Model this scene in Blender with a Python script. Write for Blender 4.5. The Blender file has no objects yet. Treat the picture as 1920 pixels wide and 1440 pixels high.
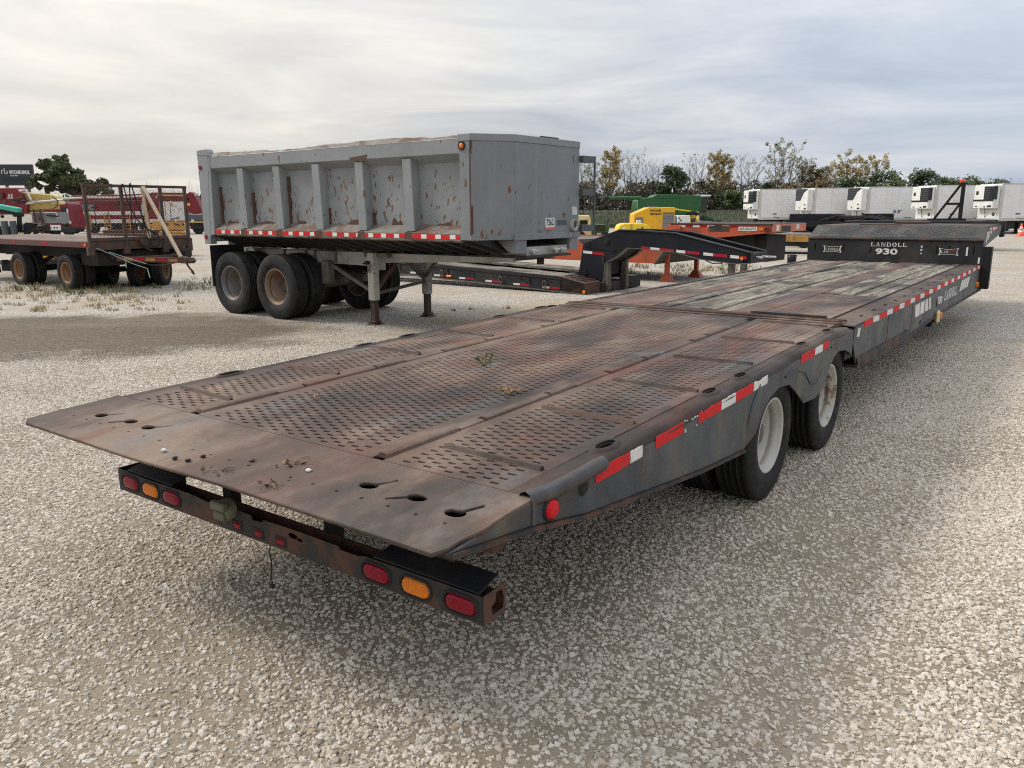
import bpy, bmesh, math, random
import numpy as np
from math import sin, cos, pi, radians
from mathutils import Vector, Matrix

sc = bpy.context.scene
COL = sc.collection
RND = random.Random(7)

# ------------------------------------------------------------------ camera
CAM_H = 1.7184; PITCH = .2167; ROLL = -.0048
cd = bpy.data.cameras.new('camera'); cam = bpy.data.objects.new('camera', cd); COL.objects.link(cam)
cd.sensor_width = 36; cd.lens = 1488.6 / 1920 * 36; cd.clip_start = .05; cd.clip_end = 6000
_r0 = Vector((1, 0, 0)); _u0 = Vector((0, sin(PITCH), cos(PITCH))); _f = Vector((0, cos(PITCH), -sin(PITCH)))
_r = _r0 * cos(ROLL) + _u0 * sin(ROLL); _u = -_r0 * sin(ROLL) + _u0 * cos(ROLL)
mw = Matrix((( _r.x, _u.x, -_f.x, 0), (_r.y, _u.y, -_f.y, 0), (_r.z, _u.z, -_f.z, CAM_H), (0, 0, 0, 1)))
cam.matrix_world = mw
sc.camera = cam

# ------------------------------------------------------------------ light
SUN_EL = radians(42); SUN_AZ = radians(-72)          # azimuth measured from +Y towards +X
sd = bpy.data.lights.new('sun', 'SUN'); sun = bpy.data.objects.new('sun', sd); COL.objects.link(sun)
sd.energy = 1.5; sd.angle = radians(15); sd.color = (1, .94, .85)
to_sun = Vector((sin(SUN_AZ) * cos(SUN_EL), cos(SUN_AZ) * cos(SUN_EL), sin(SUN_EL)))
sun.rotation_euler = to_sun.to_track_quat('Z', 'Y').to_euler(); sun.location = (0, 0, 30)
EXPOSURE = .86

class NT:
    """small helper to write node trees"""
    def __init__(s, nt): s.t = nt; s.n = nt.nodes; s.l = nt.links
    def node(s, typ, ins=None, **kw):
        x = s.n.new(typ)
        for k, v in kw.items(): setattr(x, k, v)
        for k, v in (ins or {}).items(): s.set(x.inputs[k], v)
        return x
    def set(s, inp, v):
        if isinstance(v, bpy.types.NodeSocket): s.l.new(v, inp)
        elif isinstance(v, (tuple, list)) and len(v) == 3 and inp.type == 'RGBA': inp.default_value = (*v, 1)
        else: inp.default_value = v
    def coord(s, kind='Object'): return s.node('ShaderNodeTexCoord').outputs[kind]
    def mapv(s, v, sc=(1, 1, 1), loc=(0, 0, 0), rot=(0, 0, 0)):
        return s.node('ShaderNodeMapping', {'Vector': v, 'Scale': sc, 'Location': loc, 'Rotation': rot}).outputs[0]
    def noise(s, v, scale, detail=3, rough=.55, dist=0.):
        return s.node('ShaderNodeTexNoise', {'Vector': v, 'Scale': scale, 'Detail': detail, 'Roughness': rough, 'Distortion': dist}).outputs[0]
    def vor(s, v, scale, out='Distance', feature='F1', rnd=1.):
        return s.node('ShaderNodeTexVoronoi', {'Vector': v, 'Scale': scale, 'Randomness': rnd}, feature=feature).outputs[out]
    def ramp(s, f, stops):
        x = s.node('ShaderNodeValToRGB', {'Fac': f}); e = x.color_ramp.elements
        while len(e) < len(stops): e.new(.5)
        for i, (p, c) in enumerate(stops):
            e[i].position = p
            if not isinstance(c, (tuple, list)): c = (c, c, c)
            e[i].color = (*c, 1)
        return x.outputs[0]
    def step(s, f, a, b): return s.node('ShaderNodeMapRange', {'Value': f, 'From Min': a, 'From Max': b}).outputs[0]
    def mix(s, f, a, b, mode='MIX'):
        x = s.node('ShaderNodeMix', data_type='RGBA', blend_type=mode)
        s.set(x.inputs[0], f); s.set(x.inputs[6], a); s.set(x.inputs[7], b); return x.outputs[2]
    def m(s, op, a, b=0., c=0.):
        x = s.node('ShaderNodeMath', operation=op); s.set(x.inputs[0], a); s.set(x.inputs[1], b); s.set(x.inputs[2], c); return x.outputs[0]
    def vm(s, op, a, b=(0, 0, 0)):
        x = s.node('ShaderNodeVectorMath', operation=op); s.set(x.inputs[0], a); s.set(x.inputs[1], b)
        return x.outputs[1] if op in ('DOT_PRODUCT', 'LENGTH') else x.outputs[0]
    def sep(s, v):
        x = s.node('ShaderNodeSeparateXYZ', {0: v}); return x.outputs
    def comb(s, x, y, z): return s.node('ShaderNodeCombineXYZ', {0: x, 1: y, 2: z}).outputs[0]
    def bump(s, h, strength=.3, dist=.01): return s.node('ShaderNodeBump', {'Height': h, 'Strength': strength, 'Distance': dist}).outputs[0]

# ------------------------------------------------------------------ sky
world = bpy.data.worlds.new('World'); sc.world = world; world.use_nodes = True
w = NT(world.node_tree); w.n.clear()
sky = w.node('ShaderNodeTexSky', sky_type='NISHITA'); sky.sun_disc = False
sky.sun_elevation = SUN_EL; sky.sun_rotation = SUN_AZ; sky.dust_density = 2.
gd = w.coord('Generated')
d = w.vm('NORMALIZE', gd); dx, dy, dz = w.sep(d)[:3]
dzc = w.m('MAXIMUM', dz, 0.)
den = w.m('ADD', dzc, .13)
plane = w.comb(w.m('DIVIDE', dx, den), w.m('DIVIDE', dy, den), 0.)
wa = w.mapv(plane, sc=(.75, 1., 1.), loc=(3.1, 1.7, 0), rot=(0, 0, .35))
n1 = w.noise(wa, 1.05, 9, .58, .6)
n2 = w.noise(w.mapv(plane, sc=(.5, 1, 1), loc=(9.3, 4.2, 0)), .27, 4, .5, .2)
dens = w.m('ADD', w.m('MULTIPLY', n1, .60), w.m('MULTIPLY', n2, .40))
cl = w.ramp(dens, [(.36, (.37, .41, .485)), (.45, (.50, .53, .59)), (.52, (.64, .65, .675)), (.59, (.80, .79, .77)), (.66, (1.0, .95, .85))])
# thinner, bluer cloud towards the right-hand side of the place
toright = w.step(w.vm('DOT_PRODUCT', d, (.90, .42, .0)), .35, .98)
cl = w.mix(w.m('MULTIPLY', toright, .66), cl, (.50, .605, .76))
# warm glow of the hidden sun, low on the left
gl = w.m('POWER', w.m('MAXIMUM', w.vm('DOT_PRODUCT', d, Vector((-.42, .89, .11)).normalized()), 0.), 11.)
cl = w.mix(w.m('MULTIPLY', gl, .42), cl, (1.04, .94, .77))
# overcast sky brightens towards the zenith
zen = w.m('ADD', 1., w.m('MULTIPLY', dzc, 1.15))
cl = w.mix(1., cl, w.comb(zen, zen, zen), 'MULTIPLY')
cl10 = w.mix(1., cl, (10., 10., 10.), 'MULTIPLY')
for nd in w.n:
    if nd.type == 'MIX': nd.clamp_result = False
col = w.mix(.93, sky.outputs[0], cl10)
bg = w.node('ShaderNodeBackground', {'Color': col, 'Strength': .0535})
w.node('ShaderNodeOutputWorld', {'Surface': bg.outputs[0]})
world.cycles.sampling_method = 'MANUAL'; world.cycles.sample_map_resolution = 1024

sc.cycles.use_denoising = False; sc.cycles.filter_width = 1.1; sc.cycles.adaptive_threshold = .006
sc.view_settings.view_transform = 'Standard'; sc.view_settings.look = 'None'
sc.view_settings.exposure = EXPOSURE; sc.view_settings.gamma = 1; sc.view_settings.use_curve_mapping = False

# ------------------------------------------------------------------ materials
MATS = {}
def mat(name, fn, rough=.6, metal=0., spec=.5):
    m = bpy.data.materials.new(name); m.use_nodes = True
    t = NT(m.node_tree); b = t.n['Principled BSDF']
    b.inputs['Roughness'].default_value = rough; b.inputs['Metallic'].default_value = metal
    b.inputs['Specular IOR Level'].default_value = spec
    r = fn(t) if callable(fn) else {'Base Color': fn}
    for k, v in r.items(): t.set(b.inputs[k], v)
    MATS[name] = m; return m
def P(c, var=.12, sc_=6., dirt=None, dirt_amt=.35, bump=.0, rgh=None):
    """painted / plain material with a little unevenness and optional blotchy dirt"""
    def f(t):
        co = t.coord(); n = t.noise(co, sc_, 5, .6); col = t.mix(t.step(n, .3, .7), tuple(x * (1 - var) for x in c), tuple(min(1, x * (1 + var)) for x in c))
        if dirt: col = t.mix(t.m('MULTIPLY', t.step(t.noise(t.mapv(co, loc=(3, 7, 1)), sc_ * .6, 7, .68), .5, .68), dirt_amt), col, dirt)
        r = {'Base Color': col}
        if bump: r['Normal'] = t.bump(t.noise(co, sc_ * 8, 3, .6), bump, .01)
        return r
    return f
RUST = (.115, .05, .028); RUSTD = (.05, .026, .018)

def deck_steel(dark=1.):
    def f(t):
        co = t.coord(); st = t.mapv(co, sc=(.55, 1.2, 1))
        big = t.noise(st, 1.7, 6, .6, .3)
        c = t.ramp(big, [(.34, (.032, .024, .020)), (.44, (.082, .055, .044)), (.53, (.130, .078, .057)), (.63, (.205, .145, .107))])
        red = t.step(t.noise(t.mapv(st, loc=(5, 2, 3)), 2.6, 7, .66, .4), .53, .66)
        c = t.mix(t.m('MULTIPLY', red, .62), c, (.18, .068, .045))
        blue = t.step(t.noise(t.mapv(st, loc=(1, 9, 3)), 2.1, 7, .66, .3), .55, .63)
        c = t.mix(t.m('MULTIPLY', blue, .42), c, (.15, .16, .165))
        dust = t.step(t.noise(t.mapv(st, loc=(11, 4, 3)), 1.6, 8, .7), .52, .70)
        c = t.mix(t.m('MULTIPLY', dust, .55), c, (.29, .24, .18))
        grime = t.step(t.noise(t.mapv(st, sc=(.6, .6, .6), loc=(21, 14, 3)), 1.9, 6, .62, .5), .50, .64)
        c = t.mix(t.m('MULTIPLY', grime, .62), c, (.035, .029, .026))
        fine = t.noise(co, 42, 5, .7); c = t.mix(t.m('MULTIPLY', t.step(fine, .45, .75), .35), c, (.05, .04, .036))
        spk = t.step(t.vor(co, 90, 'Distance'), .16, .10); sp2 = t.step(t.noise(co, 9, 2), .5, .62)
        c = t.mix(t.m('MULTIPLY', t.m('MULTIPLY', spk, sp2), .5), c, (.33, .29, .24))
        if dark != 1: c = t.mix(1., c, (dark, dark, dark), 'MULTIPLY')
        return {'Base Color': c, 'Roughness': t.ramp(t.noise(co, 5, 5, .6), [(.3, .55), (.7, .82)]), 'Normal': t.bump(t.m('ADD', fine, t.noise(co, 7, 4, .6)), .35, .006)}
    return f
mat('deck_steel', deck_steel(), spec=.35)
mat('deck_steel_dark', deck_steel(.6), spec=.35)
def grey_plate(t):
    co = t.coord(); c = t.ramp(t.noise(co, 2.2, 7, .65), [(.36, (.014, .014, .0145)), (.5, (.032, .031, .030)), (.64, (.075, .07, .067))])
    c = t.mix(t.m('MULTIPLY', t.step(t.noise(co, 3.7, 7, .68), .53, .64), .5), c, (.085, .045, .03)); return {'Base Color': c, 'Normal': t.bump(t.noise(co, 30, 4, .6), .25, .006)}
mat('grey_plate', grey_plate, rough=.6)

def side_steel(t):
    co = t.coord(); n = t.noise(co, 2.2, 6, .62)
    c = t.ramp(n, [(.34, (.036, .043, .051)), (.5, (.062, .072, .082)), (.66, (.10, .107, .112))])
    st = t.noise(t.mapv(co, sc=(5.5, 5.5, .35)), 1., 5, .6)               # runs down the sheet
    c = t.mix(t.m('MULTIPLY', t.step(st, .54, .68), .6), c, (.135, .115, .065))
    z = t.sep(co)[2]
    ru = t.step(t.noise(co, 3.3, 8, .7), .52, .62)
    c = t.mix(t.m('MULTIPLY', ru, .55), c, (.075, .045, .032))
    sc2 = t.step(t.noise(t.mapv(co, sc=(30, 30, 4)), 1, 5, .7), .60, .72)
    c = t.mix(t.m('MULTIPLY', sc2, .35), c, (.11, .115, .115))
    dst = t.step(t.noise(t.mapv(co, loc=(7, 3, 9)), 8, 9, .74), .53, .68)
    c = t.mix(t.m('MULTIPLY', dst, .42), c, (.125, .115, .095))
    chip = t.step(t.noise(t.mapv(co, loc=(2, 8, 4)), 26, 5, .7), .63, .68); c = t.mix(t.m('MULTIPLY', chip, .6), c, (.075, .04, .026))
    return {'Base Color': c, 'Roughness': t.ramp(t.noise(co, 6, 4, .6), [(.3, .42), (.7, .66)]), 'Normal': t.bump(t.noise(co, 26, 5, .65), .22, .006)}
mat('side_steel', side_steel, spec=.4)
def rusty(base, rust_amt=.55, cut=.5):
    def f(t):
        co = t.coord(); n = t.noise(co, 4.3, 8, .68, .2); n2 = t.noise(co, 22, 5, .7)
        c = t.mix(t.step(n2, .3, .7), RUSTD, RUST)
        c = t.mix(t.m('MULTIPLY', t.step(n, cut + .05, cut - .05), 1.), c, base)
        return {'Base Color': c, 'Normal': t.bump(t.m('ADD', n, n2), .5, .008), 'Roughness': t.ramp(n2, [(.3, .5), (.7, .8)])}
    return f
mat('rust', rusty(RUST, cut=.3), rough=.8)
mat('rust_dark', rusty((.022, .021, .022), cut=.535), rough=.7)
mat('black_paint', P((.009, .0095, .0105), .25, 3, dirt=(.05, .038, .028), dirt_amt=.5, bump=.1), rough=.55, spec=.3)
mat('black_paint_dusty', P((.02, .021, .024), .3, 3, dirt=(.085, .072, .06), dirt_amt=.5, bump=.1), rough=.6, spec=.3)
mat('navy_black', P((.0085, .0105, .016), .2, 2.5, dirt=(.035, .035, .036), dirt_amt=.4), rough=.5, spec=.3)
mat('under_black', P((.012, .011, .011), .3, 3, dirt=(.04, .028, .02), dirt_amt=.6), rough=.8)
def plank_mat(t):
    co = t.coord(); rnd = t.node('ShaderNodeObjectInfo').outputs['Random']
    off = t.comb(t.m('MULTIPLY', rnd, 37.), t.m('MULTIPLY', rnd, 11.), 0.)
    v = t.vm('ADD', co, off)
    g = t.noise(t.mapv(v, sc=(1.3, 16, 16)), 2., 8, .72, .4)
    c = t.ramp(g, [(.30, (.045, .039, .033)), (.42, (.12, .103, .083)), (.54, (.235, .205, .16)), (.68, (.46, .415, .335))])
    w2 = co                                                               # stains run across neighbouring planks
    oil = t.step(t.noise(t.mapv(w2, sc=(.7, 1.6, 1)), 1.35, 6, .62, .6), .48, .585)
    c = t.mix(t.m('MULTIPLY', oil, .85), c, (.032, .029, .027))
    moss = t.step(t.noise(t.mapv(w2, sc=(.8, 1.5, 1), loc=(4, 4, 0)), 1.5, 5, .6), .52, .68)
    c = t.mix(t.m('MULTIPLY', moss, .3), c, (.20, .155, .085))
    crack = t.step(t.noise(t.mapv(v, sc=(1.1, 38, 38)), 2., 4, .6), .60, .72)
    c = t.mix(t.m('MULTIPLY', crack, .55), c, (.02, .018, .016))
    return {'Base Color': c, 'Normal': t.bump(t.m('ADD', g, t.m('MULTIPLY', crack, -.7)), .55, .012)}
mat('plank', plank_mat, rough=.85)
def dump_grey(spots, base=(.255, .27, .275)):
    def f(t):
        co = t.coord(); n = t.noise(co, 1.6, 6, .6)
        c = t.mix(t.step(n, .3, .7), tuple(x * .86 for x in base), tuple(x * 1.12 for x in base))
        st = t.noise(t.mapv(co, sc=(7, 7, .4)), 1., 5, .62)
        c = t.mix(t.m('MULTIPLY', t.step(st, .56, .75), .35), c, (.36, .345, .31))
        c = t.mix(t.m('MULTIPLY', t.step(t.noise(t.mapv(co, sc=(9, 9, .5), loc=(4, 1, 2)), 1., 5, .62), .6, .78), .35), c, (.13, .115, .1))
        if spots:
            # dents knocked through the paint: stretched, slanting rust flecks gathered low on the panels
            v = t.mapv(co, sc=(1., 1., .42), rot=(0, .35, 0)); v = t.vm('ADD', v, t.vm('MULTIPLY', t.node('ShaderNodeTexNoise', {'Vector': co, 'Scale': 7., 'Detail': 3}).outputs[1], (.09, .09, .09)))
            vd = t.vor(v, 21., 'Distance'); vc = t.sep(t.vor(v, 21., 'Color'))
            size = t.m('MULTIPLY', t.m('POWER', vc[0], 1.6), .62)
            z = t.sep(co)[2]; low = t.step(z, 2.35, 1.5)
            keep = t.m('LESS_THAN', vc[1], t.m('MULTIPLY', t.m('ADD', low, .25), spots))
            fleck = t.m('MULTIPLY', t.step(t.m('SUBTRACT', size, vd), 0., .07), keep)
            c = t.mix(t.m('MULTIPLY', fleck, .92), c, t.mix(t.noise(co, 30, 3), (.07, .03, .016), (.22, .10, .045)))
            big = t.m('MULTIPLY', t.step(t.noise(t.mapv(co, sc=(1, 1, .6)), 3.1, 7, .68), .67, .72), 1.)
            c = t.mix(t.m('MULTIPLY', big, .8), c, (.15, .065, .03))
        return {'Base Color': c, 'Normal': t.bump(t.noise(co, 3.2, 3, .5), .25, .03)}
    return f
mat('dump_panel', dump_grey(.95, (.23, .245, .25)), rough=.5); mat('dump_front', dump_grey(.24, (.20, .215, .225)), rough=.5); mat('dump_paint', dump_grey(.16, (.235, .25, .258)), rough=.5)
def dump_ledge(t):
    co = t.coord(); c = t.mix(t.step(t.noise(co, 4, 6, .65), .35, .65), (.125, .115, .098), (.20, .185, .155))
    c = t.mix(t.m('MULTIPLY', t.step(t.noise(co, 2.4, 7, .68, .5), .47, .55), .9), c, (.10, .042, .025)); return {'Base Color': c}
mat('dump_ledge', dump_ledge, rough=.75)
mat('frame_grey', P((.36, .35, .325), .2, 3, dirt=(.11, .08, .06), dirt_amt=.7), rough=.65)
mat('frame_olive', P((.12, .11, .09), .25, 4, dirt=(.07, .045, .03), dirt_amt=.7), rough=.7)
mat('leg_white', rusty((.42, .40, .36), cut=.60), rough=.6)
def tyre(t):
    co = t.coord(); n = t.noise(co, 9, 5, .65); c = t.ramp(n, [(.3, (.010, .010, .0105)), (.55, (.020, .020, .020)), (.75, (.048, .045, .040))])
    return {'Base Color': c, 'Normal': t.bump(t.noise(co, 60, 3, .6), .2, .004)}
mat('tyre', tyre, rough=.78, spec=.3)
def rim(base, amt):
    def f(t):
        co = t.coord(); n = t.noise(co, 6.5, 8, .7, .3)
        c = t.mix(t.step(n, amt - .04, amt + .05), base, t.mix(t.noise(co, 40, 3), (.09, .04, .02), (.30, .15, .06)))
        c = t.mix(t.m('MULTIPLY', t.step(t.noise(co, 3, 6, .6), .45, .7), .3), c, (.3, .27, .22)); return {'Base Color': c}
    return f
mat('rim_white', rim((.50, .485, .44), .66), rough=.5); mat('rim_white_rusty', rim((.50, .48, .42), .575), rough=.55)
mat('rim_grey', rim((.13, .13, .13), .58), rough=.55); mat('rim_tan', rim((.20, .15, .11), .5), rough=.6)
mat('rim_disc', rim((.075, .065, .055), .6), rough=.7)
mat('rim_rust', rim((.26, .13, .055), .52), rough=.75)
def tape(c):
    def f(t):
        co = t.coord(); g = t.noise(co, 60, 2); cc = t.mix(t.m('MULTIPLY', t.step(t.noise(co, 5, 8, .7), .57, .68), .55), c, (.10, .08, .065))
        return {'Base Color': cc}
    return f
mat('tape_red', tape((.62, .018, .02)), rough=.6, spec=.2); mat('tape_white', tape((.70, .69, .65)), rough=.5)
mat('tape_dark_red', tape((.36, .015, .03)), rough=.6, spec=.2)
def lens(c, c2):
    def f(t):
        co = t.coord(); n = t.noise(co, 130, 2, .5); return {'Base Color': t.mix(t.step(n, .45, .6), c, c2), 'Normal': t.bump(n, .3, .002)}
    return f
mat('lens_red', lens((.20, .003, .013), (.30, .006, .024)), rough=.22, spec=.25); mat('lens_amber', lens((.68, .17, .012), (.8, .24, .02)), rough=.22, spec=.25)
mat('lens_bright_red', lens((.55, .008, .015), (.65, .015, .022)), rough=.3, spec=.2)
mat('orange_lamp', lens((.85, .2, .02), (.9, .28, .03)), rough=.25)
mat('rubber', P((.012, .012, .012), .2, 9), rough=.7)
mat('olive', P((.16, .165, .10), .12, 8, dirt=(.06, .055, .04)), rough=.7)
mat('white_paint', P((.72, .72, .70), .05, 3, dirt=(.4, .37, .32), dirt_amt=.35), rough=.4)
mat('decal_white', P((.72, .71, .67), .06, 8, dirt=(.12, .11, .10), dirt_amt=.55), rough=.5)
mat('print_black', P((.015, .015, .015), .1, 5), rough=.5); mat('print_blue', P((.03, .06, .2), .1, 5), rough=.5)
mat('sticker_red', P((.62, .12, .06), .1, 5), rough=.5)
mat('orange_paint', P((.47, .085, .03), .14, 1.7, dirt=(.11, .045, .03), dirt_amt=.75), rough=.5)
mat('orange_pale', P((.55, .17, .10), .15, 2.5, dirt=(.13, .06, .04), dirt_amt=.8), rough=.6)
mat('yellow_paint', P((.80, .43, .012), .05, 3, dirt=(.5, .28, .05), dirt_amt=.4), rough=.4)
mat('yellow_hood', P((.83, .57, .02), .05, 3), rough=.4)
mat('pale_yellow', P((.68, .56, .27), .08, 3, dirt=(.3, .25, .15), dirt_amt=.5), rough=.5)
mat('mustard', P((.45, .33, .085), .1, 2, dirt=(.25, .2, .1), dirt_amt=.5), rough=.5)
mat('yellow_deck', P((.42, .22, .05), .2, 5, dirt=(.12, .06, .03), dirt_amt=.8), rough=.7)
mat('ladder_orange', P((.55, .27, .06), .15, 6, dirt=(.2, .1, .04)), rough=.6)
mat('green_paint', P((.008, .088, .018), .1, 2, dirt=(.02, .085, .03), dirt_amt=.3), rough=.35)
mat('green_dark', P((.012, .055, .02), .1, 2), rough=.4)
mat('red_paint', P((.16, .006, .013), .12, 1.5, dirt=(.16, .03, .03), dirt_amt=.4), rough=.4)
mat('red_faded', P((.20, .028, .03), .12, 1.5, dirt=(.2, .08, .07), dirt_amt=.5), rough=.5)
mat('teal', P((.05, .42, .30), .12, 3), rough=.5)
mat('blue_paint', P((.12, .27, .48), .1, 3), rough=.5)
mat('grey_machine', P((.20, .20, .195), .15, 2.5, dirt=(.1, .09, .08)), rough=.5)
mat('slate', P((.075, .085, .095), .15, 2.5, dirt=(.1, .09, .08)), rough=.5)
mat('glass_dark', (.015, .018, .02), rough=.08)
mat('steel_pipe', P((.55, .53, .5), .1, 4, dirt=(.2, .17, .14), dirt_amt=.4), rough=.35, metal=.3)
mat('concrete', P((.40, .385, .36), .08, 1, dirt=(.3, .28, .26)), rough=.85)
mat('wood_board', lambda t: {'Base Color': t.ramp(t.noise(t.mapv(t.coord(), sc=(20, 20, 1.2)), 2, 5, .6), [(.3, (.42, .32, .21)), (.7, (.62, .51, .37))])}, rough=.8)
mat('strap', P((.35, .50, .45), .1, 6), rough=.7)
mat('cone_orange', P((.85, .10, .03), .06, 5), rough=.45)
mat('billboard', P((.020, .024, .029), .08, 2), rough=.45); mat('screen_off', (.012, .015, .019), rough=.3)
mat('bark', P((.22, .20, .18), .3, 2.), rough=.9); mat('bark_dark', P((.06, .05, .042), .3, 2.), rough=.9)
def reefer_side(t):
    co = t.coord(); z = t.sep(co); c = t.mix(t.step(t.noise(co, 1.2, 4), .3, .7), (.70, .71, .71), (.80, .805, .80)); c = t.mix(t.m('MULTIPLY', t.step(t.noise(t.mapv(co, sc=(2, 2, .25)), 1.5, 5, .6), .5, .75), .12), c, (.42, .41, .38))
    lx = t.m('LESS_THAN', t.m('FRACT', t.m('MULTIPLY', z[0], 1.64)), .045); lz = t.m('LESS_THAN', t.m('FRACT', t.m('MULTIPLY', z[2], 4.2)), .09)
    c = t.mix(t.m('MULTIPLY', t.m('MAXIMUM', lx, lz), .35), c, (.42, .43, .44)); return {'Base Color': c}
mat('reefer_side', reefer_side, rough=.35)
def leafm(a, b):
    def f(t):
        co = t.coord('Object'); n = t.noise(co, .9, 3, .6); n2 = t.node('ShaderNodeNewGeometry').outputs['Random Per Island']
        return {'Base Color': t.mix(n2, a, b)}
    return f
mat('leaf_dark', leafm((.026, .046, .015), (.07, .10, .033)), rough=.7)
mat('leaf_green', leafm((.04, .07, .018), (.10, .13, .035)), rough=.7)
mat('leaf_olive', leafm((.036, .052, .016), (.10, .115, .04)), rough=.7)
mat('leaf_yellow', leafm((.20, .15, .035), (.38, .28, .09)), rough=.7)
mat('leaf_brown', leafm((.10, .075, .03), (.20, .15, .06)), rough=.7)
mat('leaf_pale', leafm((.16, .16, .085), (.28, .27, .15)), rough=.7)
mat('thicket', leafm((.045, .045, .022), (.12, .098, .058)), rough=.8)
mat('grass', leafm((.028, .045, .011), (.075, .085, .028)), rough=.8)
mat('dry_grass', leafm((.24, .19, .10), (.44, .36, .21)), rough=.85)
mat('weed', leafm((.06, .08, .03), (.14, .15, .05)), rough=.8)
mat('dead_leaf', leafm((.12, .06, .03), (.30, .19, .10)), rough=.8)
mat('fence_steel', P((.26, .27, .27), .1, 3), rough=.5, metal=.4)
def chain(t):
    co = t.coord(); s_ = t.sep(co)
    a = t.m('ABSOLUTE', t.m('SUBTRACT', t.m('FRACT', t.m('MULTIPLY', t.m('ADD', s_[0], s_[2]), 12.)), .5))
    b = t.m('ABSOLUTE', t.m('SUBTRACT', t.m('FRACT', t.m('MULTIPLY', t.m('SUBTRACT', s_[0], s_[2]), 12.)), .5))
    return {'Base Color': (.25, .26, .26), 'Alpha': t.m('MULTIPLY', t.m('LESS_THAN', t.m('MINIMUM', a, b), .06), 1.)}
mat('chain_link', chain, rough=.5)

# ground: pale crushed limestone with tan fines, a damp brown patch and grass in the distance
def gravel_color(t, co):
    cell = t.sep(t.vor(co, 42., 'Color')); dist = t.vor(co, 42., 'Distance')
    c = t.ramp(cell[0], [(0., (.30, .265, .22)), (.35, (.46, .42, .36)), (.75, (.58, .54, .48)), (1., (.68, .645, .59))])
    near = t.step(t.m('SUBTRACT', t.sep(co)[1], t.m('MULTIPLY', t.m('ABSOLUTE', t.m('SUBTRACT', t.sep(co)[0], 1.)), -.25)), 12.2, 10.2)
    gap = t.step(dist, .5, .8); c = t.mix(t.m('MULTIPLY', gap, .8), c, (.165, .135, .10))
    fines = t.noise(co, .55, 6, .62, .3); fn = t.step(fines, .47, .62)
    c = t.mix(t.m('MULTIPLY', fn, .7), c, t.mix(t.noise(co, 25, 4, .7), (.30, .235, .155), (.45, .37, .265)))
    pk = t.ramp(t.noise(co, 130, 4, .75), [(.3, (.105, .084, .06)), (.5, (.235, .195, .145)), (.7, (.39, .34, .27))])
    pk = t.mix(t.m('MULTIPLY', t.step(t.noise(co, 1.3, 6, .65), .42, .62), .5), pk, (.36, .305, .225))
    c = t.mix(near, c, pk)
    return c, t.m('MULTIPLY', dist, t.m('SUBTRACT', 1., t.m('MULTIPLY', near, .85))), fn
def damp_mask(t, co):      # damp brown patch beside the trailers, centred on x = -6.7, y = 11.3
    e = t.vm('LENGTH', t.vm('MULTIPLY', t.mapv(co, loc=(6.7, -11.35, 0)), (.25, .47, 0.)))
    e = t.m('ADD', e, t.m('MULTIPLY', t.m('SUBTRACT', t.noise(co, .8, 8, .66), .5), 1.1)); return t.step(e, 1.10, .82)
def gravel(t):
    co = t.coord('Object'); c, dist, fn = gravel_color(t, co); xyz = t.sep(co)
    # damp patch beside the trailers
    damp = damp_mask(t, co)
    c = t.mix(t.m('MULTIPLY', damp, .87), c, t.mix(t.step(t.noise(co, 9, 8, .75), .35, .65), (.058, .045, .031), (.165, .13, .09)))
    # worn tan wheel tracks further out
    tr = t.step(t.noise(t.mapv(co, sc=(.35, .9, 1)), .35, 5, .6), .52, .68)
    c = t.mix(t.m('MULTIPLY', tr, .35), c, (.40, .345, .265))
    far = t.m('MULTIPLY', t.step(xyz[1], 92., 100.), t.step(xyz[0], -8., 0.)); gn = t.noise(co, .15, 5, .6)
    g = t.mix(gn, (.028, .04, .012), (.075, .075, .028)); c = t.mix(t.m('MULTIPLY', far, 1.), c, g)
    return {'Base Color': c, 'Normal': t.bump(t.m('MULTIPLY', dist, -1.), .9, .018)}
mat('gravel', gravel, rough=.92, spec=.2)
def stone(t):
    r = t.node('ShaderNodeObjectInfo').outputs['Random']; co = t.coord()
    c = t.ramp(r, [(0., (.31, .262, .20)), (.2, (.445, .39, .315)), (.55, (.57, .51, .425)), (.95, (.67, .615, .54)), (1., (.45, .34, .23))])
    c = t.mix(t.m('MULTIPLY', t.step(t.noise(co, 60, 4, .65), .45, .7), .4), c, (.30, .27, .235))
    wp = t.node('ShaderNodeNewGeometry').outputs['Position']
    c = t.mix(t.m('MULTIPLY', damp_mask(t, wp), .72), c, (.17, .14, .10))
    return {'Base Color': c}
mat('stone', stone, rough=.85, spec=.25)

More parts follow.
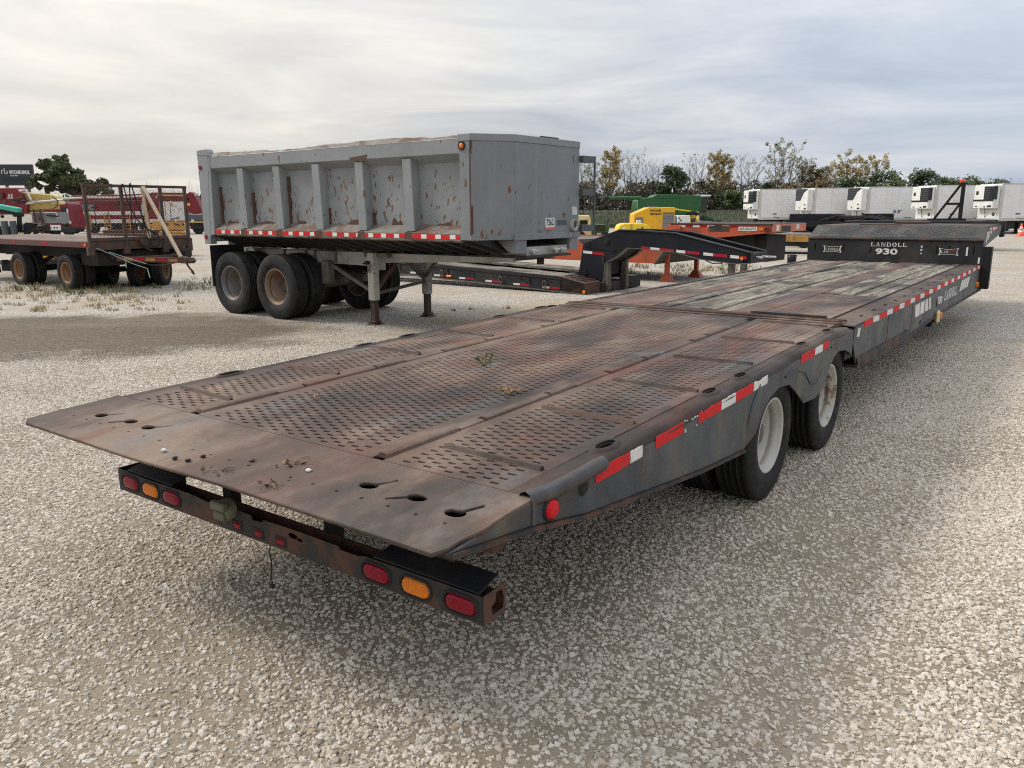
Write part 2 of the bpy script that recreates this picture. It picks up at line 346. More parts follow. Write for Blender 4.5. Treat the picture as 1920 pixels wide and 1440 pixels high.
# ------------------------------------------------------------------ mesh helpers
def cross_basis(ax):
    ax = ax.normalized(); t = Vector((0, 0, 1)) if abs(ax.z) < .9 else Vector((1, 0, 0))
    u = ax.cross(t).normalized(); return u, ax.cross(u)
class MB:
    def __init__(s): s.v = []; s.f = []; s.sm = []; s.mi = []
    def add(s, vs, fs, smooth=False, mi=0):
        o = len(s.v); s.v += [tuple(x) for x in vs]
        for f in fs: s.f.append(tuple(i + o for i in f)); s.sm.append(smooth); s.mi.append(mi)
        return s
    def box(s, a, b, mi=0):
        (x0, y0, z0), (x1, y1, z1) = a, b
        return s.add([(x0,y0,z0),(x1,y0,z0),(x1,y1,z0),(x0,y1,z0),(x0,y0,z1),(x1,y0,z1),(x1,y1,z1),(x0,y1,z1)],
              [(0,3,2,1),(4,5,6,7),(0,1,5,4),(1,2,6,5),(2,3,7,6),(3,0,4,7)], mi=mi)
    def cbox(s, c, d, mi=0): return s.box(tuple(c[i]-d[i]/2 for i in range(3)), tuple(c[i]+d[i]/2 for i in range(3)), mi)
    def hexa(s, p, mi=0):      # bottom 4 counter-clockwise, top 4
        return s.add(p, [(0,3,2,1),(4,5,6,7),(0,1,5,4),(1,2,6,5),(2,3,7,6),(3,0,4,7)], mi=mi)
    def prism(s, poly, axis, a, b, mi=0):
        """polygon in two axes (u,v) extruded along `axis` from a to b; poly tuples are the other two coordinates in order"""
        def pt(u, v, t):
            return {'x': (t, u, v), 'y': (u, t, v), 'z': (u, v, t)}[axis]
        n = len(poly); vs = [pt(u, v, a) for u, v in poly] + [pt(u, v, b) for u, v in poly]
        ar = sum(poly[i][0]*poly[(i+1)%n][1]-poly[(i+1)%n][0]*poly[i][1] for i in range(n))
        flip = (ar > 0) == (axis != 'y'); flip = flip if b > a else not flip
        fs = [tuple(range(n)), tuple(range(2*n-1, n-1, -1))] + [(i, i+n, (i+1)%n+n, (i+1)%n) for i in range(n)]
        if flip: fs = [tuple(reversed(f)) for f in fs]
        return s.add(vs, fs, mi=mi)
    def tube(s, p0, p1, r, n=8, r1=None, caps=True, mi=0, smooth=True):
        p0, p1 = Vector(p0), Vector(p1); u, v = cross_basis(p1 - p0); r1 = r if r1 is None else r1
        vs = [p0 + (u*cos(2*pi*i/n) + v*sin(2*pi*i/n))*r for i in range(n)] + [p1 + (u*cos(2*pi*i/n) + v*sin(2*pi*i/n))*r1 for i in range(n)]
        s.add(vs, [(i, i+n, (i+1)%n+n, (i+1)%n) for i in range(n)], smooth, mi)
        if caps: s.add(vs, [tuple(range(n)), tuple(range(2*n-1, n-1, -1))], False, mi)
        return s
    def path(s, pts, r, n=6, mi=0):
        pts = [Vector(p) for p in pts]; rings = []
        for i, p in enumerate(pts):
            d_ = pts[min(i+1, len(pts)-1)] - pts[max(i-1, 0)]; u, v = cross_basis(d_)
            if rings and u.dot(lu) < 0: u, v = -u, -v
            lu = u; rings.append([p + (u*cos(2*pi*k/n) + v*sin(2*pi*k/n))*r for k in range(n)])
        vs = [q for r_ in rings for q in r_]
        fs = [(i*n+k, (i+1)*n+k, (i+1)*n+(k+1)%n, i*n+(k+1)%n) for i in range(len(pts)-1) for k in range(n)]
        return s.add(vs, fs, True, mi)
    def lathe(s, prof, n=40, axis='y', smooth=True, mi=0):
        """profile of (axial, radius) pairs turned round `axis`"""
        vs = []
        for a, r in prof:
            for i in range(n):
                c, q = r*cos(2*pi*i/n), r*sin(2*pi*i/n)
                vs.append({'x': (a, c, q), 'y': (c, a, q), 'z': (c, q, a)}[axis])
        m_ = len(prof); fs = []
        for j in range(m_-1):
            for i in range(n): fs.append((j*n+i, j*n+(i+1)%n, (j+1)*n+(i+1)%n, (j+1)*n+i))
        return s.add(vs, fs, smooth, mi)
    def bar(s, p0, p1, wd, ht, up=(0, 0, 1), mi=0):
        """rectangular bar between two points"""
        p0, p1 = Vector(p0), Vector(p1); d_ = (p1-p0).normalized(); side = d_.cross(Vector(up))
        if side.length < 1e-4: side = d_.cross(Vector((1, 0, 0)))
        side.normalize(); u = side.cross(d_).normalized(); a, b = side*wd/2, u*ht/2
        return s.hexa([p0-a-b, p0+a-b, p1+a-b, p1-a-b, p0-a+b, p0+a+b, p1+a+b, p1-a+b], mi)
    def build(s, name, m, parent=None, bevel=0, loc=None, rot=None):
        me = bpy.data.meshes.new(name); me.from_pydata(s.v, [], s.f)
        ms = m if isinstance(m, (list, tuple)) else [m]
        for x in ms: me.materials.append(MATS[x])
        me.polygons.foreach_set('use_smooth', s.sm)
        if len(ms) > 1: me.polygons.foreach_set('material_index', s.mi)
        me.update()
        o = bpy.data.objects.new(name, me); COL.objects.link(o)
        if parent: o.parent = parent
        if loc: o.location = loc
        if rot: o.rotation_euler = rot
        if bevel:
            b = o.modifiers.new('bevel', 'BEVEL'); b.width = bevel; b.segments = 1; b.limit_method = 'ANGLE'; b.angle_limit = radians(35)
        return o
def clean(o):      # recalculated outward normals for shapes built from loose polygons
    bm = bmesh.new(); bm.from_mesh(o.data); bmesh.ops.recalc_face_normals(bm, faces=bm.faces); bm.to_mesh(o.data); bm.free(); return o
def tag(o, label=None, cat=None, group=None, kind=None):
    if label: o['label'] = label
    if cat: o['category'] = cat
    if group: o['group'] = group
    if kind: o['kind'] = kind
    return o
def thing(name, label, cat, loc=(0, 0, 0), th=None, rz=0., group=None):
    """Empty at a thing's base; th = heading measured from +Y towards +X, local X points along it"""
    o = bpy.data.objects.new(name, None); COL.objects.link(o); o.empty_display_size = .3
    o.location = loc; o.rotation_euler = (0, 0, pi/2 - th if th is not None else rz)
    return tag(o, label, cat, group)
def dup(o, parent=None):
    c = o.copy(); COL.objects.link(c)
    if parent: c.parent = parent
    for ch in list(o.children): dup(ch, c)
    return c
def share(src, name, parent, loc=(0, 0, 0), rot=(0, 0, 0), scale=None):
    o = bpy.data.objects.new(name, src.data); COL.objects.link(o); o.parent = parent; o.location = loc; o.rotation_euler = rot
    for md in src.modifiers:
        if md.type == 'BEVEL':
            b = o.modifiers.new('bevel', 'BEVEL'); b.width = md.width; b.segments = 1; b.limit_method = 'ANGLE'; b.angle_limit = md.angle_limit
    if scale: o.scale = scale
    return o
def curve_mesh(cu):
    o = bpy.data.objects.new('temp_curve', cu); COL.objects.link(o)
    dg = bpy.context.evaluated_depsgraph_get(); dg.update()
    me = bpy.data.meshes.new_from_object(o.evaluated_get(dg)); bpy.data.objects.remove(o); bpy.data.curves.remove(cu); return me
def plate(name, outer, holes, thick, m, parent, to3d=None, bevel=0):
    """flat plate with real holes; 2-D outline mapped to 3-D by to3d(x, y, h)"""
    cu = bpy.data.curves.new('temp_curve', 'CURVE'); cu.dimensions = '2D'; cu.fill_mode = 'BOTH'; cu.extrude = thick/2
    for poly in [outer] + holes:
        sp = cu.splines.new('POLY'); sp.points.add(len(poly)-1); sp.use_cyclic_u = True
        for p, q in zip(sp.points, poly): p.co = (q[0], q[1], 0, 1)
    me = curve_mesh(cu); me.name = name; me.materials.clear(); me.materials.append(MATS[m])
    if to3d:
        for v in me.vertices: v.co = to3d(*v.co)
    bm = bmesh.new(); bm.from_mesh(me); bmesh.ops.remove_doubles(bm, verts=bm.verts, dist=1e-5); bmesh.ops.recalc_face_normals(bm, faces=bm.faces); bm.to_mesh(me); bm.free()
    o = bpy.data.objects.new(name, me); COL.objects.link(o); o.parent = parent
    if bevel:
        b = o.modifiers.new('bevel', 'BEVEL'); b.width = bevel; b.segments = 1; b.limit_method = 'ANGLE'; b.angle_limit = radians(35)
    return o
def text(name, body, size, m, parent, origin, ux, uy, depth=.002, width=None, bold=0., shear=0., align='LEFT'):
    """lettering lying in the plane spanned by ux (reading direction) and uy (up)"""
    cu = bpy.data.curves.new('temp_curve', 'FONT'); cu.body = body; cu.size = size; cu.extrude = depth; cu.offset = bold; cu.shear = shear; cu.align_x = align; cu.resolution_u = 4
    me = curve_mesh(cu); me.name = name; me.materials.clear(); me.materials.append(MATS[m])
    xs = [v.co.x for v in me.vertices]; k = width / (max(xs) - min(xs)) if width else 1.; x0 = min(xs) if align == 'LEFT' else 0
    ux, uy, o3 = Vector(ux).normalized(), Vector(uy).normalized(), Vector(origin); uz = ux.cross(uy)
    for v in me.vertices: v.co = o3 + ux*(v.co.x-x0)*k + uy*v.co.y + uz*v.co.z
    o = bpy.data.objects.new(name, me); COL.objects.link(o); o.parent = parent; return o
def smooth01(x): x = max(0., min(1., x)); return x*x*(3-2*x)
def gz(x, y): return -.55*smooth01((y-36.)/36.)+1.95*smooth01((y-106.)/16.)      # the yard dips, then a road bank rises
def circ(cx, cy, rx, ry=None, n=12, a0=0.):
    ry = ry or rx; return [(cx+rx*cos(a0+2*pi*i/n), cy+ry*sin(a0+2*pi*i/n)) for i in range(n)]

# wheels -----------------------------------------------------------------
def tyre_mesh(R, rr, wd, grooves=4, n=56):
    """tyre turned round Y; outer sidewall at y = -wd/2"""
    h = wd/2; pr = [(-h*.62, rr*.985), (-h*.86, rr*1.03), (-h, rr+(R-rr)*.42), (-h*.985, rr+(R-rr)*.62), (-h*.90, R-.028), (-h*.80, R-.006)]
    tw = h*.78; g = .015
    for k in range(grooves):
        c = -tw + 2*tw*(k+1)/(grooves+1); pr += [(c-g, R), (c-g*.6, R-.02), (c+g*.6, R-.02), (c+g, R)]
    pr += [(-a, r) for a, r in reversed(pr[:6])]
    m_ = MB(); m_.lathe(pr, n); return m_
def rim_mesh(rr, wd, deep=True, n=40, far=1.):
    h = wd/2; f = rr*1.045
    pr = [(-h*.70, f), (-h*.84, f), (-h*.88, f*.97), (-h*.84, rr*.955), (-h*.70, rr*.945), (-h*.60, rr*.875), (-h*.34, rr*.865), (-h*.27, rr*.895), (-h*.20, rr*.865), (-h*.05, rr*.79), (h*far, rr*.775), (h*(far+.06), rr*.72)]; k = h*far; dk = [(k+h*.06, rr*.72), (k+h*.09, rr*.40), (k-h*.1, rr*.36), (k-h*.6, rr*.30), (k-h*.66, rr*.24), (k-h*.66, .001)]
    if not deep: dk = None; pr = [(-h*.70, f), (-h*.82, f*.995), (-h*.84, f*.965), (-h*.70, rr*.93), (-h*.2, rr*.86), (h*.2, rr*.7), (h*.3, rr*.3), (h*.1, .001)]
    m_ = MB(); m_.lathe(pr, n)
    if dk: m_.lathe(dk, n, mi=1)
    for i in range(10 if dk else 0):
        a = 2*pi*i/10; m_.tube((rr*.54*cos(a), h*(far-.1), rr*.54*sin(a)), (rr*.54*cos(a), h*(far+.1), rr*.54*sin(a)), .016, 6, mi=1)
    return m_
WHEELS = {}
def wheel(parent, kind, R, rr, wd, rim_mat, loc, flip=False, name='wheel'):
    key = (R, rr, wd, rim_mat); first = key not in WHEELS
    if first:
        t = tyre_mesh(R, rr, wd).build(name, 'tyre', parent); clean(t); r = rim_mesh(rr, wd, far=.32 if R < .4 else 1.05).build('rim', [rim_mat, 'rim_disc'], t); clean(r)
        WHEELS[key] = (t, r); o = t
    else:
        t0, r0 = WHEELS[key]; o = share(t0, name, parent); r = share(r0, 'rim', o)
    o.location = loc; o.rotation_euler = (0, RND.uniform(0, 6), pi if flip else 0); return o

# ------------------------------------------------------------------ ground
def make_ground():
    xs = [-3000, -1200, -600, -300, -200, -140] + list(range(-100, 101, 8)) + [140, 200, 300, 600, 1200, 3000]
    ys = [-1500, -400, -100, -40, -16] + list(range(-8, 36, 8)) + list(range(36, 80, 4)) + [84, 92, 100, 104, 106, 108, 110, 112, 114, 116, 118, 120, 122, 124, 130, 150] + [200, 300, 600, 1500, 5000]
    m_ = MB(); vs = [(x, y, gz(x, y)) for y in ys for x in xs]; nx = len(xs)
    m_.add(vs, [(j*nx+i, j*nx+i+1, (j+1)*nx+i+1, (j+1)*nx+i) for j in range(len(ys)-1) for i in range(nx-1)], True)
    return tag(m_.build('ground', 'gravel'), 'pale crushed limestone gravel of the storage yard', kind='structure')
make_ground()

def make_stones():
    """loose limestone pebbles over the near ground: one object, scattered by geometry nodes"""
    m_ = MB(); st = .12; vid = {}
    nx = int(26/st); ny = int(13/st)
    for j in range(ny):
        for i in range(nx):
            x, y = -13 + i*st, .6 + j*st
            if abs(x) > .78*y + 1.0: continue
            if y > 11.5 - .25*abs(x-1): continue
            q = []
            for a, b in ((i, j), (i+1, j), (i+1, j+1), (i, j+1)):
                if (a, b) not in vid: vid[(a, b)] = len(m_.v); m_.v.append((-13 + a*st, .6 + b*st, .0))
                q.append(vid[(a, b)])
            m_.f.append(tuple(q)); m_.sm.append(False); m_.mi.append(0)
    o = m_.build('gravel_stones', 'stone'); tag(o, 'loose pale limestone pebbles lying on the near gravel', kind='stuff')
    ng = bpy.data.node_groups.new('scatter_stones', 'GeometryNodeTree')
    ng.interface.new_socket('Geometry', in_out='INPUT', socket_type='NodeSocketGeometry'); ng.interface.new_socket('Geometry', in_out='OUTPUT', socket_type='NodeSocketGeometry')
    N, L = ng.nodes, ng.links
    def nd(t, ins=None, **kw):
        x = N.new(t)
        for k, v in kw.items(): setattr(x, k, v)
        for k, v in (ins or {}).items():
            if isinstance(v, bpy.types.NodeSocket): L.new(v, x.inputs[k])
            else: x.inputs[k].default_value = v
        return x
    gi, go = N.new('NodeGroupInput'), N.new('NodeGroupOutput')
    pos = nd('GeometryNodeInputPosition')
    nz = nd('ShaderNodeTexNoise', {'Vector': pos.outputs[0], 'Scale': .85, 'Detail': 5., 'Roughness': .68})
    rmp = nd('ShaderNodeMapRange', {'Value': nz.outputs[0], 'From Min': .36, 'From Max': .58, 'To Min': 1.0, 'To Max': .34})
    vr = nd('ShaderNodeVectorRotate', {'Vector': pos.outputs[0], 'Angle': .62}, rotation_type='Z_AXIS'); mp = nd('ShaderNodeVectorMath', {0: vr.outputs[0], 1: (1., .22, 1.)}, operation='MULTIPLY')
    tk = nd('ShaderNodeTexNoise', {'Vector': mp.outputs[0], 'Scale': .9, 'Detail': 2.})       # old wheel tracks, packed down
    tr_ = nd('ShaderNodeMapRange', {'Value': tk.outputs[0], 'From Min': .40, 'From Max': .58, 'To Min': 1., 'To Max': .5})
    d0 = nd('ShaderNodeMath', {0: rmp.outputs[0], 1: tr_.outputs[0]}, operation='MULTIPLY')
    dm = nd('ShaderNodeMath', {0: d0.outputs[0], 1: 12500.}, operation='MULTIPLY')
    ds = nd('GeometryNodeDistributePointsOnFaces', {'Mesh': gi.outputs[0], 'Density': dm.outputs[0], 'Seed': 3}, distribute_method='RANDOM')
    joins = N.new('GeometryNodeJoinGeometry')
    for k in range(9):
        ico = nd('GeometryNodeMeshIcoSphere', {'Radius': 1., 'Subdivisions': 2})
        off = nd('ShaderNodeVectorMath', {0: nd('GeometryNodeInputPosition').outputs[0], 1: (k*5.3, k*2.1, k*7.7)}, operation='ADD')
        n_ = nd('ShaderNodeTexNoise', {'Vector': off.outputs[0], 'Scale': .8, 'Detail': 1.}, )
        sub = nd('ShaderNodeVectorMath', {0: n_.outputs[1], 1: (.5, .5, .5)}, operation='SUBTRACT')
        scl = nd('ShaderNodeVectorMath', {0: sub.outputs[0], 'Scale': 1.9}, operation='SCALE')
        sp = nd('GeometryNodeSetPosition', {'Geometry': ico.outputs[0], 'Offset': scl.outputs[0]})
        tr = nd('GeometryNodeTransform', {'Geometry': sp.outputs[0], 'Scale': (1.15, .85 + .04*(k % 4), .62 + .04*(k % 3))})
        ss = nd('GeometryNodeSetShadeSmooth', {'Geometry': tr.outputs[0], 'Shade Smooth': False})
        sm_ = nd('GeometryNodeSetMaterial', {'Geometry': ss.outputs[0], 'Material': MATS['stone']})
        gi_ = N.new('GeometryNodeGeometryToInstance'); L.new(sm_.outputs[0], gi_.inputs[0]); L.new(gi_.outputs[0], joins.inputs[0])
    rv = nd('FunctionNodeRandomValue', data_type='FLOAT_VECTOR'); rv.inputs[0].default_value = (-.45, -.45, 0); rv.inputs[1].default_value = (.45, .45, 6.28)
    rs = nd('FunctionNodeRandomValue', data_type='FLOAT'); rs.inputs[2].default_value = 0.; rs.inputs[3].default_value = 1.
    pw = nd('ShaderNodeMath', {0: rs.outputs[1], 1: 2.2}, operation='POWER')
    sz = nd('ShaderNodeMapRange', {'Value': pw.outputs[0], 'To Min': .0050, 'To Max': .0132})
    ri = nd('FunctionNodeRandomValue', data_type='INT'); ri.inputs[4].default_value = 0; ri.inputs[5].default_value = 8
    ip = nd('GeometryNodeInstanceOnPoints', {'Points': ds.outputs[0], 'Instance': joins.outputs[0], 'Pick Instance': True, 'Instance Index': ri.outputs[2], 'Rotation': rv.outputs[0], 'Scale': sz.outputs[0]})
    L.new(ip.outputs[0], go.inputs[0])
    md = o.modifiers.new('scatter', 'NODES'); md.node_group = ng
    return o
make_stones()

# ------------------------------------------------------------------ the long equipment trailer in front
TH = .6277
T = thing('equipment_trailer', 'long rusty black tilt deck trailer with perforated steel tail, nearest of all', 'trailer', (-.2049, 2.0509, 0), th=TH)
W = 2.557; LH = 4.55; LF = 12.46; ZF = .857
def zd(l):
    if l < .467: return .779 + (.806-.779)*l/.467
    if l < LH: return .806 + (.880-.806)*(l-.467)/(LH-.467)
    return ZF
def perf_mb(l0, l1, w0, w1, zf, pl=.0256, pw=.102, a=.021, h=.0074, depth=.014, mx=.03, skip=0.):
    """steel plate pierced by staggered slots (each slot is a real hole with walls)"""
    m_ = MB(); nl = int((l1-l0-2*.02)/pl); nw = int((w1-w0-2*mx)/pw) ; L0 = l0+(l1-l0-nl*pl)/2; W0 = w0+(w1-w0-(nw)*pw)/2
    def P_(l, w_, dz=0.): return (l, w_, zf(l)+dz)
    fl = L0+nl*pl
    def quad(a0, a1, b0, b1):
        if a1-a0 > 1e-4 and b1-b0 > 1e-4: m_.add([P_(a0, b0), P_(a1, b0), P_(a1, b1), P_(a0, b1)], [(0, 1, 2, 3)])
    quad(l0, L0, w0, w1); quad(fl, l1, w0, w1); rr = random.Random(int(l0*100+w0*1000))
    for i in range(nl):
        la = L0+i*pl; lb = la+pl; lc = (la+lb)/2; odd = i % 2
        s0 = W0 + (pw/2 if odd else 0); n = nw-1 if odd else nw
        quad(la, lb, w0, s0); quad(la, lb, s0+n*pw, w1)
        for k in range(n):
            wa = s0+k*pw; wb = wa+pw; wc = (wa+wb)/2
            if rr.random() < skip: quad(la, lb, wa, wb); continue
            o = [(la, wa), (lb, wa), (lb, wb), (la, wb)]
            q = [(lc-h, wc-a*.7), (lc, wc-a), (lc+h, wc-a*.7), (lc+h, wc+a*.7), (lc, wc+a), (lc-h, wc+a*.7)]
            vs = [P_(*x) for x in o] + [P_(*x) for x in q] + [P_(*x, -depth) for x in q]
            m_.add(vs, [(0, 1, 6, 5, 4), (1, 2, 7, 6), (2, 3, 9, 8, 7), (3, 0, 4, 9)] + [(4+j, 4+(j+1) % 6, 10+(j+1) % 6, 10+j) for j in range(6)])
    # plate edge
    for (A, B) in (((l0, w0), (l0, w1)), ((l0, w1), (l1, w1)), ((l1, w1), (l1, w0)), ((l1, w0), (l0, w0))):
        m_.add([P_(*A), P_(*B), P_(*B, -.012), P_(*A, -.012)], [(0, 1, 2, 3)])
    return m_
# rear lip plate with key-shaped chain holes
def keyhole(cl, cw, dl, dw, r=.040, tail=.105, tw=.012):
    a = math.atan2(dw, dl); pts = []
    b = math.asin(tw/r)
    for i in range(13):
        t = a+b+(2*pi-2*b)*i/12; pts.append((cl+r*cos(t)*.72, cw+r*sin(t)))
    ux, uy = cos(a), sin(a)
    for s_ in (-1, 1): pts.append((cl+ux*tail-uy*tw*.8*s_*1., cw+uy*tail+ux*tw*.8*s_))
    return pts
kh = [keyhole(.262, .546, .7, -.45), keyhole(.270, .330, -.55, .75), keyhole(.243, .145, .8, -.4),
      keyhole(.239, 2.285, .6, -.7), keyhole(.257, 2.06, -.55, .7), keyhole(.248, 1.90, .6, -.7)]
sm_h = [circ(.17, .123+.12*i, .0085, .0085, 8) for i in range(20) if i not in (7, 12)] + [circ(.09, w_, .006, .006, 6) for w_ in (.9, 1.1, 1.42)]
edge = [(0., .03), (.0, .5), (.004, 1.0), (-.002, 1.6), (.003, 2.2), (0., W-.05), (.03, W-.004), (.16, W+.004), (.30, W-.006), (.466, W), (.466, 0.), (.30, .004), (.2, -.003), (.1, .012), (.05, .008)]
plate('ramp_lip', edge, kh+sm_h, .014, 'deck_steel', T, lambda x, y, h: (x, y, zd(max(0, min(.467, x))) + h - .007 + .006*sin(y*2.3)*(1-x/.467)))
SE0, SE1 = .105, W-.105; SR, SL = .715, 1.902
rear = [(SE0+.0, SR-.03), (SR+.03, SL-.03), (SL+.03, SE1)]
for a_, b_ in rear: perf_mb(.470, LH-.012, a_, b_, zd, skip=.004).build('perforated_plate', 'deck_steel', T)
# raised hinge bars along the two seams, in broken lengths
for ws in (SR, SL):
    l = .50; k = 0
    while l < LH-.3:
        ln = (.42, .16, .5, .22, .34)[k % 5]; wd = .05
        m_ = MB(); hgt = (.016, .006, .012)[k % 3]
        pr = [(ws-.029, -.006), (ws-.022, hgt*.7), (ws-.008, hgt), (ws+.01, hgt), (ws+.022, hgt*.6), (ws+.029, -.006)]
        e = min(l+ln, LH-.02)
        vs = [(l, w_, zd(l)+z) for w_, z in pr] + [(e, w_, zd(e)+z) for w_, z in pr]
        m_.add(vs, [(i, i+1, i+7, i+6) for i in range(5)] + [(0, 6, 11, 5), (5, 4, 3, 2, 1, 0), (6, 7, 8, 9, 10, 11)])
        clean(m_.build('hinge_bar', 'deck_steel', T)); l = e + .018; k += 1
# outer edge strips with oval tie-down pockets
def edge_strip(side):
    wa, wb = (.045, SE0) if side == 0 else (SE1, W-.045)
    pk = [1.068, 2.10, 2.52, 3.60, 4.20]; holes = []; ctr = (wa+wb)/2
    for l in pk: holes.append(circ(l, ctr, .066, .023, 12))
    plate('edge_plate', [(.47, wa), (LH, wa), (LH, wb), (.47, wb)], holes, .012, 'deck_steel_dark', T, lambda x, y, h: (x, y, zd(x)+h-.006))
    for l in pk:
        m_ = MB()
        a, b, c, e = circ(l, ctr, .105, .045, 20), circ(l, ctr, .085, .033, 20), circ(l, ctr, .068, .024, 20), circ(l, ctr, .06, .02, 20)
        vs = [(x, y, zd(x)-.002) for x, y in a]+[(x, y, zd(x)+.012) for x, y in b]+[(x, y, zd(x)+.010) for x, y in c]+[(x, y, zd(x)-.075) for x, y in e]
        m_.add(vs, [(r*20+i, r*20+(i+1) % 20, (r+1)*20+(i+1) % 20, (r+1)*20+i) for r in range(2) for i in range(20)], True)
        m_.add(vs[40:], [(i, (i+1) % 20, 20+(i+1) % 20, 20+i) for i in range(20)] + [tuple(20+i for i in range(20))], False, 1)
        q = MB(); q.path([(l-.05, ctr, zd(l)-.012), (l+.05, ctr-.012, zd(l)-.02)], .011, 6); clean(q.build('tie_down_bar', 'rust_dark', T))
        clean(m_.build('tie_down_pocket', ['deck_steel_dark', 'under_black'], T))
edge_strip(0); edge_strip(1)
# side sheets of the tail, cut out over the wheels
SIDE = [(.035, .768), (.20, .778), (.454, .795), (.86, .80), (2.5, .832), (LH+.05, .866), (4.66, .862), (4.66, .64), (4.60, .672), (4.45, .712), (4.27, .728), (4.14, .702), (4.03, .625), (3.92, .52), (3.74, .492), (3.49, .51), (3.40, .565), (3.30, .622), (3.16, .690), (2.97, .708), (2.82, .680), (2.70, .62), (2.60, .515), (2.43, .475), (1.861, .52), (.81, .642), (.463, .71)]
def side_sheet(w_in, w_out, name='side_sheet'):
    m_ = MB(); m_.prism([(l, z-.028 if i < 7 and i > 2 else z) for i, (l, z) in enumerate(SIDE)], 'y', w_in, w_out); return clean(m_.build(name, 'side_steel', T, bevel=.003))
def PX(poly, w0, w1, m='side_steel', name='panel', bevel=0): # prism in the (l, z) plane
    q = MB(); q.prism(poly, 'y', w0, w1); return clean(q.build(name, m, T, bevel=bevel))
side_sheet(.012, .0); side_sheet(W, W-.012)
for s_ in (0, 1):           # rolled upper edge
    m_ = MB(); st = [.47+i*(LH-.42)/24 for i in range(25)]
    for l in st: pass
    prof = [(.046, .0), (.030, -.002), (.016, -.009), (.006, -.020), (-.001, -.038)]
    vs = []
    for i, l in enumerate(st):
        j = .004*sin(l*9.1)+.003*sin(l*23.)
        for w_, z in prof: vs.append((l, (w_ - (j if z < -.005 else 0)) if s_ == 0 else W-w_, zd(min(l, LH))+z))
    m_.add(vs, [(i*5+k, i*5+k+1, i*5+k+6, i*5+k+5) for i in range(24) for k in range(4)], True); clean(m_.build('rolled_edge', 'deck_steel_dark', T))
# thick folded edge where lip and deck meet, weld beads, bottom flange
q = MB(); q.path([(.452, .026, .797), (.50, .020, .793), (.57, .006, .795), (.64, -.002, .799), (.74, -.008, .805), (.86, -.006, .808), (.92, .006, .80)], .029, 8); q.build('folded_edge', 'side_steel', T)
q = MB(); q.box((.452, -.006, .712), (.470, .05, .792)); q.build('end_gusset', 'side_steel', T, bevel=.002)
def flange(poly, w0, w1, t=.016, m='rust_dark', name='bottom_flange'):
    q = MB()
    for (l0, z0), (l1, z1) in zip(poly, poly[1:]): q.hexa([(l0, w0, z0-t), (l1, w0, z1-t), (l1, w1, z1-t), (l0, w1, z0-t), (l0, w0, z0), (l1, w0, z1), (l1, w1, z1), (l0, w1, z0)])
    return clean(q.build(name, m, T))
flange([(.05, .766), (.463, .71), (.81, .642), (1.861, .52), (2.43, .475)], -.012, .10)
flange([(.05, .766), (.463, .71), (.81, .642), (1.861, .52), (2.43, .475)], W-.10, W+.012)
for pts in ([(3.06, -.002, .755), (3.3, -.002, .76), (3.45, -.002, .72), (3.60, -.002, .62), (3.74, -.002, .60), (3.88, -.002, .66)], [(4.05, -.002, .79), (4.3, -.002, .80), (4.52, -.002, .785)], [(2.62, -.002, .79), (2.52, -.002, .70), (2.46, -.002, .6)]):
    q = MB(); q.path(pts, .006, 6); q.build('weld_bead', 'side_steel', T)
q = MB(); q.lathe([(-.004, .001), (-.004, .026), (.002, .032), (.004, .038)], 20); o = q.build('pocket_hole', 'under_black', T); clean(o); o.location = (.777, -.003, .752)
# side lamp at the tail
q = MB(); q.lathe([(-.022, .001), (-.022, .019), (-.019, .029), (-.009, .035), (0, .035)], 24); o = clean(q.build('side_lamp', 'lens_bright_red', T)); o.location = (.561, .0, .74)
q = MB(); q.lathe([(-.008, .035), (-.010, .041), (.0, .043)], 24); o2 = clean(q.build('lamp_ring', 'rubber', o))
# transverse cleats of angle bar
CL = [.717, 1.41, 2.09, 2.84, 3.60, 4.39]
base = None
for k, l in enumerate(CL):
    for (a, b) in ((.125, .60), (1.955, 2.42)):
        z = zd(l); j = RND.uniform(-.012, .012); s_ = RND.uniform(-.015, .015)
        q = MB(); q.hexa([(l-.014+j+s_, a, z-.004), (l+.014+j+s_, a, z-.004), (l+.014+j-s_, b, z-.004), (l-.014+j-s_, b, z-.004), (l-.003+j+s_, a, z+.016), (l+.010+j+s_, a, z+.014), (l+.010+j-s_, b, z+.014), (l-.003+j-s_, b, z+.016)])
        clean(q.build('cleat', 'rust' if k % 3 == 1 else 'deck_steel_dark', T, bevel=.002))
# hinge line between tail and main deck: two angle irons and a gap
for l, z0, z1, hh in ((LH+.045, .858, .892, .03), (LH+.14, .856, .884, .045), (LH+.27, .852, .872, .05)):
    q = MB(); q.box((l-hh, .10, z0-.02), (l+hh, W-.1, z1-.005)); q.box((l+hh-.012, .10, z1-.005), (l+hh, W-.1, z1+.008)); q.build('hinge_angle', 'rust' if hh > .04 else 'deck_steel', T, bevel=.003)
q = MB(); q.box((LH+.30, .25, .875), (LH+.325, .85, .898)); q.build('cleat', 'rust_dark', T, bevel=.002)
q = MB(); q.box((LH-.01, .02, .62), (LH+.30, W-.02, .835)); q.build('hinge_beam', 'under_black', T)
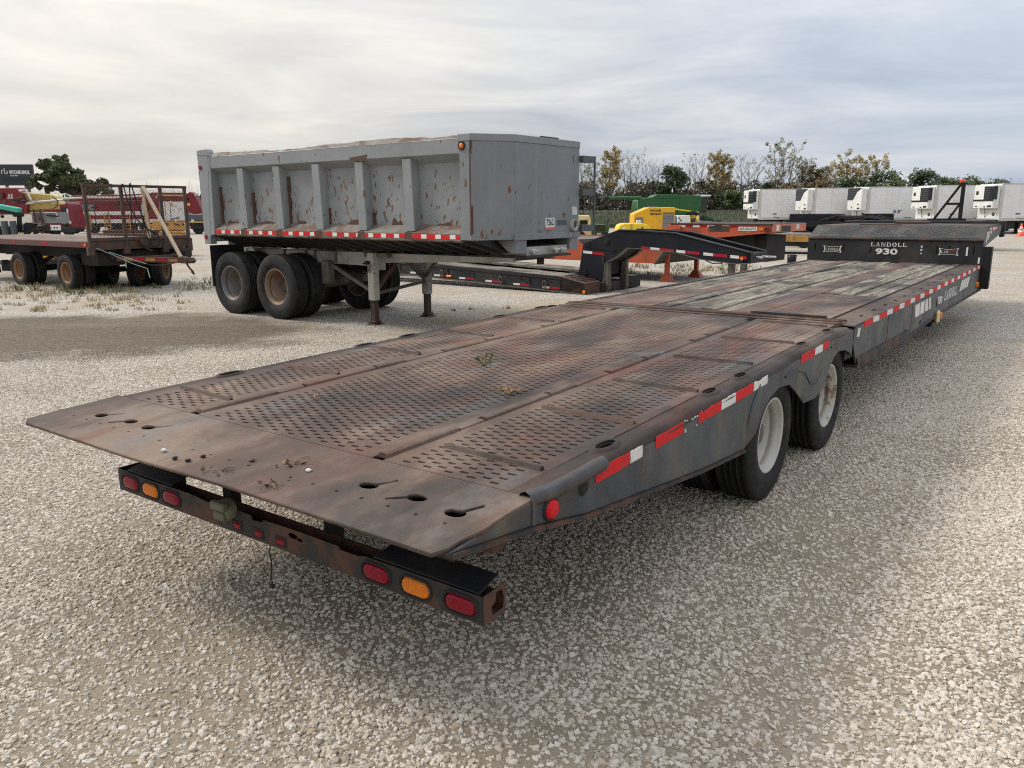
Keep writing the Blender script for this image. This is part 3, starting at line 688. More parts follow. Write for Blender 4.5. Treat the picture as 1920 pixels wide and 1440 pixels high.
# main deck ----------------------------------------------------------------
def zf0(l): return ZF
for (l0, l1, a, b) in ((4.86, 6.90, .245, .845), (4.86, 6.56, 2.045, W-.245+.17)):
    perf_mb(l0, l1, a, b, zf0, pl=.0256, h=.006, skip=.01).build('perforated_plate', 'deck_steel', T)
for (a, b) in ((.850, 1.095), (1.83, 2.04)):
    q = MB(); q.box((4.86, a, ZF-.014), (LF, b, ZF+.003)); q.build('floor_strip', 'deck_steel', T, bevel=.002)
for s_ in (0, 1):           # side rails: flanged top with slots
    a, b = (.0, .235) if s_ == 0 else (W-.0, W-.06)
    sl = [5.324+.4515*i for i in range(16)]
    lo, hi = min(a, b), max(a, b)
    holes = [[(l-.05, lo+.085), (l+.045, lo+.085), (l+.06, lo+.10), (l+.05, lo+.112), (l-.04, lo+.112), (l-.06, lo+.098)] for l in sl] if s_ == 0 else []
    plate('rail_top', [(4.70, lo+.004), (LF, lo+.004), (LF, hi), (4.86, hi), (4.70, hi-.02)], holes, .014, 'deck_steel_dark', T, lambda x, y, h: (x, y, ZF+h-.003), bevel=.003)
q = MB(); q.box((4.86, .237, ZF-.02), (LF, .243, ZF+.014)); q.build('rail_lip', 'rust_dark', T)
FS = [(4.72, .845), (LF+.02, .848), (12.82, .848), (12.82, .465), (8.5, .52), (6.86, .494), (4.84, .538), (4.69, .72), (4.70, .80)]
PX(FS, 0., .014, name='side_sheet', bevel=.003); PX(FS, W-.014, W, name='side_sheet')
flange([(4.80, .545), (6.86, .50), (8.5, .527), (12.8, .472)], -.016, .12, .02, name='bottom_flange')
PX([(4.80, .60), (6.9, .562), (6.9, .50), (4.85, .54)], -.012, 0., 'rust_dark', name='skirt_strip')
# timber planks
for (a, b, l0, n) in ((1.098, 1.828, 5.05, 5), (.247, .848, 6.905, 4), (2.043, W-.065, 6.565, 3)):
    wd = (b-a)/n
    for k in range(n):
        q = MB(); ls = l0+RND.uniform(0, .10); z = ZF+RND.uniform(-.006, .005); segs = 10; vs = []
        e0, e1 = a+k*wd+.0025, a+(k+1)*wd-.0025
        for i in range(segs+1):
            l = ls+(LF-.02-ls)*i/segs; dz = RND.uniform(-.004, .004); j0, j1 = RND.uniform(0, .004), RND.uniform(0, .004)
            vs += [(l, e0+j0, z-.035), (l, e1-j1, z-.035), (l, e1-j1, z-.006+dz), (l, e1-.012-j1, z+dz), (l, e0+.012+j0, z+dz*.6), (l, e0+j0, z-.006+dz)]
        q.add(vs, [(i*6+c, i*6+(c+1) % 6, (i+1)*6+(c+1) % 6, (i+1)*6+c) for i in range(segs) for c in range(6)] + [(5, 4, 3, 2, 1, 0), tuple(segs*6+c for c in range(6))])
        clean(q.build('plank', 'plank', T))
q = MB(); q.box((4.9, .2, ZF-.10), (LF, W-.05, ZF-.045)); q.build('sub_floor', 'under_black', T)
# bulkhead and gooseneck ------------------------------------------------------
sl12 = []
for i in range(13): c = .08+i*.198; sl12.append([(c-.018, .345), (c+.014, .345), (c+.018, .385), (c-.012, .385)])
for c in (.12, .58+.0, 1.0, 1.96, 2.13, 2.46): sl12.append([(c-.008, .17), (c+.008, .17), (c+.008, .29), (c-.008, .29)])
# (x -> w from the left, y -> height above deck)
plate('bulkhead', [(0, 0), (W+.02, 0), (W+.02, .39), (0, .39)], sl12, .012, 'black_paint_dusty', T, lambda x, y, h: (LF+h, W+.015-x, ZF-.01+y))
q = MB(); q.box((LF+.05, .0, ZF-.05), (LF+.07, W, ZF+.37)); q.build('bulkhead_backing', 'under_black', T)
def zs(l): return 1.245+(1.43-1.245)*(l-LF)/.5
perf_mb(LF+.02, LF+.49, .04, W-.04, zs, pl=.034, pw=.098, a=.019, h=.009, skip=.02).build('perforated_plate', 'grey_plate', T)
for a, b in ((.0, .04), (W-.04, W+.015)):
    q = MB(); q.hexa([(LF, a, 1.20), (LF+.5, a, 1.38), (LF+.5, b, 1.38), (LF, b, 1.20), (LF, a, zs(LF)), (LF+.5, a, zs(LF+.5)), (LF+.5, b, zs(LF+.5)), (LF, b, zs(LF))]); q.build('slope_edge', 'grey_plate', T)
q = MB(); q.path([(LF-.004, .0, 1.222), (LF-.004, W, 1.222)], .022, 8); q.build('bulkhead_fold', 'rust_dark', T)
PX([(12.46, .858), (12.50, 1.11), (14.9, 1.26), (15.05, 1.40), (12.97, 1.425), (12.46, 1.24)], -.002, .016, name='gooseneck_side'); PX([(12.46, .858), (12.50, 1.11), (14.9, 1.26), (15.05, 1.40), (12.97, 1.425), (12.46, 1.24)], W-.016, W+.002, name='gooseneck_side')
q = MB(); q.box((12.96, .016, 1.37), (15.05, W-.016, 1.428)); q.build('gooseneck_deck', 'deck_steel_dark', T, bevel=.003)
q = MB(); q.box((15.05, -.03, 1.285), (15.3, W+.08, 1.475)); q.box((15.06, -.05, 1.20), (15.2, -.03, 1.475)); q.box((14.96, -.045, 1.20), (15.10, .02, 1.285)); q.build('front_bolster', 'black_paint_dusty', T, bevel=.01)
q = MB(); q.box((12.45, -.13, .50), (12.62, -.002, 1.13)); q.box((12.44, -.01, .47), (12.8, .02, .85)); q.build('bulkhead_post', 'black_paint', T, bevel=.004)
q = MB(); q.box((14.3, 1.1, 1.43), (14.9, 1.6, 1.47)); q.build('winch_plate', 'rust', T); q = MB(); q.box((12.99, 1.25, 1.43), (13.02, 1.9, 1.445)); q.build('winch_plate', 'rust', T)
# underneath: main beams, cross members, axles
for wc in (.80, 1.76):
    PX([(.55, .76), (4.6, .80), (12.4, .80), (12.4, .50), (4.6, .48), (1.9, .54), (.55, .70)], wc-.06, wc+.06, 'under_black', 'main_beam')
PX([(12.4, .80), (15.0, 1.37), (15.0, 1.18), (12.9, .52), (12.4, .50)], .75, 1.8, 'under_black', 'gooseneck_beam')
for k in range(22):
    l = .62+.185*k if k < 20 else 0
    if not l: continue
    q = MB(); q.box((l-.02, .05, zd(l)-.09), (l+.02, W-.05, zd(l)-.016)); q.build('cross_member', 'under_black', T)
for k in range(14):
    l = 5.0+.53*k; q = MB(); q.box((l-.03, .03, .66), (l+.03, W-.03, .75)); q.build('cross_member', 'under_black', T)
q = MB(); q.box((.30, .20, .66), (.40, W-.2, .745)); q.box((.40, .12, .60), (.47, W-.12, .70)); q.build('tail_beam', 'rust', T, bevel=.004)
q = MB(); q.hexa([(.12, .05, .70), (LH, .45, .77), (LH, W-.45, .77), (.12, W-.05, .70), (.12, .05, .715), (LH, .45, .785), (LH, W-.45, .785), (.12, W-.05, .715)]); q.build('added_shade_sheet', 'under_black', T)  # dark sheet added below the deck to keep ground light out of the slots
A1, DA, WR, WRR = 3.0416, 1.25, .397, .2222
for a in (A1, A1+DA):
    q = MB(); q.tube((a, .3, .41), (a, W-.3, .41), .065, 12); q.build('axle', 'under_black', T)
    for wc, fl in ((.155, 0), (.425, 1), (W-.155, 1), (W-.425, 0)):
        o = wheel(T, 'low', WR, WRR, .235, 'rim_white' if a < 3.5 else 'rim_white_rusty', (a, wc, .397), bool(fl))
for l in (2.0, 8.75):      # small feet / brackets
    q = MB(); q.box((l-.06, .55, .42), (l+.06, .7, .56)); q.build('hanger', 'under_black', T)
q = MB(); q.box((1.98, .33, .42), (2.05, .39, .56)); q.tube((2.015, .36, .36), (2.015, .36, .44), .03, 8); q.build('drain_pipe', 'under_black', T)
# landing leg with a cable reel hanging on the right-hand side
q = MB(); q.box((8.72, .06, .36), (8.84, .20, .52)); q.box((8.66, .0, .425), (8.90, .24, .45)); q.build('landing_leg', 'under_black', T, bevel=.004)
q = MB(); q.tube((8.80, -.03, .49), (8.80, .02, .49), .042, 14); q.build('side_marker', 'orange_lamp', T)
q = MB(); q.hexa([(8.46, -.05, .44), (8.54, -.05, .43), (8.54, -.005, .43), (8.46, -.005, .44), (8.46, -.05, .57), (8.54, -.05, .59), (8.54, -.005, .59), (8.46, -.005, .57)]); q.build('tag_bottle', 'pale_yellow', T, bevel=.02)
q = MB(); q.tube((12.17, -.035, .585), (12.17, .0, .585), .04, 14); q.build('side_marker', 'orange_lamp', T)
q = MB(); q.box((8.50, -.004, .62), (8.58, 0, .70)); q.build('crank_hole', 'under_black', T)
for l in (6.75, 7.55): q = MB(); q.box((l-.03, -.005, .535), (l+.03, 0, .575)); q.build('chain_slot', 'under_black', T)
for l in (5.9, 7.02): q = MB(); q.box((l-.004, -.003, .52), (l+.004, 0, .83)); q.build('panel_joint', 'side_steel', T)
# reflective tape
def tq(l0, z0, l1, z1, hh, m, off=-.0022, ragged=0):
    q = MB(); n = 6; top = []; bot = []
    for i in range(n+1):
        t = i/n; l = l0+(l1-l0)*t; z = z0+(z1-z0)*t; a = RND.uniform(-ragged, ragged) if ragged else 0
        top.append((l, z+hh/2-abs(a))); bot.append((l, z-hh/2+abs(a)*.5))
    q.prism(bot+top[::-1], 'y', off, 0.)
    return clean(q.build('reflective_tape', m, T))
for l0, l1, m_, rg in ((.862, 1.128, 'tape_red', .004), (1.132, 1.235, 'tape_white', .004), (1.355, 1.625, 'tape_red', .003), (1.80, 1.98, 'tape_red', .008), (1.98, 2.18, 'tape_red', .004), (2.072, 2.26, 'tape_white', .005), (2.263, 2.52, 'tape_red', .004), (2.523, 2.74, 'tape_white', .010), (3.355, 3.652, 'tape_red', .005), (3.655, 3.83, 'tape_white', .006), (3.833, 3.98, 'tape_red', .003)):
    if (l0, l1) == (1.98, 2.18): l1 = 2.07
    za = .760+.019*(l0-.86)+(.002 if l0 > 3 else 0); zb = .760+.019*(l1-.86)
    tq(l0, za+.004, l1, zb+.004, .052, m_, -.0024, rg)
for k in range(9): # flakes left of a torn piece
    l = 1.64+RND.uniform(0, .15); z = .774+RND.choice((-.02, .022))+RND.uniform(-.006, .006); q = MB(); q.box((l, -.002, z), (l+RND.uniform(.006, .02), 0, z+RND.uniform(.003, .008))); q.build('tape_scrap', 'tape_white', T)
l = 4.985; k = 0
while l < LF:
    ln = .30 if k % 2 == 0 else .225; tq(l, .838, min(l+ln, LF), .832, .045, 'tape_red' if k % 2 == 0 else 'tape_white', -.0024, .001); l += ln+.001; k += 1
# decals on the side: bars, number and name, slanted bars
for a, b in ((7.16, 7.40), (7.45, 7.67), (7.735, 7.89), (7.955, 8.075)): PX([(a, .768), (b, .770), (b+.05, .640), (a+.045, .642)], -.0022, 0., 'decal_white', 'decal')
for k in range(4):
    a = 10.36+.215*k; PX([(a, .637), (a+.15, .637), (a+.15+.16, .768), (a+.16, .768)], -.0022, 0., 'decal_white', 'decal')
text('lettering', '930', .12, 'white_paint', T, (8.56, -.0015, .645), (1, 0, -.06), (.25, 0, 1), .001, .33, .003)
PX([(4.775, .765), (4.845, .762), (4.87, .825), (4.80, .83)], -.0022, 0., 'white_paint', 'sticker')
# slab-serif lettering built from strokes
def slab(word, w_tot, h, m, parent, org, ux, uy, depth=.0015, gap=.22):
    G = {'L': (.8, [[(.0,0),(.3,0),(.3,.1),(.25,.1),(.25,.9),(.3,.9),(.3,1),(0,1),(0,.9),(.06,.9),(.06,.1),(0,.1)], [(.3,0),(.75,0),(.75,.32),(.66,.32),(.62,.12),(.3,.12)]]),
         'A': (.9, [[(-.02,0),(.26,0),(.26,.08),(.2,.08),(.46,1),(.38,1),(.08,.08),(-.02,.08)], [(.55,0),(.92,0),(.92,.08),(.84,.08),(.56,1),(.40,1),(.65,.08),(.55,.08)], [(.22,.3),(.68,.3),(.66,.4),(.24,.4)]]),
         'N': (.95, [[(0,0),(.28,0),(.28,.08),(.2,.08),(.2,1),(.0,1),(.0,.92),(.1,.92),(.1,.08),(0,.08)], [(.1,1),(.28,1),(.85,.0),(.72,0)], [(.66,1),(.95,1),(.95,.92),(.86,.92),(.86,0),(.77,0),(.77,.92),(.66,.92)]]),
         'D': (.92, [[(0,0),(.27,0),(.27,1),(0,1),(0,.9),(.06,.9),(.06,.1),(0,.1)]] + [[(.27+.0+(.40 if True else 0)*0, 0), (.5,0),(.5,.1),(.27,.1)], [(.5,0),(.72,.08),(.64,.2),(.5,.1)], [(.72,.08),(.88,.35),(.68,.38),(.64,.2)], [(.88,.35),(.88,.65),(.68,.62),(.68,.38)], [(.88,.65),(.72,.92),(.64,.8),(.68,.62)], [(.72,.92),(.5,1),(.5,.9),(.64,.8)], [(.27,.9),(.5,.9),(.5,1),(.27,1)]]),
         'O': (.95, [])}
    import math as _m
    ring = []
    for i in range(14):
        a, b = 2*pi*i/14, 2*pi*(i+1)/14
        ring.append([(.46+.46*cos(a), .5+.52*sin(a)), (.46+.46*cos(b), .5+.52*sin(b)), (.46+.25*cos(b), .5+.40*sin(b)), (.46+.25*cos(a), .5+.40*sin(a))])
    G['O'] = (.95, ring)
    tot = sum(G[c][0]+gap for c in word)-gap; sx = w_tot/tot; q = MB(); x = 0
    ux, uy, org = Vector(ux).normalized(), Vector(uy), Vector(org); uz = ux.cross(uy).normalized()
    for c in word:
        for poly in G[c][1]:
            n = len(poly); vs = [org+ux*((x+px)*sx)+uy*(py*h) for px, py in poly]; vs2 = [v+uz*depth for v in vs]
            q.add(vs+vs2, [tuple(range(n)), tuple(range(2*n-1, n-1, -1))] + [(i, (i+1) % n, (i+1) % n+n, i+n) for i in range(n)])
        x += G[c][0]+gap
    return clean(q.build('lettering', m, parent))
slab('LANDOLL', 1.02, .115, 'white_paint', T, (9.06, -.0016, .635), (1, 0, -.012), (.25, 0, 1))
slab('LANDOLL', .53, .062, 'decal_white', T, (LF-.0085, 1.575, 1.105), (0, -1, 0), (0, 0, 1))
text('lettering', '930', .125, 'decal_white', T, (LF-.0085, 1.50, .985), (0, -1, 0), (0, 0, 1), .001, .33, .004)
def emblem(wc, z0, wid, hgt, worn):
    y0 = LF-.0085; q = MB(); n = 8
    def rim_(s):      # frame with hollowed sides
        pts = []
        for i in range(n+1): t = i/n; pts.append((-.5+t, -.5+.16*sin(pi*t)))
        for i in range(1, n): t = i/n; pts.append((.5-.07*sin(pi*t), -.5+t))
        for i in range(n+1): t = i/n; pts.append((.5-t, .5-.16*sin(pi*t)))
        for i in range(1, n): t = i/n; pts.append((-.5+.07*sin(pi*t), .5-t))
        return [(wc-px*wid*s, z0+pz*hgt*s) for px, pz in pts]
    a, b = rim_(1.), rim_(.86); k = len(a)
    vs = [(y0, *p) for p in a]+[(y0, *p) for p in b]+[(y0-.001, *p) for p in a]+[(y0-.001, *p) for p in b]
    q.add(vs, [(i, (i+1) % k, k+(i+1) % k, k+i) for i in range(k)]+[(2*k+i, 3*k+i, 3*k+(i+1) % k, 2*k+(i+1) % k) for i in range(k)])
    clean(q.build('emblem_frame', 'decal_white', T))
    slab('LANDOLL' if not worn else 'LAN', wid*(.70 if not worn else .34), hgt*.36, 'decal_white', T, (y0, wc+wid*.35, z0-hgt*.19), (0, -1, 0), (0, 0, 1))
    if worn:
        q = MB(); q.prism([(wc-wid*.40, z0-.018), (wc-.015, z0-.03), (wc+.02, z0+.005), (wc-.03, z0+.03), (wc-wid*.42, z0+.036)], 'x', y0-.0012, y0); clean(q.build('rust_patch', 'rust', T))
emblem(2.17, 1.045, .30, .115, False); emblem(.45, 1.045, .28, .115, True)
for w_, z0, z1 in ((.83, 1.10, 1.13), (.83, 1.05, 1.08), (.83, 1.00, 1.02), (.20, .99, 1.12), (.03, .88, .97)):
    q = MB(); q.box((LF-.0095, w_-.012, z0), (LF-.0065, w_+.012, z1)); q.build('tape_scrap', 'tape_white', T)
# white stripes and red tape on the gooseneck side
for k in range(6):
    a = 12.78+.19*k; zt = 1.345; zb = 1.165+.045*k; PX([(a, zb), (a+.11, zb+.008), (a+.11, zt), (a, zt)], -.0045, -.002, 'decal_white', 'decal')
for k in range(7): a = 12.95+.2*k; PX([(a, 1.36), (a+.2, 1.36), (a+.2, 1.395), (a, 1.395)], -.0045, -.002, 'tape_red' if k % 2 == 0 else 'tape_white', 'reflective_tape')
# rusted light bar under the lip ----------------------------------------------
B0, B1 = .085, 2.31
def bz(w_): return .402+.003*w_
lt_x = [(.176, 'r'), (.375, 'a'), (.565, 'r'), (1.86, 'r'), (2.03, 'a'), (2.20, 'r')]
holes = [circ(w_, .048, .074, .035, 18) for w_, _ in lt_x]+[circ(1.02, .075, .03, .012, 7), circ(.98, .068, .02, .008, 6)]
topE = [(B0, .098), (.30, .099), (.62, .097), (.66, .088), (.75, .088), (.76, .10), (1.02, .102), (1.20, .098), (1.21, .086), (1.27, .082), (1.28, .10), (1.5, .104), (1.58, .09), (1.70, .10), (1.83, .098), (2.1, .095), (B1, .10)]
BU = plate('light_bar', [(B0, 0), (B1, 0)] + topE[::-1], holes, .006, 'rust_dark', T, lambda x, y, h: (.30+h, x, bz(x)+y))
for a, b in ((.10, .585), (1.86, 2.24)):
    q = MB(); q.hexa([(.303, a, bz(a)+.099), (.303, b, bz(b)+.099), (.415, b-.01, bz(b)+.125), (.415, a+.005, bz(a)+.125), (.303, a, bz(a)+.105), (.303, b, bz(b)+.105), (.415, b-.01, bz(b)+.131), (.415, a+.005, bz(a)+.131)])
    clean(q.build('bar_top', 'black_paint_dusty', BU, bevel=.004))
q = MB(); q.box((.303, B0, .40), (.42, B1, .408)); q.box((.415, B0, .408), (.421, B1, .47)); clean(q.build('bar_channel', 'rust', BU))
plate('bar_end', [(.30, 0), (.415, 0), (.42, .11), (.36, .105), (.30, .10)], [[(.345, .018), (.405, .02), (.408, .055), (.398, .092), (.365, .09), (.36, .06), (.34, .05)]], .005, 'rust', BU, lambda x, y, h: (x, B0-.003+h, .402+y))
q = MB(); q.box((.30, B1, .40), (.42, B1+.005, .51)); q.build('bar_end', 'rust_dark', BU)
for w_, c in lt_x:
    z = bz(w_)+.048
    def ov(rx, rz, n=24):      # stadium outline
        pts = []
        for i in range(n):
            a = 2*pi*i/n; cx = (rx-rz)*(1 if cos(a) > 0 else -1); pts.append((cx+rz*cos(a), rz*sin(a)))
        return pts
    L_ = MB(); rings = [(.292, .058, .0265), (.288, .052, .022), (.286, .03, .012)]; vs = []
    for x, rx, rz in [(.30, .061, .029)]+rings: vs += [(x, w_+a*1.06, z+b*1.06) for a, b in ov(rx, rz)]
    L_.add(vs, [(r*24+i, r*24+(i+1) % 24, (r+1)*24+(i+1) % 24, (r+1)*24+i) for r in range(3) for i in range(24)]+[tuple(72+i for i in range(24))], True)
    o = clean(L_.build('tail_lamp', 'lens_red' if c == 'r' else 'lens_amber', BU)); o['label'] = 'amber oval lamp' if c == 'a' else 'red oval lamp'
    R_ = MB(); vs = []
    for x, rx, rz in ((.296, .063, .030), (.290, .066, .0325), (.290, .070, .0365), (.297, .073, .040)): vs += [(x, w_+a*1.06, z+b*1.06) for a, b in ov(rx, rz)]
    R_.add(vs, [(r*24+i, r*24+(i+1) % 24, (r+1)*24+(i+1) % 24, (r+1)*24+i) for r in range(3) for i in range(24)], True); clean(R_.build('grommet', 'rubber', BU))
for w_ in (1.095, 1.235, 1.375):
    q = MB(); q.box((.289, w_-.022, .425), (.299, w_+.022, .452)); o = q.build('marker_lamp', 'lens_red', BU, bevel=.006)
    q = MB(); q.box((.294, w_-.034, .416), (.2985, w_+.034, .462)); q.build('grommet', 'rubber', BU, bevel=.006)
# round plug socket above the small lamps
q = MB(); q.lathe([(-.05, .001), (-.05, .036), (-.045, .044), (-.02, .046), (0, .046)], 22, 'x'); o = clean(q.build('plug_socket', 'olive', BU)); o.location = (.30, 1.42, .505)
q = MB(); q.box((.237, 1.385, .47), (.26, 1.455, .505)); q.box((.232, 1.375, .512), (.262, 1.465, .55)); q.build('socket_lid', 'olive', BU, bevel=.006)
q = MB(); q.path([(.33, 1.20, .41), (.318, 1.204, .36), (.322, 1.20, .31), (.316, 1.202, .26), (.318, 1.20, .215)], .003, 5); q.cbox((.318, 1.20, .208), (.014, .016, .016)); q.build('loose_wire', 'rubber', BU)
for w_ in (.45, .95, 1.62, 2.05): q = MB(); q.box((.42, w_-.03, .44), (.47, w_+.03, .75)); q.build('hanger_bracket', 'under_black', BU)

# ------------------------------------------------------------------ grey dump trailer
D = thing('dump_trailer', 'dented grey dump trailer with rust flecked ribbed sides, beyond the tilt deck', 'trailer', (-5.107, 13.686, 0), th=2.224)
DW = 2.44
def DP(poly, w0, w1, m, name, par=None, bevel=0): q = MB(); q.prism(poly, 'y', w0, w1); return clean(q.build(name, m, par or D, bevel=bevel))
def DB(a, b, m, name, par=None, bevel=0): q = MB(); q.box(a, b); return q.build(name, m, par or D, bevel=bevel)
ribs = [.96+.93*k for k in range(5)]
for near in (1, 0):
    y = (lambda w_: w_) if near else (lambda w_: DW-w_)
    # side panel, one sheet per bay
    xs = [.12]+[r for r in ribs]+[5.62]
    for a, b in zip(xs, xs[1:]):
        q = MB(); nx, nz = 8, 8; vs = []; rr = random.Random(int(a*100)+near)
        for i in range(nx+1):
            for j in range(nz+1):
                ed = i in (0, nx) or j in (0, nz); vs.append((a+(b-a)*i/nx, y(.145+(0 if ed else rr.uniform(-.012, .010))), 1.50+.86*j/nz))
        q.add(vs, [(i*(nz+1)+j, (i+1)*(nz+1)+j, (i+1)*(nz+1)+j+1, i*(nz+1)+j+1) for i in range(nx) for j in range(nz)], True)
        q.build('side_panel', 'dump_panel', D)
    for r in ribs:          # hollow ribs, tapering into the sloped ledge
        q = MB(); t = .06
        q.hexa([(r-t+.02, y(.012), 1.435), (r+t+.06, y(.012), 1.435), (r+t+.065, y(.15), 1.47), (r-t+.0, y(.15), 1.47), (r-t-.02, y(.012), 2.375), (r+t+.02, y(.012), 2.375), (r+t+.05, y(.15), 2.34), (r-t-.03, y(.15), 2.34)])
        clean(q.build('rib', 'dump_paint', D, bevel=.004))
        if near:
            q = MB(); q.hexa([(r-.07, -.003, 1.33), (r+.10, -.003, 1.33), (r+.08, -.003, 1.425), (r-.05, -.003, 1.425), (r-.05, .0, 1.33), (r+.07, .0, 1.33), (r+.05, .0, 1.43), (r-.03, .0, 1.43)]); clean(q.build('rust_patch', 'rust', D))
    q = MB(); q.prism([(y(0), 2.40), (y(.15), 2.30), (y(.16), 2.33), (y(.16), 2.60), (y(0), 2.585)], 'x', .15, 5.64); clean(q.build('top_rail', 'dump_paint', D, bevel=.006))
    q = MB(); q.prism([(y(0), 1.415), (y(.16), 1.535), (y(.17), 1.40), (y(.05), 1.30), (y(0), 1.318)], 'x', .15, 5.62); clean(q.build('rub_rail', 'dump_ledge', D, bevel=.004))
    # bent cap strip along the top, knocked wavy by loaders
    q = MB(); n = 60; vs = []
    rr = random.Random(4+near); 
    for i in range(n+1):
        l = .16+5.47*i/n; bumpz = .05+.010*sin(l*1.9+.6)+.007*sin(l*4.7)+rr.uniform(-.004, .004)
        if 1.7 < l < 2.0: bumpz -= .018
        if 3.6 < l < 5.0: bumpz += .012
        vs += [(l, y(-.002), 2.578), (l, y(.075), 2.583+bumpz), (l, y(.17), 2.58+bumpz*.8), (l, y(.18), 2.50)]
    q.add(vs, [(i*4+k, i*4+k+1, i*4+k+5, i*4+k+4) for i in range(n) for k in range(3)], True); clean(q.build('top_cap', 'dump_ledge', D))
    # corner post and front chamfer sheets
    q = MB(); q.prism([(5.62, y(0)), (5.80, y(0)), (6.13, y(.471)), (6.09, y(.471)), (5.78, y(.05)), (5.62, y(.05))], 'z', 1.335, 2.545); clean(q.build('corner_sheet', 'dump_front', D, bevel=.004))
    q = MB(); q.prism([(5.60, y(-.006)), (5.803, y(-.006)), (6.138, y(.469)), (6.09, y(.471)), (5.78, y(.05)), (5.60, y(.05))], 'z', 2.545, 2.632); clean(q.build('top_band', 'dump_paint', D, bevel=.004))
    # rear post, leaning
    q = MB(); q.hexa([(-.145, y(-.012), 1.165), (.02, y(-.012), 1.165), (.02, y(.11), 1.165), (-.145, y(.11), 1.165), (-.165, y(-.012), 2.66), (.155, y(-.012), 2.66), (.155, y(.11), 2.66), (-.165, y(.11), 2.66)])
    q.hexa([(.02, y(-.008), 1.30), (.16, y(-.008), 1.33), (.16, y(.15), 1.33), (.02, y(.15), 1.30), (.15, y(-.008), 2.60), (.19, y(-.008), 2.60), (.19, y(.15), 2.60), (.15, y(.15), 2.60)])
    q.hexa([(-.17, y(-.018), 2.62), (.19, y(-.018), 2.60), (.19, y(.12), 2.60), (-.17, y(.12), 2.62), (-.15, y(-.018), 2.70), (.09, y(-.018), 2.71), (.09, y(.12), 2.71), (-.15, y(.12), 2.70)])
    clean(q.build('rear_post', 'dump_paint', D, bevel=.006))
    if near:
        for z in (2.42, 1.28): q = MB(); q.tube((-.09, -.03, z), (-.09, -.012, z), .035, 14); q.build('rear_lamp', 'lens_red', D)
# rust bled down beside ribs and along the panel feet
rr = random.Random(77)
def streak(pts, name='rust_streak', m='rust'):
    q = MB(); q.prism(pts, 'y', .128, .150); clean(q.build(name, m, D))
for l, z0, z1, wd in ((.14, 1.52, 2.1, .05), (1.02, 1.52, 2.0, .07), (1.95, 1.52, 2.22, .055), (2.87, 1.52, 1.75, .05), (3.82, 1.5, 1.68, .05)):
    a = [(l+.07+wd*rr.uniform(.5, 1.1), z1-(z1-z0)*i/6) for i in range(7)]; streak([(l+.05, z0)]+[(l+.05, z1)]+a)
for l, ln, h_ in ((.35, .3, .06), (1.2, .45, .05), (2.2, .2, .05), (3.35, .35, .09), (4.25, .2, .10), (5.1, .25, .05)):
    streak([(l, 1.51), (l+ln, 1.51)]+[(l+ln-ln*i/5, 1.51+h_*rr.uniform(.3, 1.)*(1 if 0 < i < 5 else .2)) for i in range(6)])
for l, ln in ((3.62, .22),):
    q = MB(); q.prism([(l, 2.39), (l+.3, 2.37), (l+.34, 2.46), (l+.1, 2.44), (l-.04, 2.43)], 'y', -.002, .0); clean(q.build('rust_patch', 'rust', D))
# reflective tape on the rub rail
l = .2; k = 0
while l < 5.55:
    ln = .155 if k % 2 == 0 else .095
    ok = not (2.75 < l < 2.95 or 4.8 < l < 4.9)
    if ok: DB((l, -.0025, 1.345), (min(l+ln, 5.6), 0., 1.40), 'tape_red' if k % 2 == 0 else 'tape_white', 'reflective_tape')
    l += ln+.002; k += 1
# front
DP([(6.10, 1.325), (6.13, 1.325), (6.13, 2.545), (6.10, 2.545)], .471, DW-.471, 'dump_front', 'front_sheet', bevel=.003)
DP([(6.09, 2.545), (6.139, 2.545), (6.139, 2.632), (6.09, 2.632)], .465, DW-.465, 'dump_paint', 'top_band', bevel=.004)
DB((6.13, 1.05, 2.632), (6.10, 1.45, 2.65), 'rust', 'cap_patch')
q = MB(); q.box((5.785, -.008, 1.40), (5.80, .03, 2.54)); q.build('corner_seam', 'rust', D)
q = MB(); q.path([(5.808, .004, 1.42), (5.806, .003, 1.55), (5.807, .004, 1.66), (5.806, .004, 1.76)], .016, 6); q.path([(5.806, .002, 2.54), (5.805, .002, 2.45)], .014, 6); q.build('rust_bead', 'rust', D)
q = MB(); q.lathe([(0., .058), (-.012, .055), (-.02, .048), (-.006, .044), (-.004, .001)], 20, 'y'); o = clean(q.build('clearance_ring', 'rust_dark', D)); o.location = (5.665, -.002, 2.49)
q = MB(); q.lathe([(-.03, .001), (-.028, .02), (-.015, .034), (0., .036)], 18, 'y'); clean(q.build('clearance_lamp', 'orange_lamp', o))
q = MB(); q.box((6.13, .43+.02, 1.325), (6.150, DW-.45, 1.405)); q.build('front_sill', 'dump_front', D, bevel=.004)
DP([(5.62, 1.335), (6.12, 1.335), (6.12, 1.40), (5.62, 1.40)], .45, 1.99, 'dump_front', 'front_floor')
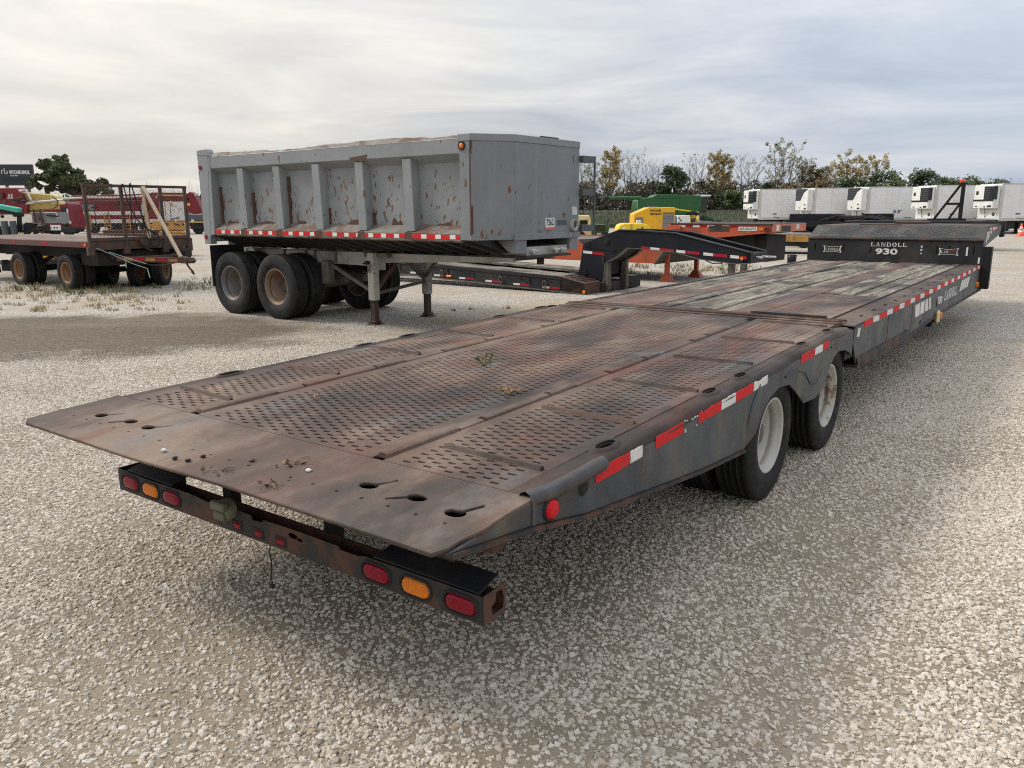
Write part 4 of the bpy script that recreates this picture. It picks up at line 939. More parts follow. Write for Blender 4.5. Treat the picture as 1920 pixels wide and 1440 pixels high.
# number sticker and gauge
DB((6.13, 1.145, 1.445), (6.1335, 1.36, 1.60), 'white_paint', 'sticker')
DB((6.1335, 1.145, 1.445), (6.1345, 1.36, 1.475), 'sticker_red', 'sticker_band')
text('lettering', '7262', .115, 'print_black', D, (6.1345, 1.165, 1.505), (0, 1, 0), (0, 0, 1), .0008, .17, .002)
q = MB(); q.lathe([(0, .085), (.05, .085), (.055, .078), (.05, .06), (.02, .055), (.02, .001)], 24, 'x'); o = clean(q.build('gauge', 'frame_grey', D)); o.location = (6.13, 1.82, 1.50)
q = MB(); q.tube((.018, 0, 0), (.024, 0, 0), .05, 20); q.build('dial', 'slate', o)
DB((6.13, 1.43, 1.50), (6.133, 1.66, 1.57), 'slate', 'name_plate'); DB((6.13, 1.80, 1.64), (6.132, 1.92, 1.75), 'decal_white', 'worn_decal'); DB((6.13, 1.56, 1.645), (6.133, 1.64, 1.655), 'print_black', 'scratch')
# ladder frame at the far front corner
q = MB(); q.tube((6.18, 2.30, 1.35), (6.18, 2.30, 2.45), .015, 6); 
for z in (1.45, 1.95, 2.40): q.box((6.10, 1.98, z-.045), (6.19, 2.31, z+.045))
q.build('side_ladder', 'slate', D)
# sloping floor underside with struts
q = MB(); q.hexa([(.0, .62, 1.10), (5.95, .62, 1.15), (5.95, 1.82, 1.15), (.0, 1.82, 1.10), (.0, .03, 1.318), (5.80, .03, 1.325), (5.80, DW-.03, 1.325), (.0, DW-.03, 1.318)]); clean(q.build('floor_underside', 'under_black', D))
for k in range(19):
    l = .25+.305*k
    for s_ in (0, 1):
        a, b = (.04, .60) if s_ == 0 else (DW-.04, DW-.60)
        q = MB(); q.bar((l-.06, a, 1.305), (l+.10, b, 1.115), .04, .04); q.build('floor_strut', 'under_black', D)
q = MB(); q.path([(5.3, .02, 1.31), (5.42, .05, 1.25), (5.55, .05, 1.24), (5.66, .02, 1.31)], .006, 5); q.build('hanging_wire', 'rubber', D)
DP([(5.80, 1.325), (6.13, 1.325), (6.13, 1.16), (6.02, 1.16)], .50, .72, 'dump_front', 'nose_gusset'); DP([(5.80, 1.325), (6.13, 1.325), (6.13, 1.16), (6.02, 1.16)], 1.74, 1.95, 'dump_front', 'nose_gusset')
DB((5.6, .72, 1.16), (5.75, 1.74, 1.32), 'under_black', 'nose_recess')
q = MB(); q.box((5.5, .74, 1.115), (6.12, 1.70, 1.23)); q.build('hinge_plate', 'frame_grey', D, bevel=.006)
q = MB(); q.box((5.3, .70, 1.085), (6.16, 1.74, 1.115)); q.build('coupler_plate', 'rust_dark', D, bevel=.004)
for w_ in (.84, 1.36, 1.52): q = MB(); q.tube((6.12, w_, 1.18), (6.17, w_, 1.18), .035, 12); q.tube((6.16, w_-.06, 1.19), (6.165, w_+.08, 1.175), .016, 8); q.build('air_coupling', 'steel_pipe', D)
# subframe
for w0 in (.72, DW-.80):
    DP([(-.15, 1.07), (-.15, 1.0), (.9, .89), (3.05, .875), (3.35, .93), (5.9, 1.03), (5.9, 1.085), (.5, 1.075)], w0, w0+.08, 'frame_grey', 'frame_rail', bevel=.004)
    for l in (1.05, 1.62, 1.85, 2.35): DB((l-.03, w0-.02, .89), (l+.03, w0+.09, 1.075), 'frame_olive', 'frame_stiffener')
DP([(3.0, 1.08), (5.9, 1.10), (5.9, 1.04), (3.0, .95)], .85, 1.6, 'frame_olive', 'frame_plate')
# suspension and wheels
q = MB(); q.tube((6.0, 1.22, 1.09), (6.0, 1.22, .98), .05, 14); q.build('king_pin', 'under_black', D)
for a in (.392, 1.612):
    q = MB(); q.tube((a, .4, .51), (a, DW-.4, .51), .075, 14); q.tube((a, .62, .51), (a, .80, .51), .14, 16); q.tube((a, DW-.80, .51), (a, DW-.62, .51), .14, 16); q.build('axle', 'frame_olive', D)
    for w_ in (.66, DW-.66):
        q = MB(); q.path([(a-.55, w_, .80), (a-.3, w_, .69), (a, w_, .66), (a+.3, w_, .69), (a+.55, w_, .80)], .045, 6); q.build('leaf_spring', 'under_black', D)
    for w_ in (1.0, 1.42):
        q = MB(); q.tube((a+.38, w_, .66), (a+.60, w_, .62), .09, 14); q.tube((a+.60, w_, .62), (a+.66, w_, .61), .07, 14); q.build('brake_chamber', 'frame_olive', D)
for l in (1.0, 2.2): q = MB(); q.box((l-.08, .60, .56), (l+.08, .74, .93)); q.build('spring_hanger', 'frame_olive', D, bevel=.01)
q = MB(); q.bar((2.3, .66, .62), (1.8, .66, .50), .05, .06); q.bar((2.2, .68, .90), (3.22, .62, .52), .045, .05); q.build('radius_rod', 'frame_olive', D)
for k, a in enumerate((.392, 1.612)):
    for wc, fl in ((.20, 0), (.535, 1), (DW-.535, 0), (DW-.20, 1)):
        wheel(D, 'dump', .523, .286, .275, ('rim_grey' if k == 0 else 'rim_tan'), (a, wc, .515), bool(fl))
DB((-.10, .04, .44), (-.085, .70, 1.14), 'rubber', 'mud_flap'); DB((-.10, DW-.70, .44), (-.085, DW-.04, 1.14), 'rubber', 'mud_flap')
q = MB(); q.lathe([(-.02, .001), (-.02, .09), (0, .10), (.02, .09), (.02, .001)], 18, 'y'); q.build('hub_cap_plate', 'white_paint', D, loc=(.35, .55, 1.02))
# landing gear
for w_ in (.585, DW-.685):
    LG = DB((3.28, w_-.065, .37), (3.41, w_+.065, 1.09), 'leg_white' if w_ < 1 else 'frame_grey', 'landing_leg', bevel=.012)
    q = MB(); q.box((3.30, w_-.048, .03), (3.39, w_+.048, .40)); q.build('inner_leg', 'rust_dark', LG, bevel=.006)
    q = MB(); q.box((3.25, w_-.095, 0.0), (3.44, w_+.095, .022)); q.box((3.27, w_-.07, .028), (3.42, w_+.07, .06)); q.build('foot', 'rust', LG, bevel=.01)
    q = MB(); q.box((3.29, w_+.07, .82), (3.40, w_+.22, 1.06)); q.build('gear_box', 'frame_grey', LG, bevel=.01)
q = MB(); q.tube((3.32, .53, .94), (3.32, .46, .94), .03, 10); q.tube((3.32, .50, .94), (3.23, .49, .93), .012, 6); q.build('crank', 'under_black', D)
q = MB(); q.bar((3.34, .62, .47), (3.34, DW-.70, .58), .045, .045); q.build('cross_brace', 'frame_olive', D)
q = MB(); q.bar((3.34, .64, .52), (3.34, 1.16, 1.0), .05, .06); q.build('diagonal_brace', 'rust', D)
q = MB(); q.bar((3.34, DW-.72, .62), (3.34, 1.20, 1.02), .05, .06); q.bar((3.36, DW-.72, .66), (4.12, 1.2, 1.0), .04, .05); q.build('diagonal_brace', 'frame_olive', D)
DB((3.12, .60, 1.02), (3.62, 1.85, 1.09), 'frame_olive', 'leg_mount', bevel=.01)
# tailgate
DB((-.16, .0, 1.20), (-.12, DW, 2.60), 'dump_paint', 'tailgate'); DB((6.0, .48, 1.40), (6.05, DW-.48, 2.5), 'dump_front', 'inner_front')

# ------------------------------------------------------------------ flatbed pup trailer at the left
U = thing('flatbed_trailer', 'rusty brown flatbed pup trailer with expanded mesh front rack and drawbar', 'trailer', (-8.956, 17.109, 0), th=2.18)
UW = 2.394
def UB(a, b, m, name, par=None, bevel=0): q = MB(); q.box(a, b); return q.build(name, m, par or U, bevel=bevel)
mat('deck_board', lambda t: {'Base Color': t.ramp(t.noise(t.mapv(t.coord(), sc=(1, 12, 12)), 2, 6, .65), [(.3, (.10, .07, .06)), (.55, (.20, .15, .125)), (.75, (.31, .26, .23))])}, rough=.8)
mat('rail_brown', rusty((.10, .035, .028), cut=.5), rough=.7)
mat('rack_brown', rusty((.045, .03, .024), cut=.5), rough=.75)
for k in range(12):
    a = .02+k*(UW-.04)/12; q = MB(); q.box((-7.2, a+.005, 1.05), (-.02, a+(UW-.04)/12-.005, 1.09+RND.uniform(-.004, .004))); q.build('plank', 'deck_board', U)
for w_ in (-.02, UW-.03):
    r_ = UB((-7.25, w_, .955), (0., w_+.05, 1.083), 'rail_brown', 'side_rail', bevel=.005)
    for l in (-.22, -1.9, -3.4, -4.6): UB((l-.10, w_-.003, .985), (l+.10, w_, 1.04), 'tape_dark_red', 'reflective_tape')
q = MB(); q.tube((-.13, -.04, 1.015), (-.13, -.02, 1.015), .03, 14); q.build('side_marker', 'orange_lamp', U)
UB((-.05, -.02, .90), (.03, UW+.03, 1.09), 'rack_brown', 'front_beam', bevel=.006)
for w_ in (0., .80, 1.72, UW-.06):
    q = MB(); q.box((-.005, w_-.035, .80), (.05, w_+.035, 2.27)); q.box((-.03, w_-.07, .80), (.06, w_+.07, .96)); q.build('rack_post', 'rack_brown', U, bevel=.004)
UB((-.012, -.04, 2.22), (.056, UW-.02, 2.28), 'rack_brown', 'rack_rail', bevel=.004); UB((-.012, 0., 1.09), (.052, UW-.06, 1.16), 'rack_brown', 'rack_rail', bevel=.004)
for a, b in ((.035, .765), (.835, 1.685), (1.755, UW-.095)):      # expanded metal: zigzag strands that touch at their crests
    q = MB(); pw, ph = .082, .036; n = int((b-a)/(pw/2)); rows = int((2.22-1.16)/ph)
    for r in range(rows):
        z = 1.165+r*ph
        for up in (1,):
            pts = [(.02, a+i*pw/2, z+(ph*.5 if (i+r) % 2 else -ph*.5)) for i in range(n+1)]
            for p_, q_ in zip(pts, pts[1:]):
                p1, p2 = Vector(p_), Vector(q_); t = Vector((0, 0, .0034)); d_ = Vector((.002, 0, 0))
                q.add([p1-t-d_, p2-t-d_, p2+t-d_, p1+t-d_, p1-t+d_, p2-t+d_, p2+t+d_, p1+t+d_], [(0, 1, 2, 3), (7, 6, 5, 4), (3, 2, 6, 7), (1, 0, 4, 5)])
    q.build('mesh_panel', 'rack_brown', U)
for w_ in (.55, 1.75): UB((-7.1, w_-.06, .68), (-.1, w_+.06, .96), 'under_black', 'main_beam')
for k in range(9): UB((-.6-.8*k-.03, .02, .94), (-.6-.8*k+.03, UW-.02, 1.05), 'under_black', 'cross_member')
for a in (-1.256, -3.495):
    q = MB(); q.tube((a, .35, .38), (a, UW-.35, .38), .065, 12); q.build('axle', 'under_black', U)
    for w_ in (.62, UW-.62): q = MB(); q.path([(a-.5, w_, .66), (a, w_, .52), (a+.5, w_, .66)], .05, 6); q.build('leaf_spring', 'under_black', U)
    for wc, fl in ((.15, 0), (.42, 1), (UW-.42, 0), (UW-.15, 1)): wheel(U, 'pup', .402, .235, .232, 'rim_rust', (a, wc, .375), bool(fl))
for l_, wc in ((-.72, 1.42), (-.50, 1.90), (-1.80, 1.0), (-1.62, 1.22)):      # steering axle turned towards the yard
    o = wheel(U, 'pup', .402, .235, .232, 'rim_rust', (l_, wc, .385)); o.rotation_euler = (0, 0, radians(128))
UB((-.9, .25, .55), (-.2, 2.1, .85), 'under_black', 'turntable'); UB((-6.0, .02, .15), (-5.98, .70, .95), 'rubber', 'mud_flap')
q = MB(); q.bar((-.1, .62, .70), (1.35, 1.36, .66), .07, .11); q.bar((-.1, 1.95, .70), (1.35, 1.44, .66), .07, .11); q.bar((.35, .84, .72), (.35, 1.78, .72), .06, .06); q.build('drawbar', 'rail_brown', U, bevel=.004)
for k in range(5): t0 = .12+.16*k; q = MB(); A = Vector((-.1, .585, .70)); Bv = Vector((1.35, 1.325, .66)); q.bar(A.lerp(Bv, t0), A.lerp(Bv, t0+.13), .012, .06); q.build('reflective_tape', 'tape_dark_red' if k % 2 else 'yellow_deck', U)
q = MB(); q.lathe([(-.03, .06), (-.02, .085), (.02, .085), (.03, .06), (.0, .045), (-.03, .06)], 18, 'z'); q.build('lunette_ring', 'rust', U, loc=(1.50, 1.40, .66))
q = MB(); q.box((1.2, 1.30, .60), (1.45, 1.50, .72)); q.path([(1.25, 1.42, .60), (1.28, 1.46, .5), (1.33, 1.5, .42), (1.30, 1.55, .36), (1.22, 1.55, .40)], .022, 6); q.build('safety_hook', 'rust', U)
q = MB(); q.path([(.2, .9, .68), (.5, 1.0, .56), (.8, 1.15, .55), (1.1, 1.3, .62)], .014, 5); q.build('safety_chain', 'rust', U)
q = MB(); q.tube((-.05, 2.05, .78), (.25, 2.15, .74), .12, 14); q.build('air_tank', 'under_black', U)
q = MB(); q.path([(.06, 1.15, 1.05), (.09, 1.2, .9), (.2, 1.3, .85)], .02, 6); q.box((.03, 1.08, .98), (.12, 1.25, 1.10)); q.build('junction_box', 'rust_dark', U)
def upt(l, w_, z):     # a point of the pup trailer's own frame in yard coordinates
    c, s_ = sin(2.18), cos(2.18); return Vector((-8.956+c*l-s_*w_, 17.109+s_*l+c*w_, z))
def rope(name, pts, r, m, label, cat, group=None, n=6):
    q = MB(); o = Vector(pts[0]); P_ = [Vector(p) for p in pts]; sm = []
    for i in range(len(P_)-1):       # Catmull-Rom
        a, b, c, d_ = P_[max(i-1, 0)], P_[i], P_[i+1], P_[min(i+2, len(P_)-1)]
        for k in range(5):
            t = k/5; sm.append(.5*((2*b)+(c-a)*t+(2*a-5*b+4*c-d_)*t*t+(3*b-a-3*c+d_)*t**3))
    sm.append(P_[-1]); base = Vector((o.x, o.y, min(p.z for p in P_)))
    q.path([p-base for p in sm], r, n); return tag(q.build(name, m, loc=base), label, cat, group)
G_ = 'hydraulic hoses hung over the mesh rack'
rope('hydraulic_hose', [upt(.0, .80, 1.6), upt(.07, .82, 2.30), upt(.10, .90, 1.9), upt(.11, 1.05, 1.55), upt(.10, 1.25, 1.35), upt(.10, 1.45, 1.2)], .013, 'rubber', 'long black hose looping from the rack top by the second post', 'hose', G_)
rope('hydraulic_hose', [upt(-.02, 1.0, 1.2), upt(.07, .99, 2.30), upt(.09, 1.10, 1.9), upt(.10, 1.22, 1.5), upt(.12, 1.32, 1.1), upt(.1, 1.3, .95)], .013, 'rubber', 'black hose hanging beside the upright board on the rack', 'hose', G_)
rope('hydraulic_hose', [upt(.08, 1.22, 1.75), upt(.09, 1.22, 1.4), upt(.12, 1.34, 1.28), upt(.13, 1.5, 1.18), upt(.12, 1.52, .98), upt(.08, 1.36, .93)], .02, 'rubber', 'thick black hose looped low against the mesh rack', 'hose', G_)
q = MB(); q.tube((0, 0, 0), (0, 0, .22), .022, 8); q.tube((0, 0, .22), (0, 0, .28), .012, 8); tag(q.build('hydraulic_coupler', 'steel_pipe', loc=upt(.095, 1.22, 1.62)), 'bright metal hose end held against the mesh rack', 'coupler')
def board(a, b, label):
    a, b = Vector(a), Vector(b); q = MB(); q.bar((0, 0, 0), b-a, .075, .035); tag(q.build('wooden_board', 'wood_board', loc=a), label, 'board', 'boards leaning on the mesh rack')
board(upt(.085, 1.32, 1.12), upt(.085, 1.26, 2.24), 'upright pale wooden board tied against the mesh rack')
board(upt(1.25, 1.30, .74), upt(.10, 1.27, 2.25), 'pale wooden board leaning from the drawbar to the rack top')
q = MB(); pts = [upt(.02, .12, .95), upt(.25, .35, .80), upt(.55, .62, .60), upt(.75, .80, .50), upt(.78, .82, .30)]
o0 = Vector((pts[0].x, pts[0].y, pts[-1].z))
for a, b in zip(pts, pts[1:]): q.bar(a-o0, b-o0, .035, .006)
q.bar(upt(.45, .5, .66)-o0, upt(.45, .5, .52)-o0, .03, .006); q.bar(upt(.2, .3, .86)-o0, upt(.72, .80, .60)-o0, .03, .006); tag(q.build('ratchet_strap', 'strap', loc=o0), 'pale teal strap drooping from the rack corner to the drawbar', 'strap')

# ------------------------------------------------------------------ black lowboy with its gooseneck
K = thing('lowboy_trailer', 'black lowboy trailer on the ground with raised gooseneck and striped side frame', 'trailer', (1.513, 16.24, 0), th=radians(127.5))
KW = 2.2
def kz(l): return -.036*l       # the deck climbs gently towards its rear
def KP(poly, w0, w1, m, name, par=None, bevel=0): q = MB(); q.prism(poly, 'y', w0, w1); return clean(q.build(name, m, par or K, bevel=bevel))
def KB(a, b, m, name, par=None, bevel=0): q = MB(); q.box(a, b); return q.build(name, m, par or K, bevel=bevel)
for w0, w1 in ((.0, .02), (KW-.02, KW)):
    KP([(-.02, .02), (-.02, .22), (-.65, .345), (-10., .66), (-10., .38), (-.4, .015)], w0, w1, 'black_paint_dusty', 'side_frame')
KP([(.02, .015), (-10., .375), (-10., .34), (.02, -.005)], -.03, .10, 'frame_olive', 'bottom_flange')
KP([(-.6, .33), (-10., .655), (-10., .60), (-.6, .28)], -.015, .0, 'under_black', 'top_flange')
for k in range(4):      # timber strips either side of an open centre
    for a, b in ((.03+.17*k, .19+.17*k), (KW-.19-.17*k, KW-.03-.17*k)):
        q = MB(); q.hexa([(-10., a, .63), (-.65, a, .30), (-.65, b, .30), (-10., b, .63), (-10., a, .68), (-.65, a, .352), (-.65, b, .352), (-10., b, .68)]); clean(q.build('plank', 'deck_board_pale' if 'deck_board_pale' in MATS else 'plank', K))
for k in range(9): l = -1.2-1.0*k; KB((l-.05, .02, kz(l)+.12), (l+.05, KW-.02, kz(l)+.27), 'under_black', 'cross_member')
KB((-10., .75, .10), (-.7, .85, .25), 'under_black', 'main_beam'); KB((-10., KW-.85, .10), (-.7, KW-.75, .25), 'under_black', 'main_beam')
q = MB(); q.hexa([(-.65, .0, .05), (.0, .0, .0), (.0, .58, .0), (-.65, .58, .05), (-.65, .0, .355), (.0, .0, .235), (.0, .58, .24), (-.65, .58, .355)]); clean(q.build('end_block', 'rust', K, bevel=.008))
for k in range(4): l = -.12-.13*k; q = MB(); q.bar((l, .03, .26-l*.19), (l, .55, .26-l*.19), .02, .02); q.build('tread_bar', 'rust_dark', K)
q = MB(); q.hexa([(-.3, .58, .02), (.05, .58, .02), (.05, 2.15, .02), (-.3, 2.15, .02), (-.3, .58, .22), (.05, .58, .20), (.05, 2.15, .22), (-.3, 2.15, .24)]); clean(q.build('end_block', 'rust_dark', K, bevel=.008))
KB((-.25, 1.78, .02), (.06, 2.2, .27), 'black_paint_dusty', 'end_block')
for k in range(9):          # cut-out triangular outriggers, rings, lamps on the side
    l = -.62-.78*k; z = kz(l)
    q = MB(); q.prism([(l, z+.10), (l, z+.235), (l-.36, z+.245)], 'y', -.014, 0.); tri = clean(q.build('outrigger', 'black_paint_dusty', K))
    for j in range(3): q = MB(); q.tube((l-.05-.085*j, -.017, z+.20-.002*j), (l-.05-.085*j, -.013, z+.20), .030-.007*j, 10); q.build('outrigger_hole', 'under_black', tri)
    q = MB(); q.tube((l-.56, -.004, z+.185), (l-.56, .0, z+.185), .035, 12); q.build('pocket_hole', 'under_black', K)
    if k % 1 == 0:
        KB((l-.27, -.0035, z+.055), (l-.02, 0., z+.098), 'tape_dark_red', 'reflective_tape'); KB((l-.46, -.0035, z+.058), (l-.28, 0., z+.10), 'tape_white', 'reflective_tape')
for l in (-1.01, -2.183, -3.93):
    z = kz(l)+.13; pts = [(l+.045*cos(a), -.03, z+.07*sin(a)) for a in [2*pi*i/14 for i in range(15)]]; q = MB(); q.path(pts, .013, 6); q.build('lashing_ring', 'frame_olive', K)
q = MB(); q.box((-3.80, -.03, .135+.05), (-3.65, 0., .185+.05)); q.build('side_marker', 'orange_lamp', K, bevel=.012)
q = MB(); q.tube((-.03, -.03, .06), (-.03, 0., .06), .035, 14); q.build('side_marker', 'orange_lamp', K); KB((-.11, -.02, .0), (-.09, .0, .16), 'under_black', 'lamp_guard'); KB((-.10, -.012, .015), (.02, -.002, .12), 'under_black', 'lamp_box')
# gooseneck
GP = [(-.62, .335), (-.508, .99), (-.47, 1.02), (.345, 1.30), (.9, 1.29), (1.60, 1.25), (3.15, .915), (3.14, .72), (2.88, .70), (2.14, .766), (1.62, .885), (.81, .931), (.555, .937), (.33, .757), (.12, .65), (.04, .60), (.02, .235)]
for w0, w1 in ((.68, .70), (1.50, 1.52)): KP(GP, w0, w1, 'navy_black', 'gooseneck_plate', bevel=.003)
KP([(.345, 1.305), (.9, 1.295), (1.60, 1.255), (3.15, .92), (3.15, .90), (1.60, 1.235), (.9, 1.27), (.345, 1.285)], .66, .80, 'black_paint_dusty', 'top_flange'); KP([(.345, 1.305), (.9, 1.295), (1.60, 1.255), (3.15, .92), (3.15, .90), (1.60, 1.235), (.9, 1.27), (.345, 1.285)], 1.42, 1.54, 'black_paint_dusty', 'top_flange')
fl = [(3.14, .715), (2.88, .695), (2.14, .761), (1.62, .88), (.81, .926), (.555, .932), (.33, .752), (.12, .645), (.035, .595), (.015, .20)]
for a, b in zip(fl, fl[1:]):
    q = MB(); q.bar((a[0], .74, a[1]), (b[0], .74, b[1]), .14, .016); q.bar((a[0], 1.46, a[1]), (b[0], 1.46, b[1]), .14, .016); q.build('lower_flange', 'frame_olive', K)
KP([(-.40, .30), (-.40, 1.0), (.30, 1.24), (.60, 1.2), (.60, .98), (.22, .72), (-.02, .60), (-.02, .35)], .70, 1.50, 'under_black', 'gooseneck_core')
KP([(-.48, .94), (.26, .86), (.30, .90), (-.48, .98)], .668, .68, 'navy_black', 'cover_plate'); KB((-.02, .665, .60), (.02, .68, .76), 'under_black', 'slot')
q = MB(); q.tube((.06, .665, 1.06), (.06, .68, 1.06), .075, 18); q.tube((.06, .655, 1.06), (.06, .665, 1.06), .05, 18); q.build('pivot_boss', 'under_black', K)
q = MB(); q.tube((-.38, .66, .99), (-.38, .68, .99), .05, 14); q.tube((-.45, .66, .40), (-.45, .68, .40), .06, 14); q.build('pivot_pin', 'navy_black', K)
for w_ in (.68, 1.42):
    q = MB(); q.prism([(.0, .62), (.12, .62), (.14, .08), (.10, .0), (.0, .0), (-.04, .08)], 'y', w_, w_+.12); clean(q.build('hook_leg', 'frame_olive', K, bevel=.01))
    q = MB(); q.tube((.06, w_-.02, .10), (.06, w_+.14, .10), .05, 14); q.build('lock_pin', 'rust', K)
q = MB(); q.box((3.0, .68, .71), (3.16, 1.52, .90)); q.build('nose_block', 'navy_black', K, bevel=.008)
q = MB()
for w_ in (.95, 1.25): q.tube((3.14, w_, .82), (3.28, w_, .81), .02, 8)
q.tube((3.1, 1.5, .80), (3.3, 1.62, .79), .022, 8); q.build('air_coupling', 'steel_pipe', K)
for a, b, c in ((.876, 1.08, 'r'), (1.085, 1.285, 'w'), (1.29, 1.60, 'r'), (1.65, 1.84, 'w'), (1.845, 2.14, 'r'), (2.22, 2.42, 'w'), (2.425, 2.70, 'r'), (2.76, 2.93, 'w'), (2.935, 3.08, 'r')):
    f = lambda l: .975-.062*(l-.876)
    KP([(a, f(a)-.055), (b, f(b)-.055), (b, f(b)), (a, f(a))], .6765, .68, 'tape_dark_red' if c == 'r' else 'tape_white', 'reflective_tape')
KP([(-.50, .80), (-.28, .785), (-.28, .84), (-.50, .855)], .6765, .68, 'tape_white', 'reflective_tape'); KP([(-.275, .785), (.01, .765), (.01, .82), (-.275, .84)], .6765, .68, 'tape_dark_red', 'reflective_tape')
q = MB(); q.tube((2.99, .665, .80), (2.99, .68, .80), .03, 12); q.build('side_marker', 'orange_lamp', K)
q = MB(); q.box((2.70, .75, .02), (2.80, .87, .72)); q.box((2.70, 1.35, .02), (2.80, 1.47, .72)); q.build('prop_stand', 'frame_olive', K)
q = MB(); q.path([(2.2, .72, .76), (2.4, .70, .69), (2.6, .72, .70)], .012, 5); q.build('air_line', 'rubber', K)
# rear bogie behind the dump trailer's wheels
KB((-12.6, .1, .60), (-10., KW-.1, .95), 'under_black', 'rear_frame')
for a in (-10.8, -12.0):
    for wc, f2 in ((.16, 0), (KW-.16, 1)): wheel(K, 'low', .402, .235, .232, 'rim_rust', (a, wc, .40), bool(f2))

# ------------------------------------------------------------------ orange lowboy behind it
O = thing('lowboy_trailer', 'faded orange gooseneck lowboy trailer with a white numbered plate, behind the black gooseneck', 'trailer', (3.4425, 19.024, 0), th=2.27)
OW = 2.3
def OP(poly, w0, w1, m, name, bevel=0): q = MB(); q.prism(poly, 'y', w0, w1); return clean(q.build(name, m, O, bevel=bevel))
def OB(a, b, m, name, bevel=0, par=None): q = MB(); q.box(a, b); return q.build(name, m, par or O, bevel=bevel)
OP([(-9., .42), (-9., .98), (-2.35, 1.0), (-2.2, .85), (.20, .82), (-.08, .44)], .0, .03, 'orange_paint', 'side_frame'); OP([(-9., .42), (-9., .98), (-2.35, 1.0), (-2.2, .85), (.20, .82), (-.08, .44)], OW-.03, OW, 'orange_paint', 'side_frame')
OP([(.20, .82), (-.08, .44), (-.05, .42), (.26, .82)], -.01, OW+.01, 'frame_olive', 'front_lip'); OB((-9., .03, .80), (-2.3, OW-.03, .96), 'frame_olive', 'deck'); OB((-2.3, .03, .70), (.1, OW-.03, .81), 'under_black', 'deck')
OP([(.06, 1.12), (.12, 1.24), (.34, 1.36), (2.76, 1.37), (2.78, 1.20), (1.6, 1.08), (.9, 1.10), (.4, 1.12), (.25, .8), (.1, .8)], .0, .03, 'orange_paint', 'neck_plate', .004); OP([(.06, 1.12), (.12, 1.24), (.34, 1.36), (2.76, 1.37), (2.78, 1.20), (1.6, 1.08), (.9, 1.10), (.4, 1.12), (.25, .8), (.1, .8)], OW-.43, OW-.40, 'orange_paint', 'neck_plate')
OB((.34, -.02, 1.362), (2.78, OW-.38, 1.385), 'rust_dark', 'neck_deck'); OB((2.72, .0, 1.205), (2.80, OW-.40, 1.375), 'orange_pale', 'neck_front', .006)
OB((2.795, .45, 1.22), (2.81, .95, 1.33), 'rust_dark', 'coupling_patch'); OB((2.80, .15, 1.24), (2.808, .3, 1.36), 'decal_white', 'worn_decal'); OB((2.80, 1.3, 1.25), (2.808, 1.45, 1.36), 'decal_white', 'worn_decal')
for k in range(8):
    a = .55+.18*k; OB((a, -.0035, 1.30), (a+.17, 0., 1.345), 'tape_white' if k % 2 == 0 else 'tape_dark_red', 'reflective_tape')
OB((.42, -.05, 1.24), (.62, 0., 1.33), 'orange_paint', 'ratchet_box', .006); OB((1.30, -.004, 1.21), (1.80, 0., 1.33), 'rust_dark', 'primer_patch')
s_ = OB((2.02, -.012, 1.232), (2.44, 0., 1.318), 'white_paint', 'number_plate'); text('lettering', '567-50-0772', .075, 'print_black', s_, (2.04, -.0135, 1.252), (1, 0, 0), (0, 0, 1), .0008, .38, .001)
OB((2.10, -.006, 1.19), (2.28, 0., 1.222), 'yellow_deck', 'caution_decal')
q = MB(); q.lathe([(-.03, .03), (-.035, .05), (0, .055)], 16, 'y'); q.build('lamp_ring', 'rust_dark', O, loc=(2.66, 0, 1.27))
q = MB(); q.box((2.48, -.02, 1.25), (2.58, 0, 1.29)); q.build('side_marker', 'orange_lamp', O)
# fender and running gear under the neck
q = MB(); pts = []
for i in range(9): a = pi*(.05+.55*i/8); pts.append((2.05-.55*cos(a)*1.1, .62+.52*sin(a)))
q.prism([(x, z) for x, z in pts]+[(2.3, .62), (1.5, .62)], 'y', .35, .42); clean(q.build('mud_guard', 'under_black', O))
OB((1.3, .42, .55), (2.5, 1.5, 1.12), 'under_black', 'fifth_wheel_frame'); OB((.6, .3, .85), (1.5, 1.7, 1.10), 'under_black', 'neck_beam')
for w_ in (.4, OW-.4):
    q = MB(); q.box((.02, w_-.05, .10), (.12, w_+.05, .85)); q.hexa([(-.10, w_-.12, 0), (.24, w_-.12, 0), (.24, w_+.12, 0), (-.10, w_+.12, 0), (.0, w_-.05, .17), (.14, w_-.05, .17), (.14, w_+.05, .17), (.0, w_+.05, .17)]); q.build('support_leg', 'orange_paint', O, bevel=.006)

# ------------------------------------------------------------------ black trailer with a pylon, behind the bulkhead
Q = thing('flatbed_trailer', 'black flatbed trailer carrying hoses and a twin mast pylon before the reefers', 'trailer', (17.0, 32.9, 0), th=2.05)
def QB(a, b, m, name, bevel=0): q = MB(); q.box(a, b); return q.build(name, m, Q, bevel=bevel)
QB((-5.6, .0, 1.02), (2.4, 2.4, 1.16), 'black_paint_dusty', 'deck'); QB((-5.6, -.02, .92), (2.4, .05, 1.14), 'black_paint', 'side_beam'); QB((-5.5, .2, .80), (-3.4, 2.2, 1.46), 'navy_black', 'tool_box', .02); QB((-2.6, .9, 1.10), (-1.4, 2.1, 1.46), 'navy_black', 'tool_box', .02)
QB((-5.4, .8, .5), (2.3, 1.6, .95), 'under_black', 'main_beam')
q = MB()
for k in range(4): q.path([(-4.2+.2*k, .1+.1*k, 1.18), (-3.6+.3*k, .1, 1.36-.05*k), (-2.8+.3*k, .3+.1*k, 1.36), (-2.+.2*k, .3, 1.25), (-1.4, .2+.2*k, 1.18)], .04, 6)
q.build('hose_bundle', 'rubber', Q)
